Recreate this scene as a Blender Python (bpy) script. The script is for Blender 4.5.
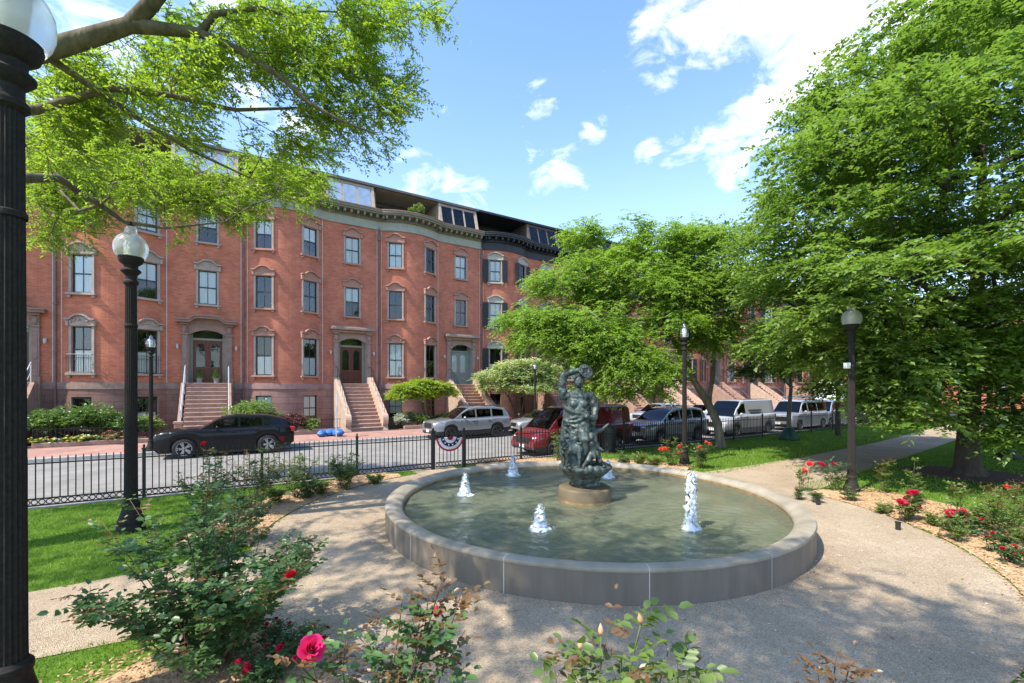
import bpy, math, random
import numpy as np
from mathutils import Vector, Matrix
PI = math.pi
R = math.radians
sc = bpy.context.scene
COL = sc.collection
for o in list(bpy.data.objects):
    bpy.data.objects.remove(o)

# ------------------------------------------------------------------ camera, sky, sun, exposure
F_PX, HOR, CAM_H = 450.0, 388.0, 2.6
cam_d = bpy.data.cameras.new("camera")
cam = bpy.data.objects.new("camera", cam_d)
COL.objects.link(cam)
cam.location = (0, 0, CAM_H)
cam.rotation_euler = (R(90), 0, 0)
cam_d.sensor_width = 36
cam_d.lens = 36 * F_PX / 1024
cam_d.shift_y = (HOR - 341.5) / 1024
cam_d.clip_start = 0.05
cam_d.clip_end = 6000
sc.camera = cam

SUN_AZ = R(219.0)          # direction towards the sun, anticlockwise from +X
SUN_EL = R(53.0)
SUN = Vector((math.cos(SUN_AZ) * math.cos(SUN_EL), math.sin(SUN_AZ) * math.cos(SUN_EL), math.sin(SUN_EL)))
sun_d = bpy.data.lights.new("sun", 'SUN')
sun_d.energy = 3.35
sun_d.angle = R(0.55)
sun_d.color = (1.0, 0.93, 0.80)
sun = bpy.data.objects.new("sun", sun_d)
COL.objects.link(sun)
sun.rotation_euler = SUN.to_track_quat('Z', 'Y').to_euler()
sun.location = (0, 0, 60)

world = bpy.data.worlds.new("World")
sc.world = world
world.use_nodes = True
wn, wl = world.node_tree.nodes, world.node_tree.links
wn.clear()


def wnode(t, **kw):
    n = wn.new(t)
    for k, v in kw.items():
        setattr(n, k, v)
    return n


w_out = wnode('ShaderNodeOutputWorld')
w_bg = wnode('ShaderNodeBackground')
w_bg.inputs['Strength'].default_value = 0.15
sky = wnode('ShaderNodeTexSky')
sky.sky_type = 'NISHITA'
sky.sun_disc = False
sky.sun_elevation = SUN_EL
sky.sun_rotation = math.atan2(SUN.x, SUN.y)
sky.altitude = 20
sky.air_density = 1.1
sky.dust_density = 0.6
sky.ozone_density = 2.2
# clouds live in the sky itself: noise over direction, gathered round a few cloud banks
w_tc = wnode('ShaderNodeTexCoord')
w_sep = wnode('ShaderNodeSeparateXYZ')
wl.new(w_tc.outputs['Generated'], w_sep.inputs[0])


def wmath(op, a, b=None, clamp=False):
    n = wnode('ShaderNodeMath', operation=op, use_clamp=clamp)
    for i, v in enumerate((a, b)):
        if v is None:
            continue
        if isinstance(v, (int, float)):
            n.inputs[i].default_value = v
        else:
            wl.new(v, n.inputs[i])
    return n.outputs[0]


def sky_dir(px, py):
    return Vector(((px - 512) / F_PX, 1.0, (HOR - py) / F_PX)).normalized()


w_map = wnode('ShaderNodeMapping')
w_map.inputs['Scale'].default_value = (1.0, 1.0, 1.9)
wl.new(w_tc.outputs['Generated'], w_map.inputs[0])
w_noise = wnode('ShaderNodeTexNoise')
w_noise.inputs['Scale'].default_value = 11.0
w_noise.inputs['Detail'].default_value = 9.0
w_noise.inputs['Roughness'].default_value = 0.62
w_noise.inputs['Distortion'].default_value = 0.5
wl.new(w_map.outputs[0], w_noise.inputs['Vector'])
cloud_banks = [  # centre direction, angular size, weight
    (850, 15, 0.16, 1.25), (700, 5, 0.12, 1.0), (760, 25, 0.10, 1.0), (780, 95, 0.085, 1.0), (725, 158, 0.05, 1.05), (597, 131, 0.036, 0.98), (650, 146, 0.03, 0.8),
    (540, 103, 0.042, 0.92), (560, 172, 0.075, 0.78), (672, 74, 0.03, 1.0), (420, 185, 0.06, 0.85), (450, 28, 0.045, 0.72),
    (240, 30, 0.14, 0.95), (120, 70, 0.14, 0.85), (280, 120, 0.08, 0.9), (690, 150, 0.06, 0.8), (455, 212, 0.13, 0.72)]
acc = None
for px, py, size, wgt in cloud_banks:
    d = sky_dir(px, py)
    n = wnode('ShaderNodeVectorMath', operation='DISTANCE')
    wl.new(w_tc.outputs['Generated'], n.inputs[0])
    n.inputs[1].default_value = d
    v = wmath('DIVIDE', n.outputs['Value'], size)
    v = wmath('MULTIPLY', v, v)
    v = wmath('POWER', 2.0, wmath('MULTIPLY', v, -1.0))
    v = wmath('MULTIPLY', v, wgt)
    acc = v if acc is None else wmath('MAXIMUM', acc, v)
# clouds elsewhere in the dome too, thin and scattered
w_big = wnode('ShaderNodeTexNoise')
w_big.inputs['Scale'].default_value = 1.7
w_big.inputs['Detail'].default_value = 3.0
wl.new(w_tc.outputs['Generated'], w_big.inputs['Vector'])
behind = wmath('MULTIPLY', wmath('SUBTRACT', 0.35, w_sep.outputs['Y']), 2.0, True)
acc = wmath('MAXIMUM', acc, wmath('MULTIPLY', behind, wmath('MULTIPLY', w_big.outputs[0], 1.0)))
dens = wmath('ADD', wmath('MULTIPLY', acc, 0.40), wmath('SUBTRACT', w_noise.outputs[0], 0.74))
cl = wmath('POWER', wmath('MULTIPLY', dens, 3.4, True), 1.25)
# a thin veil towards the horizon
veil = wmath('MULTIPLY', wmath('POWER', wmath('SUBTRACT', 1.0, wmath('MAXIMUM', w_sep.outputs['Z'], 0.0), True), 4.0), 0.6, True)
w_mixv = wnode('ShaderNodeMixRGB')
wl.new(veil, w_mixv.inputs['Fac'])
w_tint = wnode('ShaderNodeMixRGB', blend_type='MULTIPLY')
w_tint.inputs['Fac'].default_value = 1.0
w_tint.inputs['Color2'].default_value = (0.83, 0.95, 1.11, 1)
wl.new(sky.outputs[0], w_tint.inputs['Color1'])
wl.new(w_tint.outputs[0], w_mixv.inputs['Color1'])
w_mixv.inputs['Color2'].default_value = (4.6, 5.0, 5.6, 1)
w_mix = wnode('ShaderNodeMixRGB')
wl.new(cl, w_mix.inputs['Fac'])
wl.new(w_mixv.outputs[0], w_mix.inputs['Color1'])
w_mix.inputs['Color2'].default_value = (5.7, 5.7, 5.8, 1)
wl.new(w_mix.outputs[0], w_bg.inputs['Color'])
wl.new(w_bg.outputs[0], w_out.inputs['Surface'])

sc.view_settings.view_transform = 'Standard'
sc.view_settings.look = 'None'
sc.view_settings.gamma = 1.0
sc.view_settings.exposure = 1.32
sc.view_settings.use_curve_mapping = False
sc.render.engine = 'CYCLES'
sc.cycles.max_bounces = 8
sc.cycles.diffuse_bounces = 5
sc.cycles.glossy_bounces = 3
sc.cycles.transmission_bounces = 4
sc.cycles.transparent_max_bounces = 12
sc.cycles.use_denoising = True

# ------------------------------------------------------------------ places
TH = R(57.5)                 # the terrace runs this far to the right of the view
SN, CS = math.sin(TH), math.cos(TH)
ST_ROT = PI / 2 - TH         # rotation that lays local x along the street, local y away from the park


def st(s, n, z=0.0):
    return Vector((s * SN - n * CS, s * CS + n * SN, z))


def gp(px, py, z=0.0):
    """Ground point under a place seen from the camera."""
    Y = F_PX * (CAM_H - z) / (py - HOR)
    return Vector(((px - 512) / F_PX * Y, Y, z))


def stn(px, n, z=0.0):
    t = (px - 512) / F_PX
    Y = n / (SN - CS * t)
    return Vector((t * Y, Y, z))


FC = Vector((1.51, 9.33, 0))   # fountain centre
ROAD_Z, WALK_Z = -0.25, -0.12


# ------------------------------------------------------------------ materials
MATS = {}


def new_mat(name):
    m = bpy.data.materials.new(name)
    m.use_nodes = True
    nt = m.node_tree
    return m, nt.nodes, nt.links, nt.nodes['Principled BSDF']


def M(name, col, rough=0.7, metal=0.0, var=0.15, scale=3.0, bump=0.0, bscale=30.0, spec=0.4, coat=0.0, col2=None, detail=6, coords='Object', stretch=(1, 1, 1)):
    if name in MATS:
        return MATS[name]
    m, N, L, b = new_mat(name)
    b.inputs['Roughness'].default_value = rough
    b.inputs['Metallic'].default_value = metal
    b.inputs['Specular IOR Level'].default_value = spec
    b.inputs['Coat Weight'].default_value = coat
    b.inputs['Coat Roughness'].default_value = 0.06
    tc = N.new('ShaderNodeTexCoord')
    mp = N.new('ShaderNodeMapping')
    mp.inputs['Scale'].default_value = stretch
    L.new(tc.outputs[coords], mp.inputs[0])
    if var > 0 or col2:
        nz = N.new('ShaderNodeTexNoise')
        nz.inputs['Scale'].default_value = scale
        nz.inputs['Detail'].default_value = detail
        nz.inputs['Roughness'].default_value = 0.6
        L.new(mp.outputs[0], nz.inputs['Vector'])
        rp = N.new('ShaderNodeValToRGB')
        c2 = col2 or tuple(min(1, c * (1 + var)) for c in col)
        c1 = col if col2 else tuple(c * (1 - var) for c in col)
        rp.color_ramp.elements[0].position = 0.33
        rp.color_ramp.elements[1].position = 0.67
        rp.color_ramp.elements[0].color = (*c1, 1)
        rp.color_ramp.elements[1].color = (*c2, 1)
        L.new(nz.outputs[0], rp.inputs[0])
        L.new(rp.outputs[0], b.inputs['Base Color'])
    else:
        b.inputs['Base Color'].default_value = (*col, 1)
    if bump > 0:
        nb = N.new('ShaderNodeTexNoise')
        nb.inputs['Scale'].default_value = bscale
        nb.inputs['Detail'].default_value = 4
        L.new(mp.outputs[0], nb.inputs['Vector'])
        bp = N.new('ShaderNodeBump')
        bp.inputs['Strength'].default_value = bump
        bp.inputs['Distance'].default_value = 0.02
        L.new(nb.outputs[0], bp.inputs['Height'])
        L.new(bp.outputs[0], b.inputs['Normal'])
    MATS[name] = m
    return m


def brick_mat(name, c1, c2, mortar, bw=0.21, rh=0.07, ms=0.006, coords='UV', rot=0.0, bump=0.3, rough=0.85):
    if name in MATS:
        return MATS[name]
    m, N, L, b = new_mat(name)
    b.inputs['Roughness'].default_value = rough
    b.inputs['Specular IOR Level'].default_value = 0.2
    tc = N.new('ShaderNodeTexCoord')
    mp = N.new('ShaderNodeMapping')
    mp.inputs['Rotation'].default_value = (0, 0, rot)
    L.new(tc.outputs[coords], mp.inputs[0])
    br = N.new('ShaderNodeTexBrick')
    br.inputs['Scale'].default_value = 1.0
    br.inputs['Brick Width'].default_value = bw
    br.inputs['Row Height'].default_value = rh
    br.inputs['Mortar Size'].default_value = ms
    br.inputs['Mortar Smooth'].default_value = 0.3
    br.inputs['Color1'].default_value = (*c1, 1)
    br.inputs['Color2'].default_value = (*c2, 1)
    br.inputs['Mortar'].default_value = (*mortar, 1)
    L.new(mp.outputs[0], br.inputs['Vector'])
    nz = N.new('ShaderNodeTexNoise')
    nz.inputs['Scale'].default_value = 0.9
    nz.inputs['Detail'].default_value = 8
    nz.inputs['Roughness'].default_value = 0.65
    L.new(tc.outputs['Object'], nz.inputs['Vector'])
    rp = N.new('ShaderNodeValToRGB')
    rp.color_ramp.elements[0].position = 0.3
    rp.color_ramp.elements[1].position = 0.7
    rp.color_ramp.elements[0].color = (0.70, 0.68, 0.68, 1)
    rp.color_ramp.elements[1].color = (1.12, 1.1, 1.08, 1)
    L.new(nz.outputs[0], rp.inputs[0])
    mx = N.new('ShaderNodeMixRGB')
    mx.blend_type = 'MULTIPLY'
    mx.inputs['Fac'].default_value = 1.0
    L.new(br.outputs['Color'], mx.inputs['Color1'])
    L.new(rp.outputs[0], mx.inputs['Color2'])
    L.new(mx.outputs[0], b.inputs['Base Color'])
    bp = N.new('ShaderNodeBump')
    bp.inputs['Strength'].default_value = bump
    bp.inputs['Distance'].default_value = 0.008
    bp.invert = True
    L.new(br.outputs['Fac'], bp.inputs['Height'])
    L.new(bp.outputs[0], b.inputs['Normal'])
    MATS[name] = m
    return m


def leaf_mat(name, c1, c2, trans=0.35, gloss=0.06, rough=0.45, tmul=1.7):
    if name in MATS:
        return MATS[name]
    m, N, L, b = new_mat(name)
    N.remove(b)
    out = N['Material Output']
    ge = N.new('ShaderNodeNewGeometry')
    rp = N.new('ShaderNodeValToRGB')
    rp.color_ramp.elements[0].color = (*c1, 1)
    rp.color_ramp.elements[1].color = (*c2, 1)
    tc = N.new('ShaderNodeTexCoord')
    nz = N.new('ShaderNodeTexNoise')
    nz.inputs['Scale'].default_value = 0.8
    nz.inputs['Detail'].default_value = 3
    L.new(tc.outputs['Object'], nz.inputs['Vector'])
    mr = N.new('ShaderNodeMapRange')
    mr.inputs['From Min'].default_value = 0.32
    mr.inputs['From Max'].default_value = 0.68
    L.new(nz.outputs[0], mr.inputs['Value'])
    av = N.new('ShaderNodeMix')
    av.inputs[0].default_value = 0.42
    L.new(ge.outputs['Random Per Island'], av.inputs[2])
    L.new(mr.outputs[0], av.inputs[3])
    L.new(av.outputs[0], rp.inputs[0])
    df = N.new('ShaderNodeBsdfDiffuse')
    tr = N.new('ShaderNodeBsdfTranslucent')
    gl = N.new('ShaderNodeBsdfGlossy')
    gl.inputs['Roughness'].default_value = rough
    gl.inputs['Color'].default_value = (1, 1, 1, 1)
    tm = N.new('ShaderNodeMixRGB')
    tm.blend_type = 'MULTIPLY'
    tm.inputs['Fac'].default_value = 1
    tm.inputs['Color2'].default_value = (1.12 * tmul, 1.15 * tmul, 0.72 * tmul, 1)
    L.new(rp.outputs[0], df.inputs[0])
    L.new(rp.outputs[0], tm.inputs['Color1'])
    L.new(tm.outputs[0], tr.inputs[0])
    m1 = N.new('ShaderNodeMixShader')
    m1.inputs[0].default_value = trans
    L.new(df.outputs[0], m1.inputs[1])
    L.new(tr.outputs[0], m1.inputs[2])
    m2 = N.new('ShaderNodeMixShader')
    m2.inputs[0].default_value = gloss
    L.new(m1.outputs[0], m2.inputs[1])
    L.new(gl.outputs[0], m2.inputs[2])
    L.new(m2.outputs[0], out.inputs[0])
    MATS[name] = m
    return m


def glass_mat(name, tint=(0.75, 0.8, 0.8), rough=0.02, boost=0.10, bump=0.0, refl=1.0):
    """Window glass: mirror-like by angle, otherwise clear."""
    if name in MATS:
        return MATS[name]
    m, N, L, b = new_mat(name)
    N.remove(b)
    out = N['Material Output']
    tr = N.new('ShaderNodeBsdfTransparent')
    tr.inputs[0].default_value = (*tint, 1)
    gl = N.new('ShaderNodeBsdfGlossy')
    gl.inputs['Roughness'].default_value = rough
    gl.inputs['Color'].default_value = (refl, refl, refl, 1)
    fr = N.new('ShaderNodeFresnel')
    fr.inputs['IOR'].default_value = 1.5
    ad = N.new('ShaderNodeMath')
    ad.operation = 'ADD'
    ad.use_clamp = True
    ad.inputs[1].default_value = boost
    L.new(fr.outputs[0], ad.inputs[0])
    mx = N.new('ShaderNodeMixShader')
    L.new(ad.outputs[0], mx.inputs[0])
    L.new(tr.outputs[0], mx.inputs[1])
    L.new(gl.outputs[0], mx.inputs[2])
    L.new(mx.outputs[0], out.inputs[0])
    if bump > 0:
        tc = N.new('ShaderNodeTexCoord')
        nz = N.new('ShaderNodeTexNoise')
        nz.inputs['Scale'].default_value = 1.3
        nz.inputs['Detail'].default_value = 2
        L.new(tc.outputs['Object'], nz.inputs['Vector'])
        bp = N.new('ShaderNodeBump')
        bp.inputs['Strength'].default_value = bump
        bp.inputs['Distance'].default_value = 0.05
        L.new(nz.outputs[0], bp.inputs['Height'])
        L.new(bp.outputs[0], gl.inputs['Normal'])
    MATS[name] = m
    return m


# ------------------------------------------------------------------ mesh helpers
class MB:
    def __init__(self):
        self.v, self.f, self.m, self.uv = [], [], [], {}

    def add(self, verts, faces, mi=0):
        o = len(self.v)
        self.v.extend([tuple(p) for p in verts])
        for f in faces:
            self.f.append(tuple(i + o for i in f))
            self.m.append(mi)
        return self

    def box(self, x0, x1, y0, y1, z0, z1, mi=0, mat=None, bev=0.0):
        if bev > 0:
            b = min(bev, (x1 - x0) * .45, (y1 - y0) * .45, (z1 - z0) * .45)
            pts, idx = [], {}
            for sx in (0, 1):
                for sy in (0, 1):
                    for sz in (0, 1):
                        c = ((x0, x1)[sx], (y0, y1)[sy], (z0, z1)[sz])
                        g = (1 - 2 * sx, 1 - 2 * sy, 1 - 2 * sz)
                        for ax in range(3):
                            p = [c[k] + (g[k] * b if k != ax else 0) for k in range(3)]
                            idx[(sx, sy, sz, ax)] = len(pts)
                            pts.append(p)
            fs = []
            for ax in range(3):
                a1, a2 = (ax + 1) % 3, (ax + 2) % 3
                for s in (0, 1):
                    q = []
                    for p1, p2 in ((0, 0), (1, 0), (1, 1), (0, 1)):
                        k = [0, 0, 0]
                        k[ax], k[a1], k[a2] = s, p1, p2
                        q.append(idx[(*k, ax)])
                    fs.append(q if s else q[::-1])
                for p1 in (0, 1):
                    for p2 in (0, 1):
                        k0, k1 = [0, 0, 0], [0, 0, 0]
                        k0[ax], k1[ax] = 0, 1
                        k0[a1] = k1[a1] = p1
                        k0[a2] = k1[a2] = p2
                        q = [idx[(*k0, a1)], idx[(*k1, a1)], idx[(*k1, a2)], idx[(*k0, a2)]]
                        fs.append(q if (p1 + p2) % 2 == 0 else q[::-1])
            for sx in (0, 1):
                for sy in (0, 1):
                    for sz in (0, 1):
                        q = [idx[(sx, sy, sz, a)] for a in range(3)]
                        fs.append(q if (sx + sy + sz) % 2 else q[::-1])
            v = pts
        else:
            v = [(x0, y0, z0), (x1, y0, z0), (x1, y1, z0), (x0, y1, z0), (x0, y0, z1), (x1, y0, z1), (x1, y1, z1), (x0, y1, z1)]
            fs = [(0, 3, 2, 1), (4, 5, 6, 7), (0, 1, 5, 4), (1, 2, 6, 5), (2, 3, 7, 6), (3, 0, 4, 7)]
        if mat is not None:
            v = [mat @ Vector(p) for p in v]
        return self.add(v, fs, mi)

    def tube(self, pts, r, seg=8, mi=0, caps=True, close=False):
        pts = [Vector(p) for p in pts]
        n = len(pts)
        if not hasattr(r, '__len__'):
            r = [r] * n
        up = None
        vs, fs = [], []
        for i, p in enumerate(pts):
            if close:
                d = pts[(i + 1) % n] - pts[i - 1]
            else:
                d = pts[min(i + 1, n - 1)] - pts[max(i - 1, 0)]
            if d.length < 1e-9:
                d = Vector((0, 0, 1))
            d.normalize()
            if up is None:
                a = Vector((0, 0, 1)) if abs(d.z) < .9 else Vector((1, 0, 0))
                up = d.cross(a).normalized()
            else:
                up = up - d * up.dot(d)
                if up.length < 1e-6:
                    up = d.orthogonal()
                up.normalize()
            w = d.cross(up)
            for k in range(seg):
                a = 2 * PI * k / seg
                vs.append(p + (up * math.cos(a) + w * math.sin(a)) * r[i])
        for i in range(n if close else n - 1):
            j = (i + 1) % n
            for k in range(seg):
                k2 = (k + 1) % seg
                fs.append((i * seg + k, i * seg + k2, j * seg + k2, j * seg + k))
        if caps and not close:
            fs.append(tuple(range(seg - 1, -1, -1)))
            fs.append(tuple((n - 1) * seg + k for k in range(seg)))
        return self.add(vs, fs, mi)

    def lathe(self, prof, seg=24, c=(0, 0, 0), mi=0, a0=0.0, a1=2 * PI, flute=0.0, nfl=0):
        full = abs(a1 - a0 - 2 * PI) < 1e-6
        ns = seg if full else seg + 1
        vs, fs = [], []
        for (r, z) in prof:
            for k in range(ns):
                a = a0 + (a1 - a0) * k / seg
                rr = r
                if flute and k % 2:
                    rr = r * (1 - flute)
                vs.append((c[0] + rr * math.cos(a), c[1] + rr * math.sin(a), c[2] + z))
        for i in range(len(prof) - 1):
            for k in range(seg):
                k2 = (k + 1) % ns
                fs.append((i * ns + k, i * ns + k2, (i + 1) * ns + k2, (i + 1) * ns + k))
        return self.add(vs, fs, mi)

    def prism(self, poly, y0, y1, mi=0, axis='y', mat=None):
        """Extrude a 2-D outline (x, z) from y0 to y1."""
        n = len(poly)
        if axis == 'y':
            v = [(p[0], y0, p[1]) for p in poly] + [(p[0], y1, p[1]) for p in poly]
        elif axis == 'x':
            v = [(y0, p[0], p[1]) for p in poly] + [(y1, p[0], p[1]) for p in poly]
        else:
            v = [(p[0], p[1], y0) for p in poly] + [(p[0], p[1], y1) for p in poly]
        if mat is not None:
            v = [mat @ Vector(p) for p in v]
        fs = [tuple(range(n)), tuple(range(2 * n - 1, n - 1, -1))]
        for i in range(n):
            j = (i + 1) % n
            fs.append((j, i, n + i, n + j))
        return self.add(v, fs, mi)

    def ell(self, c, r, seg=12, rings=8, mi=0, mat=None):
        vs, fs = [], []
        for i in range(rings + 1):
            a = PI * i / rings
            for k in range(seg):
                b = 2 * PI * k / seg
                p = Vector((r[0] * math.sin(a) * math.cos(b), r[1] * math.sin(a) * math.sin(b), r[2] * math.cos(a)))
                if mat is not None:
                    p = mat @ p
                vs.append(p + Vector(c))
        for i in range(rings):
            for k in range(seg):
                k2 = (k + 1) % seg
                fs.append((i * seg + k, (i + 1) * seg + k, (i + 1) * seg + k2, i * seg + k2))
        return self.add(vs, fs, mi)

    def build(self, name, mats, parent=None, loc=None, rotz=0.0, smooth=None):
        me = bpy.data.meshes.new(name)
        used = sorted({i for f in self.f for i in f})
        if len(used) < len(self.v):
            new = {o: n for n, o in enumerate(used)}
            self.v = [self.v[i] for i in used]
            self.f = [tuple(new[i] for i in f) for f in self.f]
        me.from_pydata(self.v, [], self.f)
        if not isinstance(mats, (list, tuple)):
            mats = [mats]
        for m in mats:
            me.materials.append(m)
        if len(mats) > 1:
            me.polygons.foreach_set('material_index', self.m)
        if smooth is not None:
            me.polygons.foreach_set('use_smooth', [True] * len(me.polygons))
            if smooth < 179:
                me.set_sharp_from_angle(angle=R(smooth))
        me.update()
        return link(name, me, parent, loc, rotz)


def link(name, me, parent=None, loc=None, rotz=0.0):
    o = bpy.data.objects.new(name, me)
    COL.objects.link(o)
    if parent is not None:
        o.parent = parent
    if loc is not None:
        o.location = loc
    o.rotation_euler = (0, 0, rotz)
    return o


def thing(name, label, cat, loc=(0, 0, 0), rotz=0.0, group=None):
    o = bpy.data.objects.new(name, None)
    COL.objects.link(o)
    o.empty_display_size = 0.2
    o.location = loc
    o.rotation_euler = (0, 0, rotz)
    return tag(o, label, cat, group)


def tag(o, label, cat, group=None):
    o['label'] = label
    o['category'] = cat
    if group:
        o['group'] = group
    return o


def kind(o, k):
    o['kind'] = k
    return o


CHILD = {}


def kids(o):
    return [c for c in bpy.data.objects if c.parent == o]


def dup(root, loc=None, rotz=None, label=None):
    """Copy a thing with its parts and sub-parts."""
    r = root.copy()
    COL.objects.link(r)
    if loc is not None:
        r.location = loc
    if rotz is not None:
        r.rotation_euler = (0, 0, rotz)
    if label:
        r['label'] = label

    def rec(src, dst):
        for ch in kids(src):
            c = ch.copy()
            COL.objects.link(c)
            c.parent = dst
            rec(ch, c)
    rec(root, r)
    return r


def np_mesh(name, verts, quads, mat, uv=None):
    """verts (n,3), quads (m,k) -> mesh, fast."""
    verts = np.ascontiguousarray(verts, dtype=np.float32)
    quads = np.ascontiguousarray(quads, dtype=np.int32)
    me = bpy.data.meshes.new(name)
    me.vertices.add(len(verts))
    me.vertices.foreach_set('co', verts.ravel())
    k = quads.shape[1]
    me.loops.add(quads.size)
    me.loops.foreach_set('vertex_index', quads.ravel())
    me.polygons.add(len(quads))
    me.polygons.foreach_set('loop_start', np.arange(0, quads.size, k, dtype=np.int32))
    me.polygons.foreach_set('loop_total', np.full(len(quads), k, dtype=np.int32))
    me.materials.append(mat)
    me.update(calc_edges=True)
    return me


def norm(a):
    return a / np.maximum(np.linalg.norm(a, axis=-1, keepdims=True), 1e-9)


def leaf_verts(base, d, nrm, ln, wd, fold=0.15):
    """Leaves as pointed ovals of four triangles' worth of quad: (n,3) base, direction, normal; lengths and widths."""
    side = norm(np.cross(d, nrm))
    up = norm(np.cross(side, d))
    ln = np.asarray(ln)[:, None]
    wd = np.asarray(wd)[:, None]
    p0 = base
    p1 = base + d * ln * 0.45 + side * wd * 0.5 + up * wd * fold
    p2 = base + d * ln - up * ln * 0.10
    p3 = base + d * ln * 0.45 - side * wd * 0.5 + up * wd * fold
    v = np.stack([p0, p1, p2, p3], 1).reshape(-1, 3)
    q = np.arange(len(base) * 4).reshape(-1, 4)
    return v, q


def sprays(rng, cen, outd, n_twig, n_leaf, L, leaf, droop=0.25, fan=1.2, flat=0.35, wid=0.5, tilt=0.0, vjit=0.3):
    """Leaf sprays: at each centre a fan of drooping twigs, leaves along both sides."""
    C = len(cen)
    az0 = np.arctan2(outd[:, 1], outd[:, 0])
    az = az0[:, None] + rng.uniform(-fan, fan, (C, n_twig))
    el = rng.normal(tilt, vjit, (C, n_twig))
    tl = L * rng.uniform(0.5, 1.15, (C, n_twig))
    d = np.stack([np.cos(az) * np.cos(el), np.sin(az) * np.cos(el), np.sin(el)], -1)
    start = cen[:, None, :] + rng.normal(0, L * 0.18, (C, n_twig, 3))
    t = np.linspace(0.12, 1.0, n_leaf)[None, None, :] + rng.uniform(-.03, .03, (C, n_twig, n_leaf))
    pos = start[:, :, None, :] + d[:, :, None, :] * (tl[:, :, None] * t)[..., None]
    pos[..., 2] -= droop * (tl[:, :, None]) * t ** 2
    sgn = np.where(np.arange(n_leaf) % 2 == 0, 1.0, -1.0)[None, None, :, None]
    side = np.stack([-np.sin(az), np.cos(az), np.zeros_like(az)], -1)[:, :, None, :]
    ld = d[:, :, None, :] * 0.65 + side * sgn * 0.75 + rng.normal(0, 0.25, pos.shape)
    ld[..., 2] -= droop * 0.8 * t
    ld = norm(ld)
    nr = norm(np.array([0, 0, 1.0]) + rng.normal(0, flat, pos.shape))
    n = pos.reshape(-1, 3)
    ln = leaf * rng.uniform(0.65, 1.25, len(n))
    v, q = leaf_verts(n, ld.reshape(-1, 3), nr.reshape(-1, 3), ln, ln * wid)
    tips = (start, d, tl)
    return v, q, tips


def lobes_sample(rng, lobes, n, inner=0.45):
    """Points in a union of ellipsoids, gathered towards their outsides."""
    w = np.array([l[6] if len(l) > 6 else l[3] * l[4] + l[5] * l[3] for l in lobes], float)
    pick = rng.choice(len(lobes), n, p=w / w.sum())
    L = np.array([l[:6] for l in lobes], float)[pick]
    d = norm(rng.normal(0, 1, (n, 3)))
    d[:, 2] = np.where(d[:, 2] < -0.35, -d[:, 2] * 0.6, d[:, 2])
    d = norm(d)
    r = inner + (1 - inner) * rng.uniform(0, 1, (n, 1)) ** 0.6
    p = L[:, :3] + d * r * L[:, 3:6]
    return p, norm(p - L[:, :3] * np.array([1, 1, 0]) - np.array([0, 0, 1]) * L[:, 2:3])


def limbs(mb, trunk, r_base, targets, rng, step=0.55, twig_r=0.012, expo=0.5, seg=7, up_bias=0.25, wob=0.10):
    """Trunk plus limbs that grow from it to every target, thicker where more of them meet."""
    nodes = [Vector(p) for p in trunk]
    par = [-1] + list(range(len(trunk) - 1))
    first = max(1, int(len(trunk) * 0.35))
    arr = np.array([list(p) for p in nodes])
    dist = np.zeros(len(nodes))
    order = np.argsort(np.linalg.norm(targets - np.array(trunk[-1]) * 0.6 - np.array(trunk[first]) * 0.4, axis=1))
    tips = []
    for ti in order:
        t = targets[ti]
        dd = np.linalg.norm(arr[first:] - t, axis=1)
        # prefer joining from below and from nearer the trunk
        pen = np.where(arr[first:, 2] > t[2] - 0.1, 0.6 * (arr[first:, 2] - t[2] + 0.1), 0)
        j = first + int(np.argmin(dd + pen + dist[first:] * 0.06))
        a = arr[j].copy()
        L = np.linalg.norm(t - a)
        k = max(1, int(L / step))
        prev = j
        bow = np.array([0, 0, up_bias * L * 0.35])
        newp = []
        for i in range(1, k + 1):
            f = i / k
            p = a + (t - a) * f + bow * math.sin(PI * f) + (rng.normal(0, wob * step, 3) if i < k else 0)
            newp.append(p)
            nodes.append(Vector(p))
            par.append(prev)
            prev = len(nodes) - 1
        arr = np.vstack([arr, np.array(newp)])
        dist = np.concatenate([dist, dist[j] + np.linspace(L / k, L, k)])
        tips.append(prev)
    N = len(nodes)
    load = np.zeros(N)
    for t in tips:
        load[t] += 1
    kidsof = [[] for _ in range(N)]
    for i in range(N - 1, 0, -1):
        load[par[i]] += load[i]
    for i in range(1, N):
        kidsof[par[i]].append(i)
    tot = max(load[0], 1)
    nt = len(trunk)

    def rad(i):
        r = max(twig_r, r_base * 0.95 * (load[i] / tot) ** expo)
        if i < nt:
            r = max(r, r_base * (1.0 - 0.55 * i / max(nt - 1, 1)))
        return r
    stack = [(0, None)]
    while stack:
        i, start = stack.pop()
        chain = ([start] if start is not None else []) + [i]
        cur = i
        while kidsof[cur]:
            ks = sorted(kidsof[cur], key=lambda q: (-(q < nt), -load[q]))
            for q in ks[1:]:
                stack.append((q, cur))
            cur = ks[0]
            chain.append(cur)
        rr = [rad(q) for q in chain]
        if start is not None:
            rr[0] = min(rr[0], rr[1] * 1.25)
        sg = seg if max(rr) > 0.06 else 5 if max(rr) > 0.025 else 4
        mb.tube([nodes[q] for q in chain], rr, seg=sg, caps=False)
    return nodes


def bark(name, col, bump=0.8):
    return M(name, col, rough=0.95, var=0.35, scale=4.0, bump=bump, bscale=9.0, spec=0.1, stretch=(2.2, 2.2, 0.45))

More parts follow.
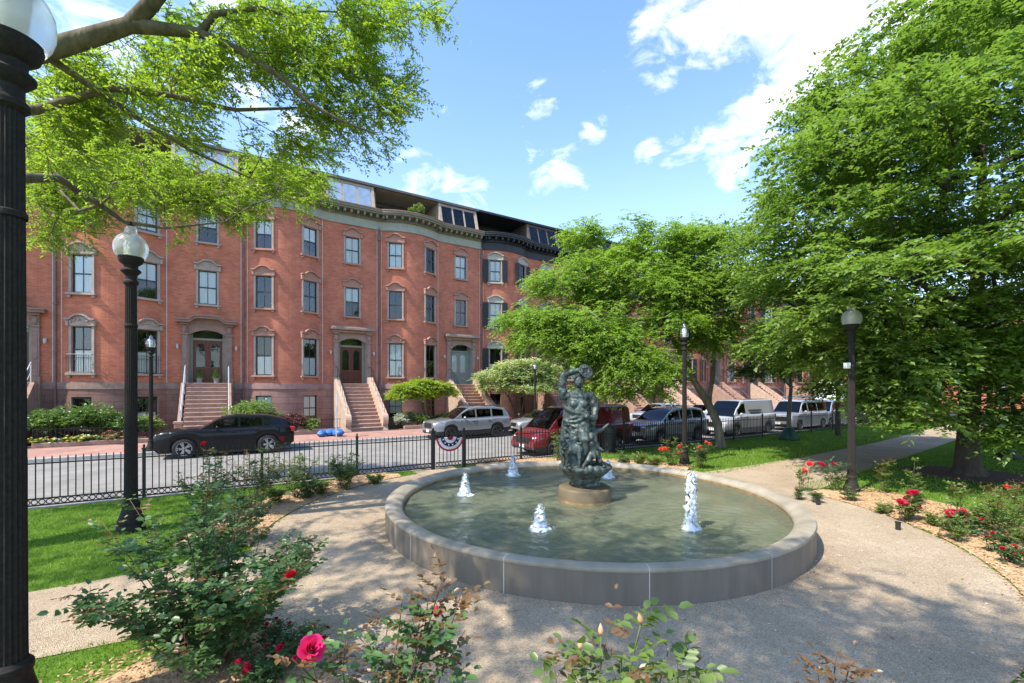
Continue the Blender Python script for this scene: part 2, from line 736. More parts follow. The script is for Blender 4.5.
# ------------------------------------------------------------------ ground, road, paths
rng0 = np.random.default_rng(5)
grass_soil = M('lawn_green', (0.06, 0.115, 0.014), rough=0.95, var=0.0, col2=(0.11, 0.19, 0.024), scale=3.5, bump=0.6, bscale=60, spec=0.1)
city = M('city_ground', (0.16, 0.15, 0.14), rough=0.95, var=0.2, scale=0.2)
asphalt = M('asphalt', (0.19, 0.18, 0.165), rough=0.9, var=0.0, col2=(0.27, 0.255, 0.235), scale=1.3, bump=0.4, bscale=160, spec=0.2, detail=10)
kerb_stone = M('kerb_granite', (0.36, 0.34, 0.32), rough=0.85, var=0.2, scale=8, bump=0.3, bscale=60)
walk_brick = brick_mat('walk_brick', (0.33, 0.17, 0.135), (0.42, 0.24, 0.19), (0.36, 0.28, 0.24), bw=0.2, rh=0.1, ms=0.008, rot=0)


def gravel_mat():
    m, N, L, b = new_mat('path_gravel')
    tc = N.new('ShaderNodeTexCoord')
    big = N.new('ShaderNodeTexNoise')
    big.inputs['Scale'].default_value = 0.55
    big.inputs['Detail'].default_value = 8
    big.inputs['Roughness'].default_value = 0.7
    L.new(tc.outputs['Object'], big.inputs['Vector'])
    vor = N.new('ShaderNodeTexVoronoi')
    vor.inputs['Scale'].default_value = 95
    L.new(tc.outputs['Object'], vor.inputs['Vector'])
    r1 = N.new('ShaderNodeValToRGB')
    r1.color_ramp.elements[0].position = 0.35
    r1.color_ramp.elements[1].position = 0.68
    r1.color_ramp.elements[0].color = (0.355, 0.272, 0.188, 1)
    r1.color_ramp.elements[1].color = (0.50, 0.40, 0.285, 1)
    L.new(big.outputs[0], r1.inputs[0])
    r2 = N.new('ShaderNodeValToRGB')
    r2.color_ramp.elements[0].color = (0.66, 0.65, 0.64, 1)
    r2.color_ramp.elements[1].color = (1.22, 1.21, 1.2, 1)
    hs = N.new('ShaderNodeSeparateColor')
    L.new(vor.outputs['Color'], hs.inputs[0])
    L.new(hs.outputs[0], r2.inputs[0])
    mx = N.new('ShaderNodeMixRGB')
    mx.blend_type = 'MULTIPLY'
    mx.inputs['Fac'].default_value = 1
    L.new(r1.outputs[0], mx.inputs['Color1'])
    L.new(r2.outputs[0], mx.inputs['Color2'])
    L.new(mx.outputs[0], b.inputs['Base Color'])
    b.inputs['Roughness'].default_value = 0.95
    b.inputs['Specular IOR Level'].default_value = 0.15
    bp = N.new('ShaderNodeBump')
    bp.inputs['Strength'].default_value = 0.9
    bp.inputs['Distance'].default_value = 0.012
    L.new(vor.outputs['Distance'], bp.inputs['Height'])
    n2 = N.new('ShaderNodeTexNoise')
    n2.inputs['Scale'].default_value = 6
    n2.inputs['Detail'].default_value = 6
    L.new(tc.outputs['Object'], n2.inputs['Vector'])
    b2 = N.new('ShaderNodeBump')
    b2.inputs['Strength'].default_value = 0.35
    b2.inputs['Distance'].default_value = 0.05
    L.new(n2.outputs[0], b2.inputs['Height'])
    L.new(bp.outputs[0], b2.inputs['Normal'])
    L.new(b2.outputs[0], b.inputs['Normal'])
    return m


gravel = gravel_mat()
mulch_m = M('bed_mulch', (0.36, 0.22, 0.115), rough=0.95, var=0.0, col2=(0.58, 0.40, 0.235), scale=28, bump=1.0, bscale=45, spec=0.1)

# one sheet out to the horizon
mb = MB()
mb.add([(-3000, -3000, -0.32), (3000, -3000, -0.32), (3000, 3000, -0.32), (-3000, 3000, -0.32)], [(0, 1, 2, 3)])
kind(mb.build('ground', city), 'structure')

N_KERB, N_FARKERB, N_YARD, N_WALL = 14.0, 24.25, 28.6, 32.9


def strip(name, n0, n1, z, mat, s0=-90, s1=220, uv=True, kd='structure'):
    mb = MB()
    ns = 24
    for i in range(ns + 1):
        s = s0 + (s1 - s0) * i / ns
        mb.v += [tuple(st(s, n0, z)), tuple(st(s, n1, z))]
    for i in range(ns):
        mb.f.append((2 * i, 2 * i + 2, 2 * i + 3, 2 * i + 1))
        mb.m.append(0)
    o = mb.build(name, mat)
    ul = o.data.uv_layers.new(name='UVMap')
    for lp in o.data.loops:
        k = lp.vertex_index
        ul.data[lp.index].uv = (s0 + (s1 - s0) * (k // 2) / ns, n0 if k % 2 == 0 else n1)
    return kind(o, kd) if kd else o


# park: a slab whose top is the lawn
mb = MB()
a, b_, c_, d_ = st(-90, N_KERB - 0.35), st(220, N_KERB - 0.35), st(220, -90), st(-90, -90)
mb.add([a, b_, c_, d_], [(0, 3, 2, 1)])
kind(mb.build('lawn', grass_soil), 'structure')
strip('road', N_KERB - 0.2, N_FARKERB, ROAD_Z, asphalt)
strip('brick_sidewalk', N_FARKERB + 0.28, N_YARD, WALK_Z, walk_brick)
strip('front_yard_ground', N_YARD, N_WALL + 4, WALK_Z + 0.01, M('yard_soil', (0.10, 0.07, 0.05), rough=0.95, var=0.4, scale=9, bump=0.6))


def kerb(name, n0, n1, z0, z1):
    mb = MB()
    s = -90.0
    rr = random.Random(3)
    while s < 200:
        l = rr.uniform(1.6, 2.6)
        p = [st(s + .006, n0, 0), st(s + l - .006, n0, 0), st(s + l - .006, n1, 0), st(s + .006, n1, 0)]
        v = [(q.x, q.y, z0) for q in p] + [(q.x, q.y, z1) for q in p]
        mb.add(v, [(0, 3, 2, 1), (4, 5, 6, 7), (0, 1, 5, 4), (1, 2, 6, 5), (2, 3, 7, 6), (3, 0, 4, 7)])
        s += l
    return kind(mb.build(name, kerb_stone), 'structure')


kerb('park_kerb', N_KERB - 0.35, N_KERB - 0.19, -0.34, 0.012)
kerb('sidewalk_kerb', N_FARKERB, N_FARKERB + 0.28, -0.34, WALK_Z + 0.006)

# plaza round the fountain, and the walk through the park
PLAZA_R = 6.1


def wob_r(a, r, k=0.05, seed=0.0):
    return r + k * (math.sin(7 * a + seed) + 0.6 * math.sin(17 * a + 1.3 + seed) + 0.4 * math.sin(41 * a + seed))


mb = MB()
ns = 220
vs = [(FC.x, FC.y, 0.006)] + [(FC.x + wob_r(2 * PI * k / ns, PLAZA_R, .02) * math.cos(2 * PI * k / ns), FC.y + wob_r(2 * PI * k / ns, PLAZA_R, .02) * math.sin(2 * PI * k / ns), 0.006) for k in range(ns)]
mb.add(vs, [(0, k + 1, (k + 1) % ns + 1) for k in range(ns)])
kind(mb.build('gravel_plaza', gravel), 'structure')


def path_strip(name, pts, w, z, mat):
    pts = [Vector((p[0], p[1], 0)) for p in pts]
    mb = MB()
    n = 0
    for i, p in enumerate(pts):
        d = (pts[min(i + 1, len(pts) - 1)] - pts[max(i - 1, 0)]).normalized()
        sd = Vector((-d.y, d.x, 0))
        ww = w[i] if hasattr(w, '__len__') else w
        mb.v += [tuple(p + sd * ww / 2 + Vector((0, 0, z))), tuple(p - sd * ww / 2 + Vector((0, 0, z)))]
    for i in range(len(pts) - 1):
        mb.f.append((2 * i, 2 * i + 1, 2 * i + 3, 2 * i + 2))
        mb.m.append(0)
    return kind(mb.build(name, mat), 'structure')


PATH_R = [(6.2, 12.2), (9.0, 14.15), (11.8, 16.1), (18.0, 20.6), (25.0, 26.0), (34, 33.0), (46, 42)]
PATH_L = [(-3.2, 6.35), (-5.3, 5.05), (-8.0, 3.35), (-14, -0.6), (-30, -11)]
path_strip('gravel_path', PATH_R, [3.2, 2.6, 2.3, 2.1, 2.1, 2.1, 2.1], 0.010, gravel)
path_strip('gravel_path', PATH_L, [2.4, 2.0, 2.0, 2.0, 2.0], 0.010, gravel)
path_strip('gravel_path', [(-1.6, 12.9), (-2.15, 13.75), (-2.6, 14.5)], [1.5, 1.4, 1.4], 0.014, gravel)


def seg_dist(px, py, pts):
    best = np.full(px.shape, 1e9)
    for (x0, y0), (x1, y1) in zip(pts[:-1], pts[1:]):
        dx, dy = x1 - x0, y1 - y0
        t = np.clip(((px - x0) * dx + (py - y0) * dy) / (dx * dx + dy * dy), 0, 1)
        best = np.minimum(best, np.hypot(px - x0 - t * dx, py - y0 - t * dy))
    return best


BEDS = [(-78, 17, 2.1), (50, 116, 1.15), (141, 199, 1.25), (224, 280, 1.9)]   # degrees round the fountain, depth


def bed(a0, a1, depth, seed):
    mb = MB()
    na, nr = 70, 9
    rr = random.Random(seed)
    for i in range(na + 1):
        a = R(a0 + (a1 - a0) * i / na)
        e = min(i, na - i) / 6.0
        dd = depth * min(1.0, 0.25 + e) if e < 1 else depth
        ro = wob_r(a, PLAZA_R + dd, 0.09, seed)
        for j in range(nr + 1):
            f = j / nr
            r = PLAZA_R + 0.03 + (ro - PLAZA_R - .03) * f
            z = 0.012 + 0.055 * math.sin(PI * f) ** 0.6 + rr.uniform(0, .012) * (0 < j < nr)
            mb.v.append((FC.x + r * math.cos(a), FC.y + r * math.sin(a), z))
    for i in range(na):
        for j in range(nr):
            k = i * (nr + 1) + j
            mb.f.append((k, k + 1, k + nr + 2, k + nr + 1))
            mb.m.append(0)
    return kind(mb.build('mulch_bed', mulch_m, smooth=180), 'structure')


for i, (a0, a1, dp) in enumerate(BEDS):
    bed(a0, a1, dp, i * 2.1)
kind(MB().lathe([(0.01, 0.013), (1.15, 0.03), (1.6, 0.016)], 28, (13.65, 13.45, 0)).build('mulch_ring', M('dark_mulch', (0.09, 0.055, 0.035), rough=0.95, var=0.4, scale=20, bump=0.9, bscale=50)), 'structure')


def in_bed(x, y, grow=0.0):
    ang = np.degrees(np.arctan2(y - FC.y, x - FC.x))
    r = np.hypot(x - FC.x, y - FC.y)
    m = np.zeros(x.shape, bool)
    for a0, a1, dp in BEDS:
        for k in (-360, 0, 360):
            m |= (ang + k > a0) & (ang + k < a1) & (r < PLAZA_R + dp + grow) & (r > PLAZA_R)
    return m


def lawn_mask(x, y):
    r = np.hypot(x - FC.x, y - FC.y)
    n = -x * CS + y * SN
    ok = (r > PLAZA_R + 0.03) & ~in_bed(x, y, -0.12) & (n < N_KERB - 0.45)
    ok &= seg_dist(x, y, PATH_R) > 1.08
    ok &= seg_dist(x, y, PATH_L) > 1.02
    ok &= np.hypot(x - 13.65, y - 13.45) > 1.3
    ok &= np.abs(x / np.maximum(y, .1)) < 1.25
    return ok


def grass(name, n, xr, yr, h, w, mat, seed, lo=0.0, hi=1e9):
    rng = np.random.default_rng(seed)
    x = rng.uniform(*xr, n)
    y = rng.uniform(*yr, n)
    k = lawn_mask(x, y) & (y > lo) & (y < hi)
    x, y = x[k], y[k]
    n = len(x)
    a = rng.uniform(0, 2 * PI, n)
    hh = h * rng.uniform(0.5, 1.3, n)
    lean = rng.normal(0, .45, (n, 2)) * hh[:, None]
    dx, dy = np.cos(a) * w / 2, np.sin(a) * w / 2
    z = np.zeros(n)
    v = np.stack([np.stack([x - dx, y - dy, z], 1), np.stack([x + dx, y + dy, z], 1), np.stack([x + lean[:, 0], y + lean[:, 1], hh], 1)], 1).reshape(-1, 3)
    me = np_mesh(name, v, np.arange(n * 3).reshape(-1, 3), mat)
    o = link(name, me)
    tag(o, 'short mown green grass of the park lawns', 'grass')
    return kind(o, 'stuff')


grass_m = leaf_mat('grass_blade', (0.085, 0.175, 0.014), (0.17, 0.28, 0.035), trans=0.3, gloss=0.02)
grass('lawn_grass', 150000, (-13, -2.5), (3.2, 14), 0.055, 0.010, grass_m, 1)
grass('lawn_grass', 190000, (2, 34), (6, 34), 0.075, 0.022, grass_m, 2)

# wood chips lying on the beds
rngc = np.random.default_rng(8)
nchip = 26000
allp = []
for (a0, a1, dp) in BEDS:
    k = int(nchip * (a1 - a0) * dp / 400)
    a = np.radians(rngc.uniform(a0, a1, k))
    r = PLAZA_R - 0.05 + dp * .94 * rngc.uniform(0, 1, k) ** 0.9
    f = np.clip((r - PLAZA_R) / dp, 0, 1)
    allp.append(np.stack([FC.x + r * np.cos(a), FC.y + r * np.sin(a), 0.02 + 0.058 * np.sin(PI * f) ** 0.6], 1))
p = np.concatenate(allp)
d = norm(rngc.normal(0, 1, p.shape) * np.array([1, 1, .25]))
v, q = leaf_verts(p, d, norm(np.array([0, 0, 1.]) + rngc.normal(0, .4, p.shape)), rngc.uniform(.025, .075, len(p)), rngc.uniform(.01, .028, len(p)), 0.05)
chips = link('mulch_chips', np_mesh('mulch_chips', v, q, leaf_mat('chip', (0.22, 0.12, 0.06), (0.62, 0.42, 0.25), trans=0.0, gloss=0.0)))
kind(tag(chips, 'loose tan wood chips covering the flower beds', 'mulch'), 'stuff')
# loose stones and fallen petals on the gravel
k = 5000
a = rngc.uniform(0, 2 * PI, k)
r = np.sqrt(rngc.uniform(4.02 ** 2, 6.1 ** 2, k))
r = np.where(rngc.random(k) < .35, 4.0 + rngc.exponential(.18, k), r)
p = np.stack([FC.x + r * np.cos(a), FC.y + r * np.sin(a), np.full(k, 0.012)], 1)
d = norm(rngc.normal(0, 1, p.shape) * np.array([1, 1, .15]))
v, q = leaf_verts(p, d, norm(np.array([0, 0, 1.]) + rngc.normal(0, .3, p.shape)), rngc.uniform(.012, .034, k), rngc.uniform(.008, .02, k), 0.25)
peb = link('gravel_pebbles', np_mesh('gravel_pebbles', v, q, leaf_mat('pebble', (0.30, 0.25, 0.2), (0.66, 0.58, 0.48), trans=0.0, gloss=0.0)))
kind(tag(peb, 'loose pebbles scattered on the gravel around the fountain', 'gravel'), 'stuff')

# fallen leaves and twigs
k = 700
p = np.stack([rngc.uniform(-9, 10, k), rngc.uniform(2.6, 16, k), np.full(k, .016)], 1)
rad_k = np.hypot(p[:, 0] - FC.x, p[:, 1] - FC.y)
p = p[(rad_k > 4.05) & (rad_k < 9)]
k = len(p)
d = norm(rngc.normal(0, 1, p.shape) * np.array([1, 1, .1]))
v, q = leaf_verts(p, d, norm(np.array([0, 0, 1.]) + rngc.normal(0, .3, p.shape)), rngc.uniform(.02, .06, k), rngc.uniform(.008, .028, k), 0.2)
fl = link('fallen_leaves', np_mesh('fallen_leaves', v, q, leaf_mat('fallen_leaf', (.12, .07, .03), (.42, .34, .12), trans=.1, gloss=0.0)))
kind(tag(fl, 'small dry leaves and bits fallen on gravel and grass', 'fallen leaves'), 'stuff')

# ------------------------------------------------------------------ fountain
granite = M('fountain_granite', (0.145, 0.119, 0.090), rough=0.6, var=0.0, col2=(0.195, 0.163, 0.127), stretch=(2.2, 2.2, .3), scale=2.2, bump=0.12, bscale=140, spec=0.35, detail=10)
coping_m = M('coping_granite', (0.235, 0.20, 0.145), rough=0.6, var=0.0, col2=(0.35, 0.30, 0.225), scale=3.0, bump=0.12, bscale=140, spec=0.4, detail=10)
stain = M('waterline_stain', (0.24, 0.145, 0.06), rough=0.45, var=0.45, scale=5, bump=0.2)
joint_m = M('pale_joint', (0.52, 0.50, 0.47), rough=0.8, var=0.1)
FR = 3.98
fountain = thing('fountain', 'low round granite fountain basin full of green water', 'fountain', FC)
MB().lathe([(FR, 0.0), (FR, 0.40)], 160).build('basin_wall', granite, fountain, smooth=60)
prof = [(FR + .002, .40), (FR + .012, .42), (FR, .452)]
for i in range(9):
    a = i / 8
    prof.append((FR - .02 - .27 * a, .455 + .015 * math.sin(PI * a) - 0.05 * a * a))
prof += [(FR - .305, .385), (FR - .31, .345)]
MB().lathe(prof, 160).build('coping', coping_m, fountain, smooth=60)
MB().lathe([(FR - .31, .345), (FR - .308, .29), (FR - .306, .03)], 120).build('inner_wall', stain, fountain, smooth=60)
for k in range(14):
    mb = MB()
    a = R(-88.2 + k * 360 / 14)
    t = Matrix.Rotation(a, 4, 'Z')
    pr = [(FR + .003, .0), (FR + .003, .40), (FR + .005, .41), (FR + .0145, .42), (FR + .002, .4545)] + [(FR - .02 - .27 * i / 8, .4572 + .015 * math.sin(PI * i / 8) - 0.05 * (i / 8) ** 2) for i in range(9)]
    vs = []
    for (r, z) in pr:
        vs += [t @ Vector((r, -.005, z)), t @ Vector((r, .005, z))]
    mb.add(vs, [(2 * i, 2 * i + 1, 2 * i + 3, 2 * i + 2) for i in range(len(pr) - 1)])
    mb.build('joint', joint_m, fountain)
floor_m = M('basin_floor', (0.20, 0.26, 0.13), rough=0.8, var=0.0, col2=(0.42, 0.46, 0.27), scale=1.6, detail=8)
MB().lathe([(0.0, .03), (1.0, .03), (2.5, .03), (FR - .306, .03)], 96).build('basin_floor', floor_m, fountain)
JETS = [(465, 494, 0.42, .11), (513, 475, 0.50, .12), (540, 528, 0.36, .11), (608, 477, 0.42, .12), (691, 529, 0.90, .13)]
JP = []
for px, py, hh, rr in JETS:
    JP.append((gp(px, py, 0.30), hh, rr))


def water_mat():
    m, N, L, b = new_mat('fountain_water')
    N.remove(b)
    out = N['Material Output']
    tr = N.new('ShaderNodeBsdfTransparent')
    tr.inputs[0].default_value = (0.72, 0.80, 0.56, 1)
    gl = N.new('ShaderNodeBsdfGlossy')
    gl.inputs['Roughness'].default_value = 0.05
    df = N.new('ShaderNodeBsdfDiffuse')
    df.inputs[0].default_value = (0.20, 0.22, 0.15, 1)
    m0 = N.new('ShaderNodeMixShader')
    m0.inputs[0].default_value = 0.6
    L.new(tr.outputs[0], m0.inputs[1])
    L.new(df.outputs[0], m0.inputs[2])
    fr = N.new('ShaderNodeFresnel')
    fr.inputs['IOR'].default_value = 1.36
    mx = N.new('ShaderNodeMixShader')
    L.new(fr.outputs[0], mx.inputs[0])
    L.new(m0.outputs[0], mx.inputs[1])
    L.new(gl.outputs[0], mx.inputs[2])
    L.new(mx.outputs[0], out.inputs[0])
    tc = N.new('ShaderNodeTexCoord')
    n1 = N.new('ShaderNodeTexNoise')
    n1.inputs['Scale'].default_value = 8.0
    n1.inputs['Detail'].default_value = 5
    n1.inputs['Distortion'].default_value = 0.8
    n1.inputs['Roughness'].default_value = 0.62
    L.new(tc.outputs['Object'], n1.inputs['Vector'])
    bp = N.new('ShaderNodeBump')
    bp.inputs['Strength'].default_value = 0.9
    bp.inputs['Distance'].default_value = 0.085
    L.new(n1.outputs[0], bp.inputs['Height'])
    for x in (gl, fr, df):
        L.new(bp.outputs[0], x.inputs['Normal'])
    return m


mb = MB()
na, nr = 150, 60
for j in range(nr + 1):
    r = 0.02 + (FR - .308 - .02) * j / nr
    for i in range(na):
        a = 2 * PI * i / na
        x, y = r * math.cos(a), r * math.sin(a)
        z = 0.30 + 0.004 * (math.sin(5.1 * x + 1.3 * y) + math.sin(-3.2 * x + 6.3 * y + 1) + .7 * math.sin(9.7 * x - 7.1 * y))
        for (p, hh, rr) in JP:
            dd = math.hypot(FC.x + x - p.x, FC.y + y - p.y)
            z += 0.02 * math.sin(dd * 24) * math.exp(-dd * 2.2)
        mb.v.append((x, y, z))
for j in range(nr):
    for i in range(na):
        i2 = (i + 1) % na
        mb.f.append((j * na + i, (j + 1) * na + i, (j + 1) * na + i2, j * na + i2))
        mb.m.append(0)
mb.build('pool_water', water_mat(), fountain, smooth=180)
disc_m = M('plinth_stone', (0.125, 0.095, 0.055), rough=0.7, var=0.25, scale=4, bump=0.2)
MB().lathe([(.54, .02), (.545, .28), (.545, .53), (.53, .56), (.50, .57), (0.0, .572)], 64).build('plinth', disc_m, fountain, smooth=50)
MB().lathe([(.548, .27), (.549, .34)], 64).build('plinth_stain', stain, fountain, smooth=50)

foam_m, N_, L_, b_f = new_mat('jet_foam')
b_f.inputs['Base Color'].default_value = (0.84, 0.86, 0.87, 1)
b_f.inputs['Roughness'].default_value = 0.25
b_f.inputs['Transmission Weight'].default_value = 0.12
b_f.inputs['IOR'].default_value = 1.2
b_f.inputs['Subsurface Weight'].default_value = 0.3
jet_lab = ['small white water jet bubbling nearest the basin rim by the fence gate side', 'white water jet at the back of the basin below the striped bunting',
           'white water jet bubbling in front of the statue', 'water jet half hidden behind the statue plinth', 'tallest white water jet rising in the basin']
for ji, (p, hh, rr) in enumerate(JP):
    rng = np.random.default_rng(40 + ji)
    t = thing('water_jet', jet_lab[ji], 'water jet', (p.x, p.y, 0.30), group='water jets in the fountain')
    mb = MB()
    col = hh > 0.6
    pr = []
    for i in range(25):
        f = i / 24
        w = rr * ((0.60 - .10 * f + .04 * math.sin(7 * f)) if col else (1 - f) ** 0.75 * 0.85 + .20)
        w *= rng.uniform(.88, 1.12) if f < .93 else .6
        pr.append((w + (.07 * (1 - f * 7) if f < .14 else 0), hh * f - 0.02))
    pr.append((0.0, hh * 1.01))
    mb.lathe(pr, 26)
    for i in range(len(mb.v)):
        x, y, z = mb.v[i]
        mb.v[i] = (x + rng.normal(0, rr * .14), y + rng.normal(0, rr * .14), z + rng.normal(0, .012))
    mb.build('water_column', foam_m, t, smooth=180)
    mb = MB()
    for k in range(240):
        f = rng.uniform(0, 1.08)
        a = rng.uniform(0, 2 * PI)
        w = ((rr * (.66 - .1 * f) if col else rr * ((1 - min(f, 1)) ** .75 * .85 + .2)) + abs(rng.normal(0, .022))) if f > .12 else rr * rng.uniform(.8, 2.4)
        s = rng.uniform(.002, .007)
        mb.ell((w * math.cos(a), w * math.sin(a), hh * f + .004), (s, s, s * rng.uniform(1, 1.7)), 5, 3)
    kind(mb.build('spray', foam_m, t, smooth=180), 'stuff')

# ------------------------------------------------------------------ the brick terrace
HW = 8.48
HS0 = 0.93
BOW_C, BOW_H, BOW_S = 2.46, 2.2, 0.72
BOW_R = (BOW_H ** 2 + BOW_S ** 2) / (2 * BOW_S)


def bow_y(x, extra=0.0):
    u = abs(x - BOW_C)
    if u >= BOW_H:
        return -extra
    return -(math.sqrt(BOW_R ** 2 - u * u) - (BOW_R - BOW_S)) - extra


def bow_n(x):
    """Outward direction (2-D) of the front at x."""
    u = x - BOW_C
    if abs(u) >= BOW_H - 1e-6:
        return Vector((0, -1, 0))
    s = u / BOW_R
    return Vector((s, -math.sqrt(1 - s * s), 0))


brick = brick_mat('house_brick', (0.43, 0.122, 0.062), (0.55, 0.19, 0.098), (0.47, 0.215, 0.145), bw=0.26, rh=0.085, ms=0.010)
brick2 = brick_mat('house_brick_rosy', (0.42, 0.124, 0.069), (0.53, 0.187, 0.105), (0.47, 0.22, 0.155), bw=0.26, rh=0.085, ms=0.010)
brown = M('brownstone', (0.25, 0.165, 0.125), rough=0.85, var=0.18, scale=3, bump=0.2, bscale=40)
trimst = M('window_stone', (0.34, 0.265, 0.215), rough=0.8, var=0.16, scale=3, bump=0.15, bscale=40)
base_m = brick_mat('basement_blocks', (0.225, 0.125, 0.098), (0.26, 0.15, 0.115), (0.15, 0.085, 0.068), bw=1.05, rh=0.37, ms=0.014, bump=0.8)
tan_st = M('stoop_tan', (0.42, 0.30, 0.225), rough=0.85, var=0.16, scale=3, bump=0.15, bscale=40)
tread_m = M('stoop_brown', (0.30, 0.185, 0.14), rough=0.85, var=0.18, scale=3, bump=0.2, bscale=40)
sash_m = M('sash_dark', (0.03, 0.035, 0.035), rough=0.45, var=0.1)
pane_m = glass_mat('house_pane', (0.90, 0.92, 0.92), 0.01, 0.0, bump=0.05)
curt_m = M('white_curtain', (0.90, 0.89, 0.86), rough=0.9, var=0.06, scale=2, stretch=(6, 6, .4))
room_m = M('dim_room', (0.035, 0.033, 0.03), rough=0.95, var=0.2)
grn_trim = M('cornice_sage', (0.30, 0.305, 0.235), rough=0.65, var=0.1, scale=3)
grn_dark = M('cornice_olive', (0.185, 0.175, 0.115), rough=0.65, var=0.12, scale=3)
blk_trim = M('cornice_black', (0.022, 0.023, 0.026), rough=0.5, var=0.2, scale=3)
red_cap = M('cornice_cap', (0.27, 0.14, 0.10), rough=0.8, var=0.2)
roof_m = M('roof_grey', (0.13, 0.12, 0.11), rough=0.7, var=0.2, scale=2)
roof_tan = M('mansard_tan', (0.36, 0.29, 0.22), rough=0.7, var=0.15, scale=2)
wood_m = M('door_wood', (0.11, 0.028, 0.014), rough=0.35, var=0.25, scale=4, stretch=(6, 6, .6))
sage_door = M('door_sage', (0.22, 0.235, 0.19), rough=0.5, var=0.08)
frame_gr = M('frame_greige', (0.25, 0.225, 0.165), rough=0.6, var=0.1)
iron = M('iron_black', (0.012, 0.012, 0.013), rough=0.42, var=0.2, scale=20)
rail_gr = M('rail_grey', (0.50, 0.50, 0.50), rough=0.4, var=0.1, metal=0.3)
pipe_br = M('pipe_brown', (0.16, 0.10, 0.08), rough=0.5, var=0.2)
mortar_w = M('party_joint', (0.52, 0.42, 0.37), rough=0.9, var=0.15)
shut_m = M('shutter_black', (0.016, 0.017, 0.019), rough=0.5, var=0.2)

WIN_X = (1.12, 3.85, 6.65)
ROWS = ((7.65, 9.72), (11.40, 13.28))
PARLOR = (3.40, 5.90)
WW = 0.95
Z_BASE, Z_TABLE, Z_TOP = WALK_Z - 0.2, 2.86, 14.1


def wall_part(name, x0, x1, z0, z1, openings, mat, parent, depth=0.2, extra=0.0, dx=0.22):
    xs = {round(x0, 4), round(x1, 4)}
    n = int((x1 - x0) / dx)
    xs |= {round(x0 + (x1 - x0) * i / n, 4) for i in range(n + 1)}
    for e in (BOW_C - BOW_H, BOW_C + BOW_H):
        if x0 < e < x1:
            xs.add(round(e, 4))
    zs = {z0, z1}
    for (a, b, c, d) in openings:
        xs = {x for x in xs if not (a < x < b and min(x - a, b - x) < 0.05) and not (abs(x - a) < .05 or abs(x - b) < .05)}
    for (a, b, c, d) in openings:
        xs |= {round(a, 4), round(b, 4)}
        zs |= {c, d}
    xs, zs = sorted(xs), sorted(zs)
    u = [0.0]
    for i in range(1, len(xs)):
        u.append(u[-1] + math.hypot(xs[i] - xs[i - 1], bow_y(xs[i]) - bow_y(xs[i - 1])))
    vs, fs, uv = [], [], []
    for i, x in enumerate(xs):
        for z in zs:
            vs.append((x, bow_y(x, extra), z))
            uv.append((u[i], z))
    nz = len(zs)
    for i in range(len(xs) - 1):
        for j in range(nz - 1):
            cx, cz = (xs[i] + xs[i + 1]) / 2, (zs[j] + zs[j + 1]) / 2
            if any(a < cx < b and c < cz < d for (a, b, c, d) in openings):
                continue
            fs.append((i * nz + j, (i + 1) * nz + j, (i + 1) * nz + j + 1, i * nz + j + 1))
    for (a, b, c, d) in openings:
        nn = -bow_n((a + b) / 2) * depth
        q = [Vector((a, bow_y(a, extra), c)), Vector((b, bow_y(b, extra), c)), Vector((b, bow_y(b, extra), d)), Vector((a, bow_y(a, extra), d))]
        o = len(vs)
        vs += [tuple(p) for p in q] + [tuple(p + nn) for p in q]
        uv += [(0, c), (0.3, c), (0.3, d), (0, d)] + [(.2, c), (.5, c), (.5, d), (.2, d)]
        for k in range(4):
            k2 = (k + 1) % 4
            fs.append((o + k2, o + k, o + 4 + k, o + 4 + k2))
    me = bpy.data.meshes.new(name)
    me.from_pydata(vs, [], fs)
    me.materials.append(mat)
    ul = me.uv_layers.new(name='UVMap')
    buf = np.array([uv[l.vertex_index] for l in me.loops], dtype=np.float32)
    ul.data.foreach_set('uv', buf.ravel())
    me.update()
    return link(name, me, parent)


def front_band(mb, x0, x1, z0, z1, e0, e1, mi=0, n=26, smooth_end=False):
    """A moulding that follows the front from x0 to x1: stands e1 proud, its back e0 deep."""
    vs, fs = [], []
    for i in range(n + 1):
        x = x0 + (x1 - x0) * i / n
        y = bow_y(x)
        nn = bow_n(x)
        if abs(abs(x - BOW_C) - BOW_H) < 0.001:
            nn = Vector((0, -1, 0))
        for e, z in ((e0, z0), (e1, z0), (e1, z1), (e0, z1)):
            vs.append((x + (nn.x * e if x0 + .3 < x < x1 - .3 else 0), y + nn.y * e, z))
    for i in range(n):
        o = i * 4
        for k in range(4):
            k2 = (k + 1) % 4
            fs.append((o + k, o + 4 + k, o + 4 + k2, o + k2))
    fs += [(3, 2, 1, 0), (n * 4, n * 4 + 1, n * 4 + 2, n * 4 + 3)]
    mb.add(vs, fs, mi)


def hood_curve(w, kind_):
    """Top line of a window hood, from one end to the other (x, z)."""
    h = w / 2
    pts = [(-h, 0), (-h * .72, 0.0), (-h * .62, .03), (-h * .45, .15), (-h * .28, .22), (0, .25), (h * .28, .22), (h * .45, .15), (h * .62, .03), (h * .72, 0.0), (h, 0)]
    if kind_ == 'arch':
        pts = [(-h, 0), (-h * .8, 0.02), (-h * .55, .14), (-h * .3, .21), (0, .24), (h * .3, .21), (h * .55, .14), (h * .8, .02), (h, 0)]
    return pts


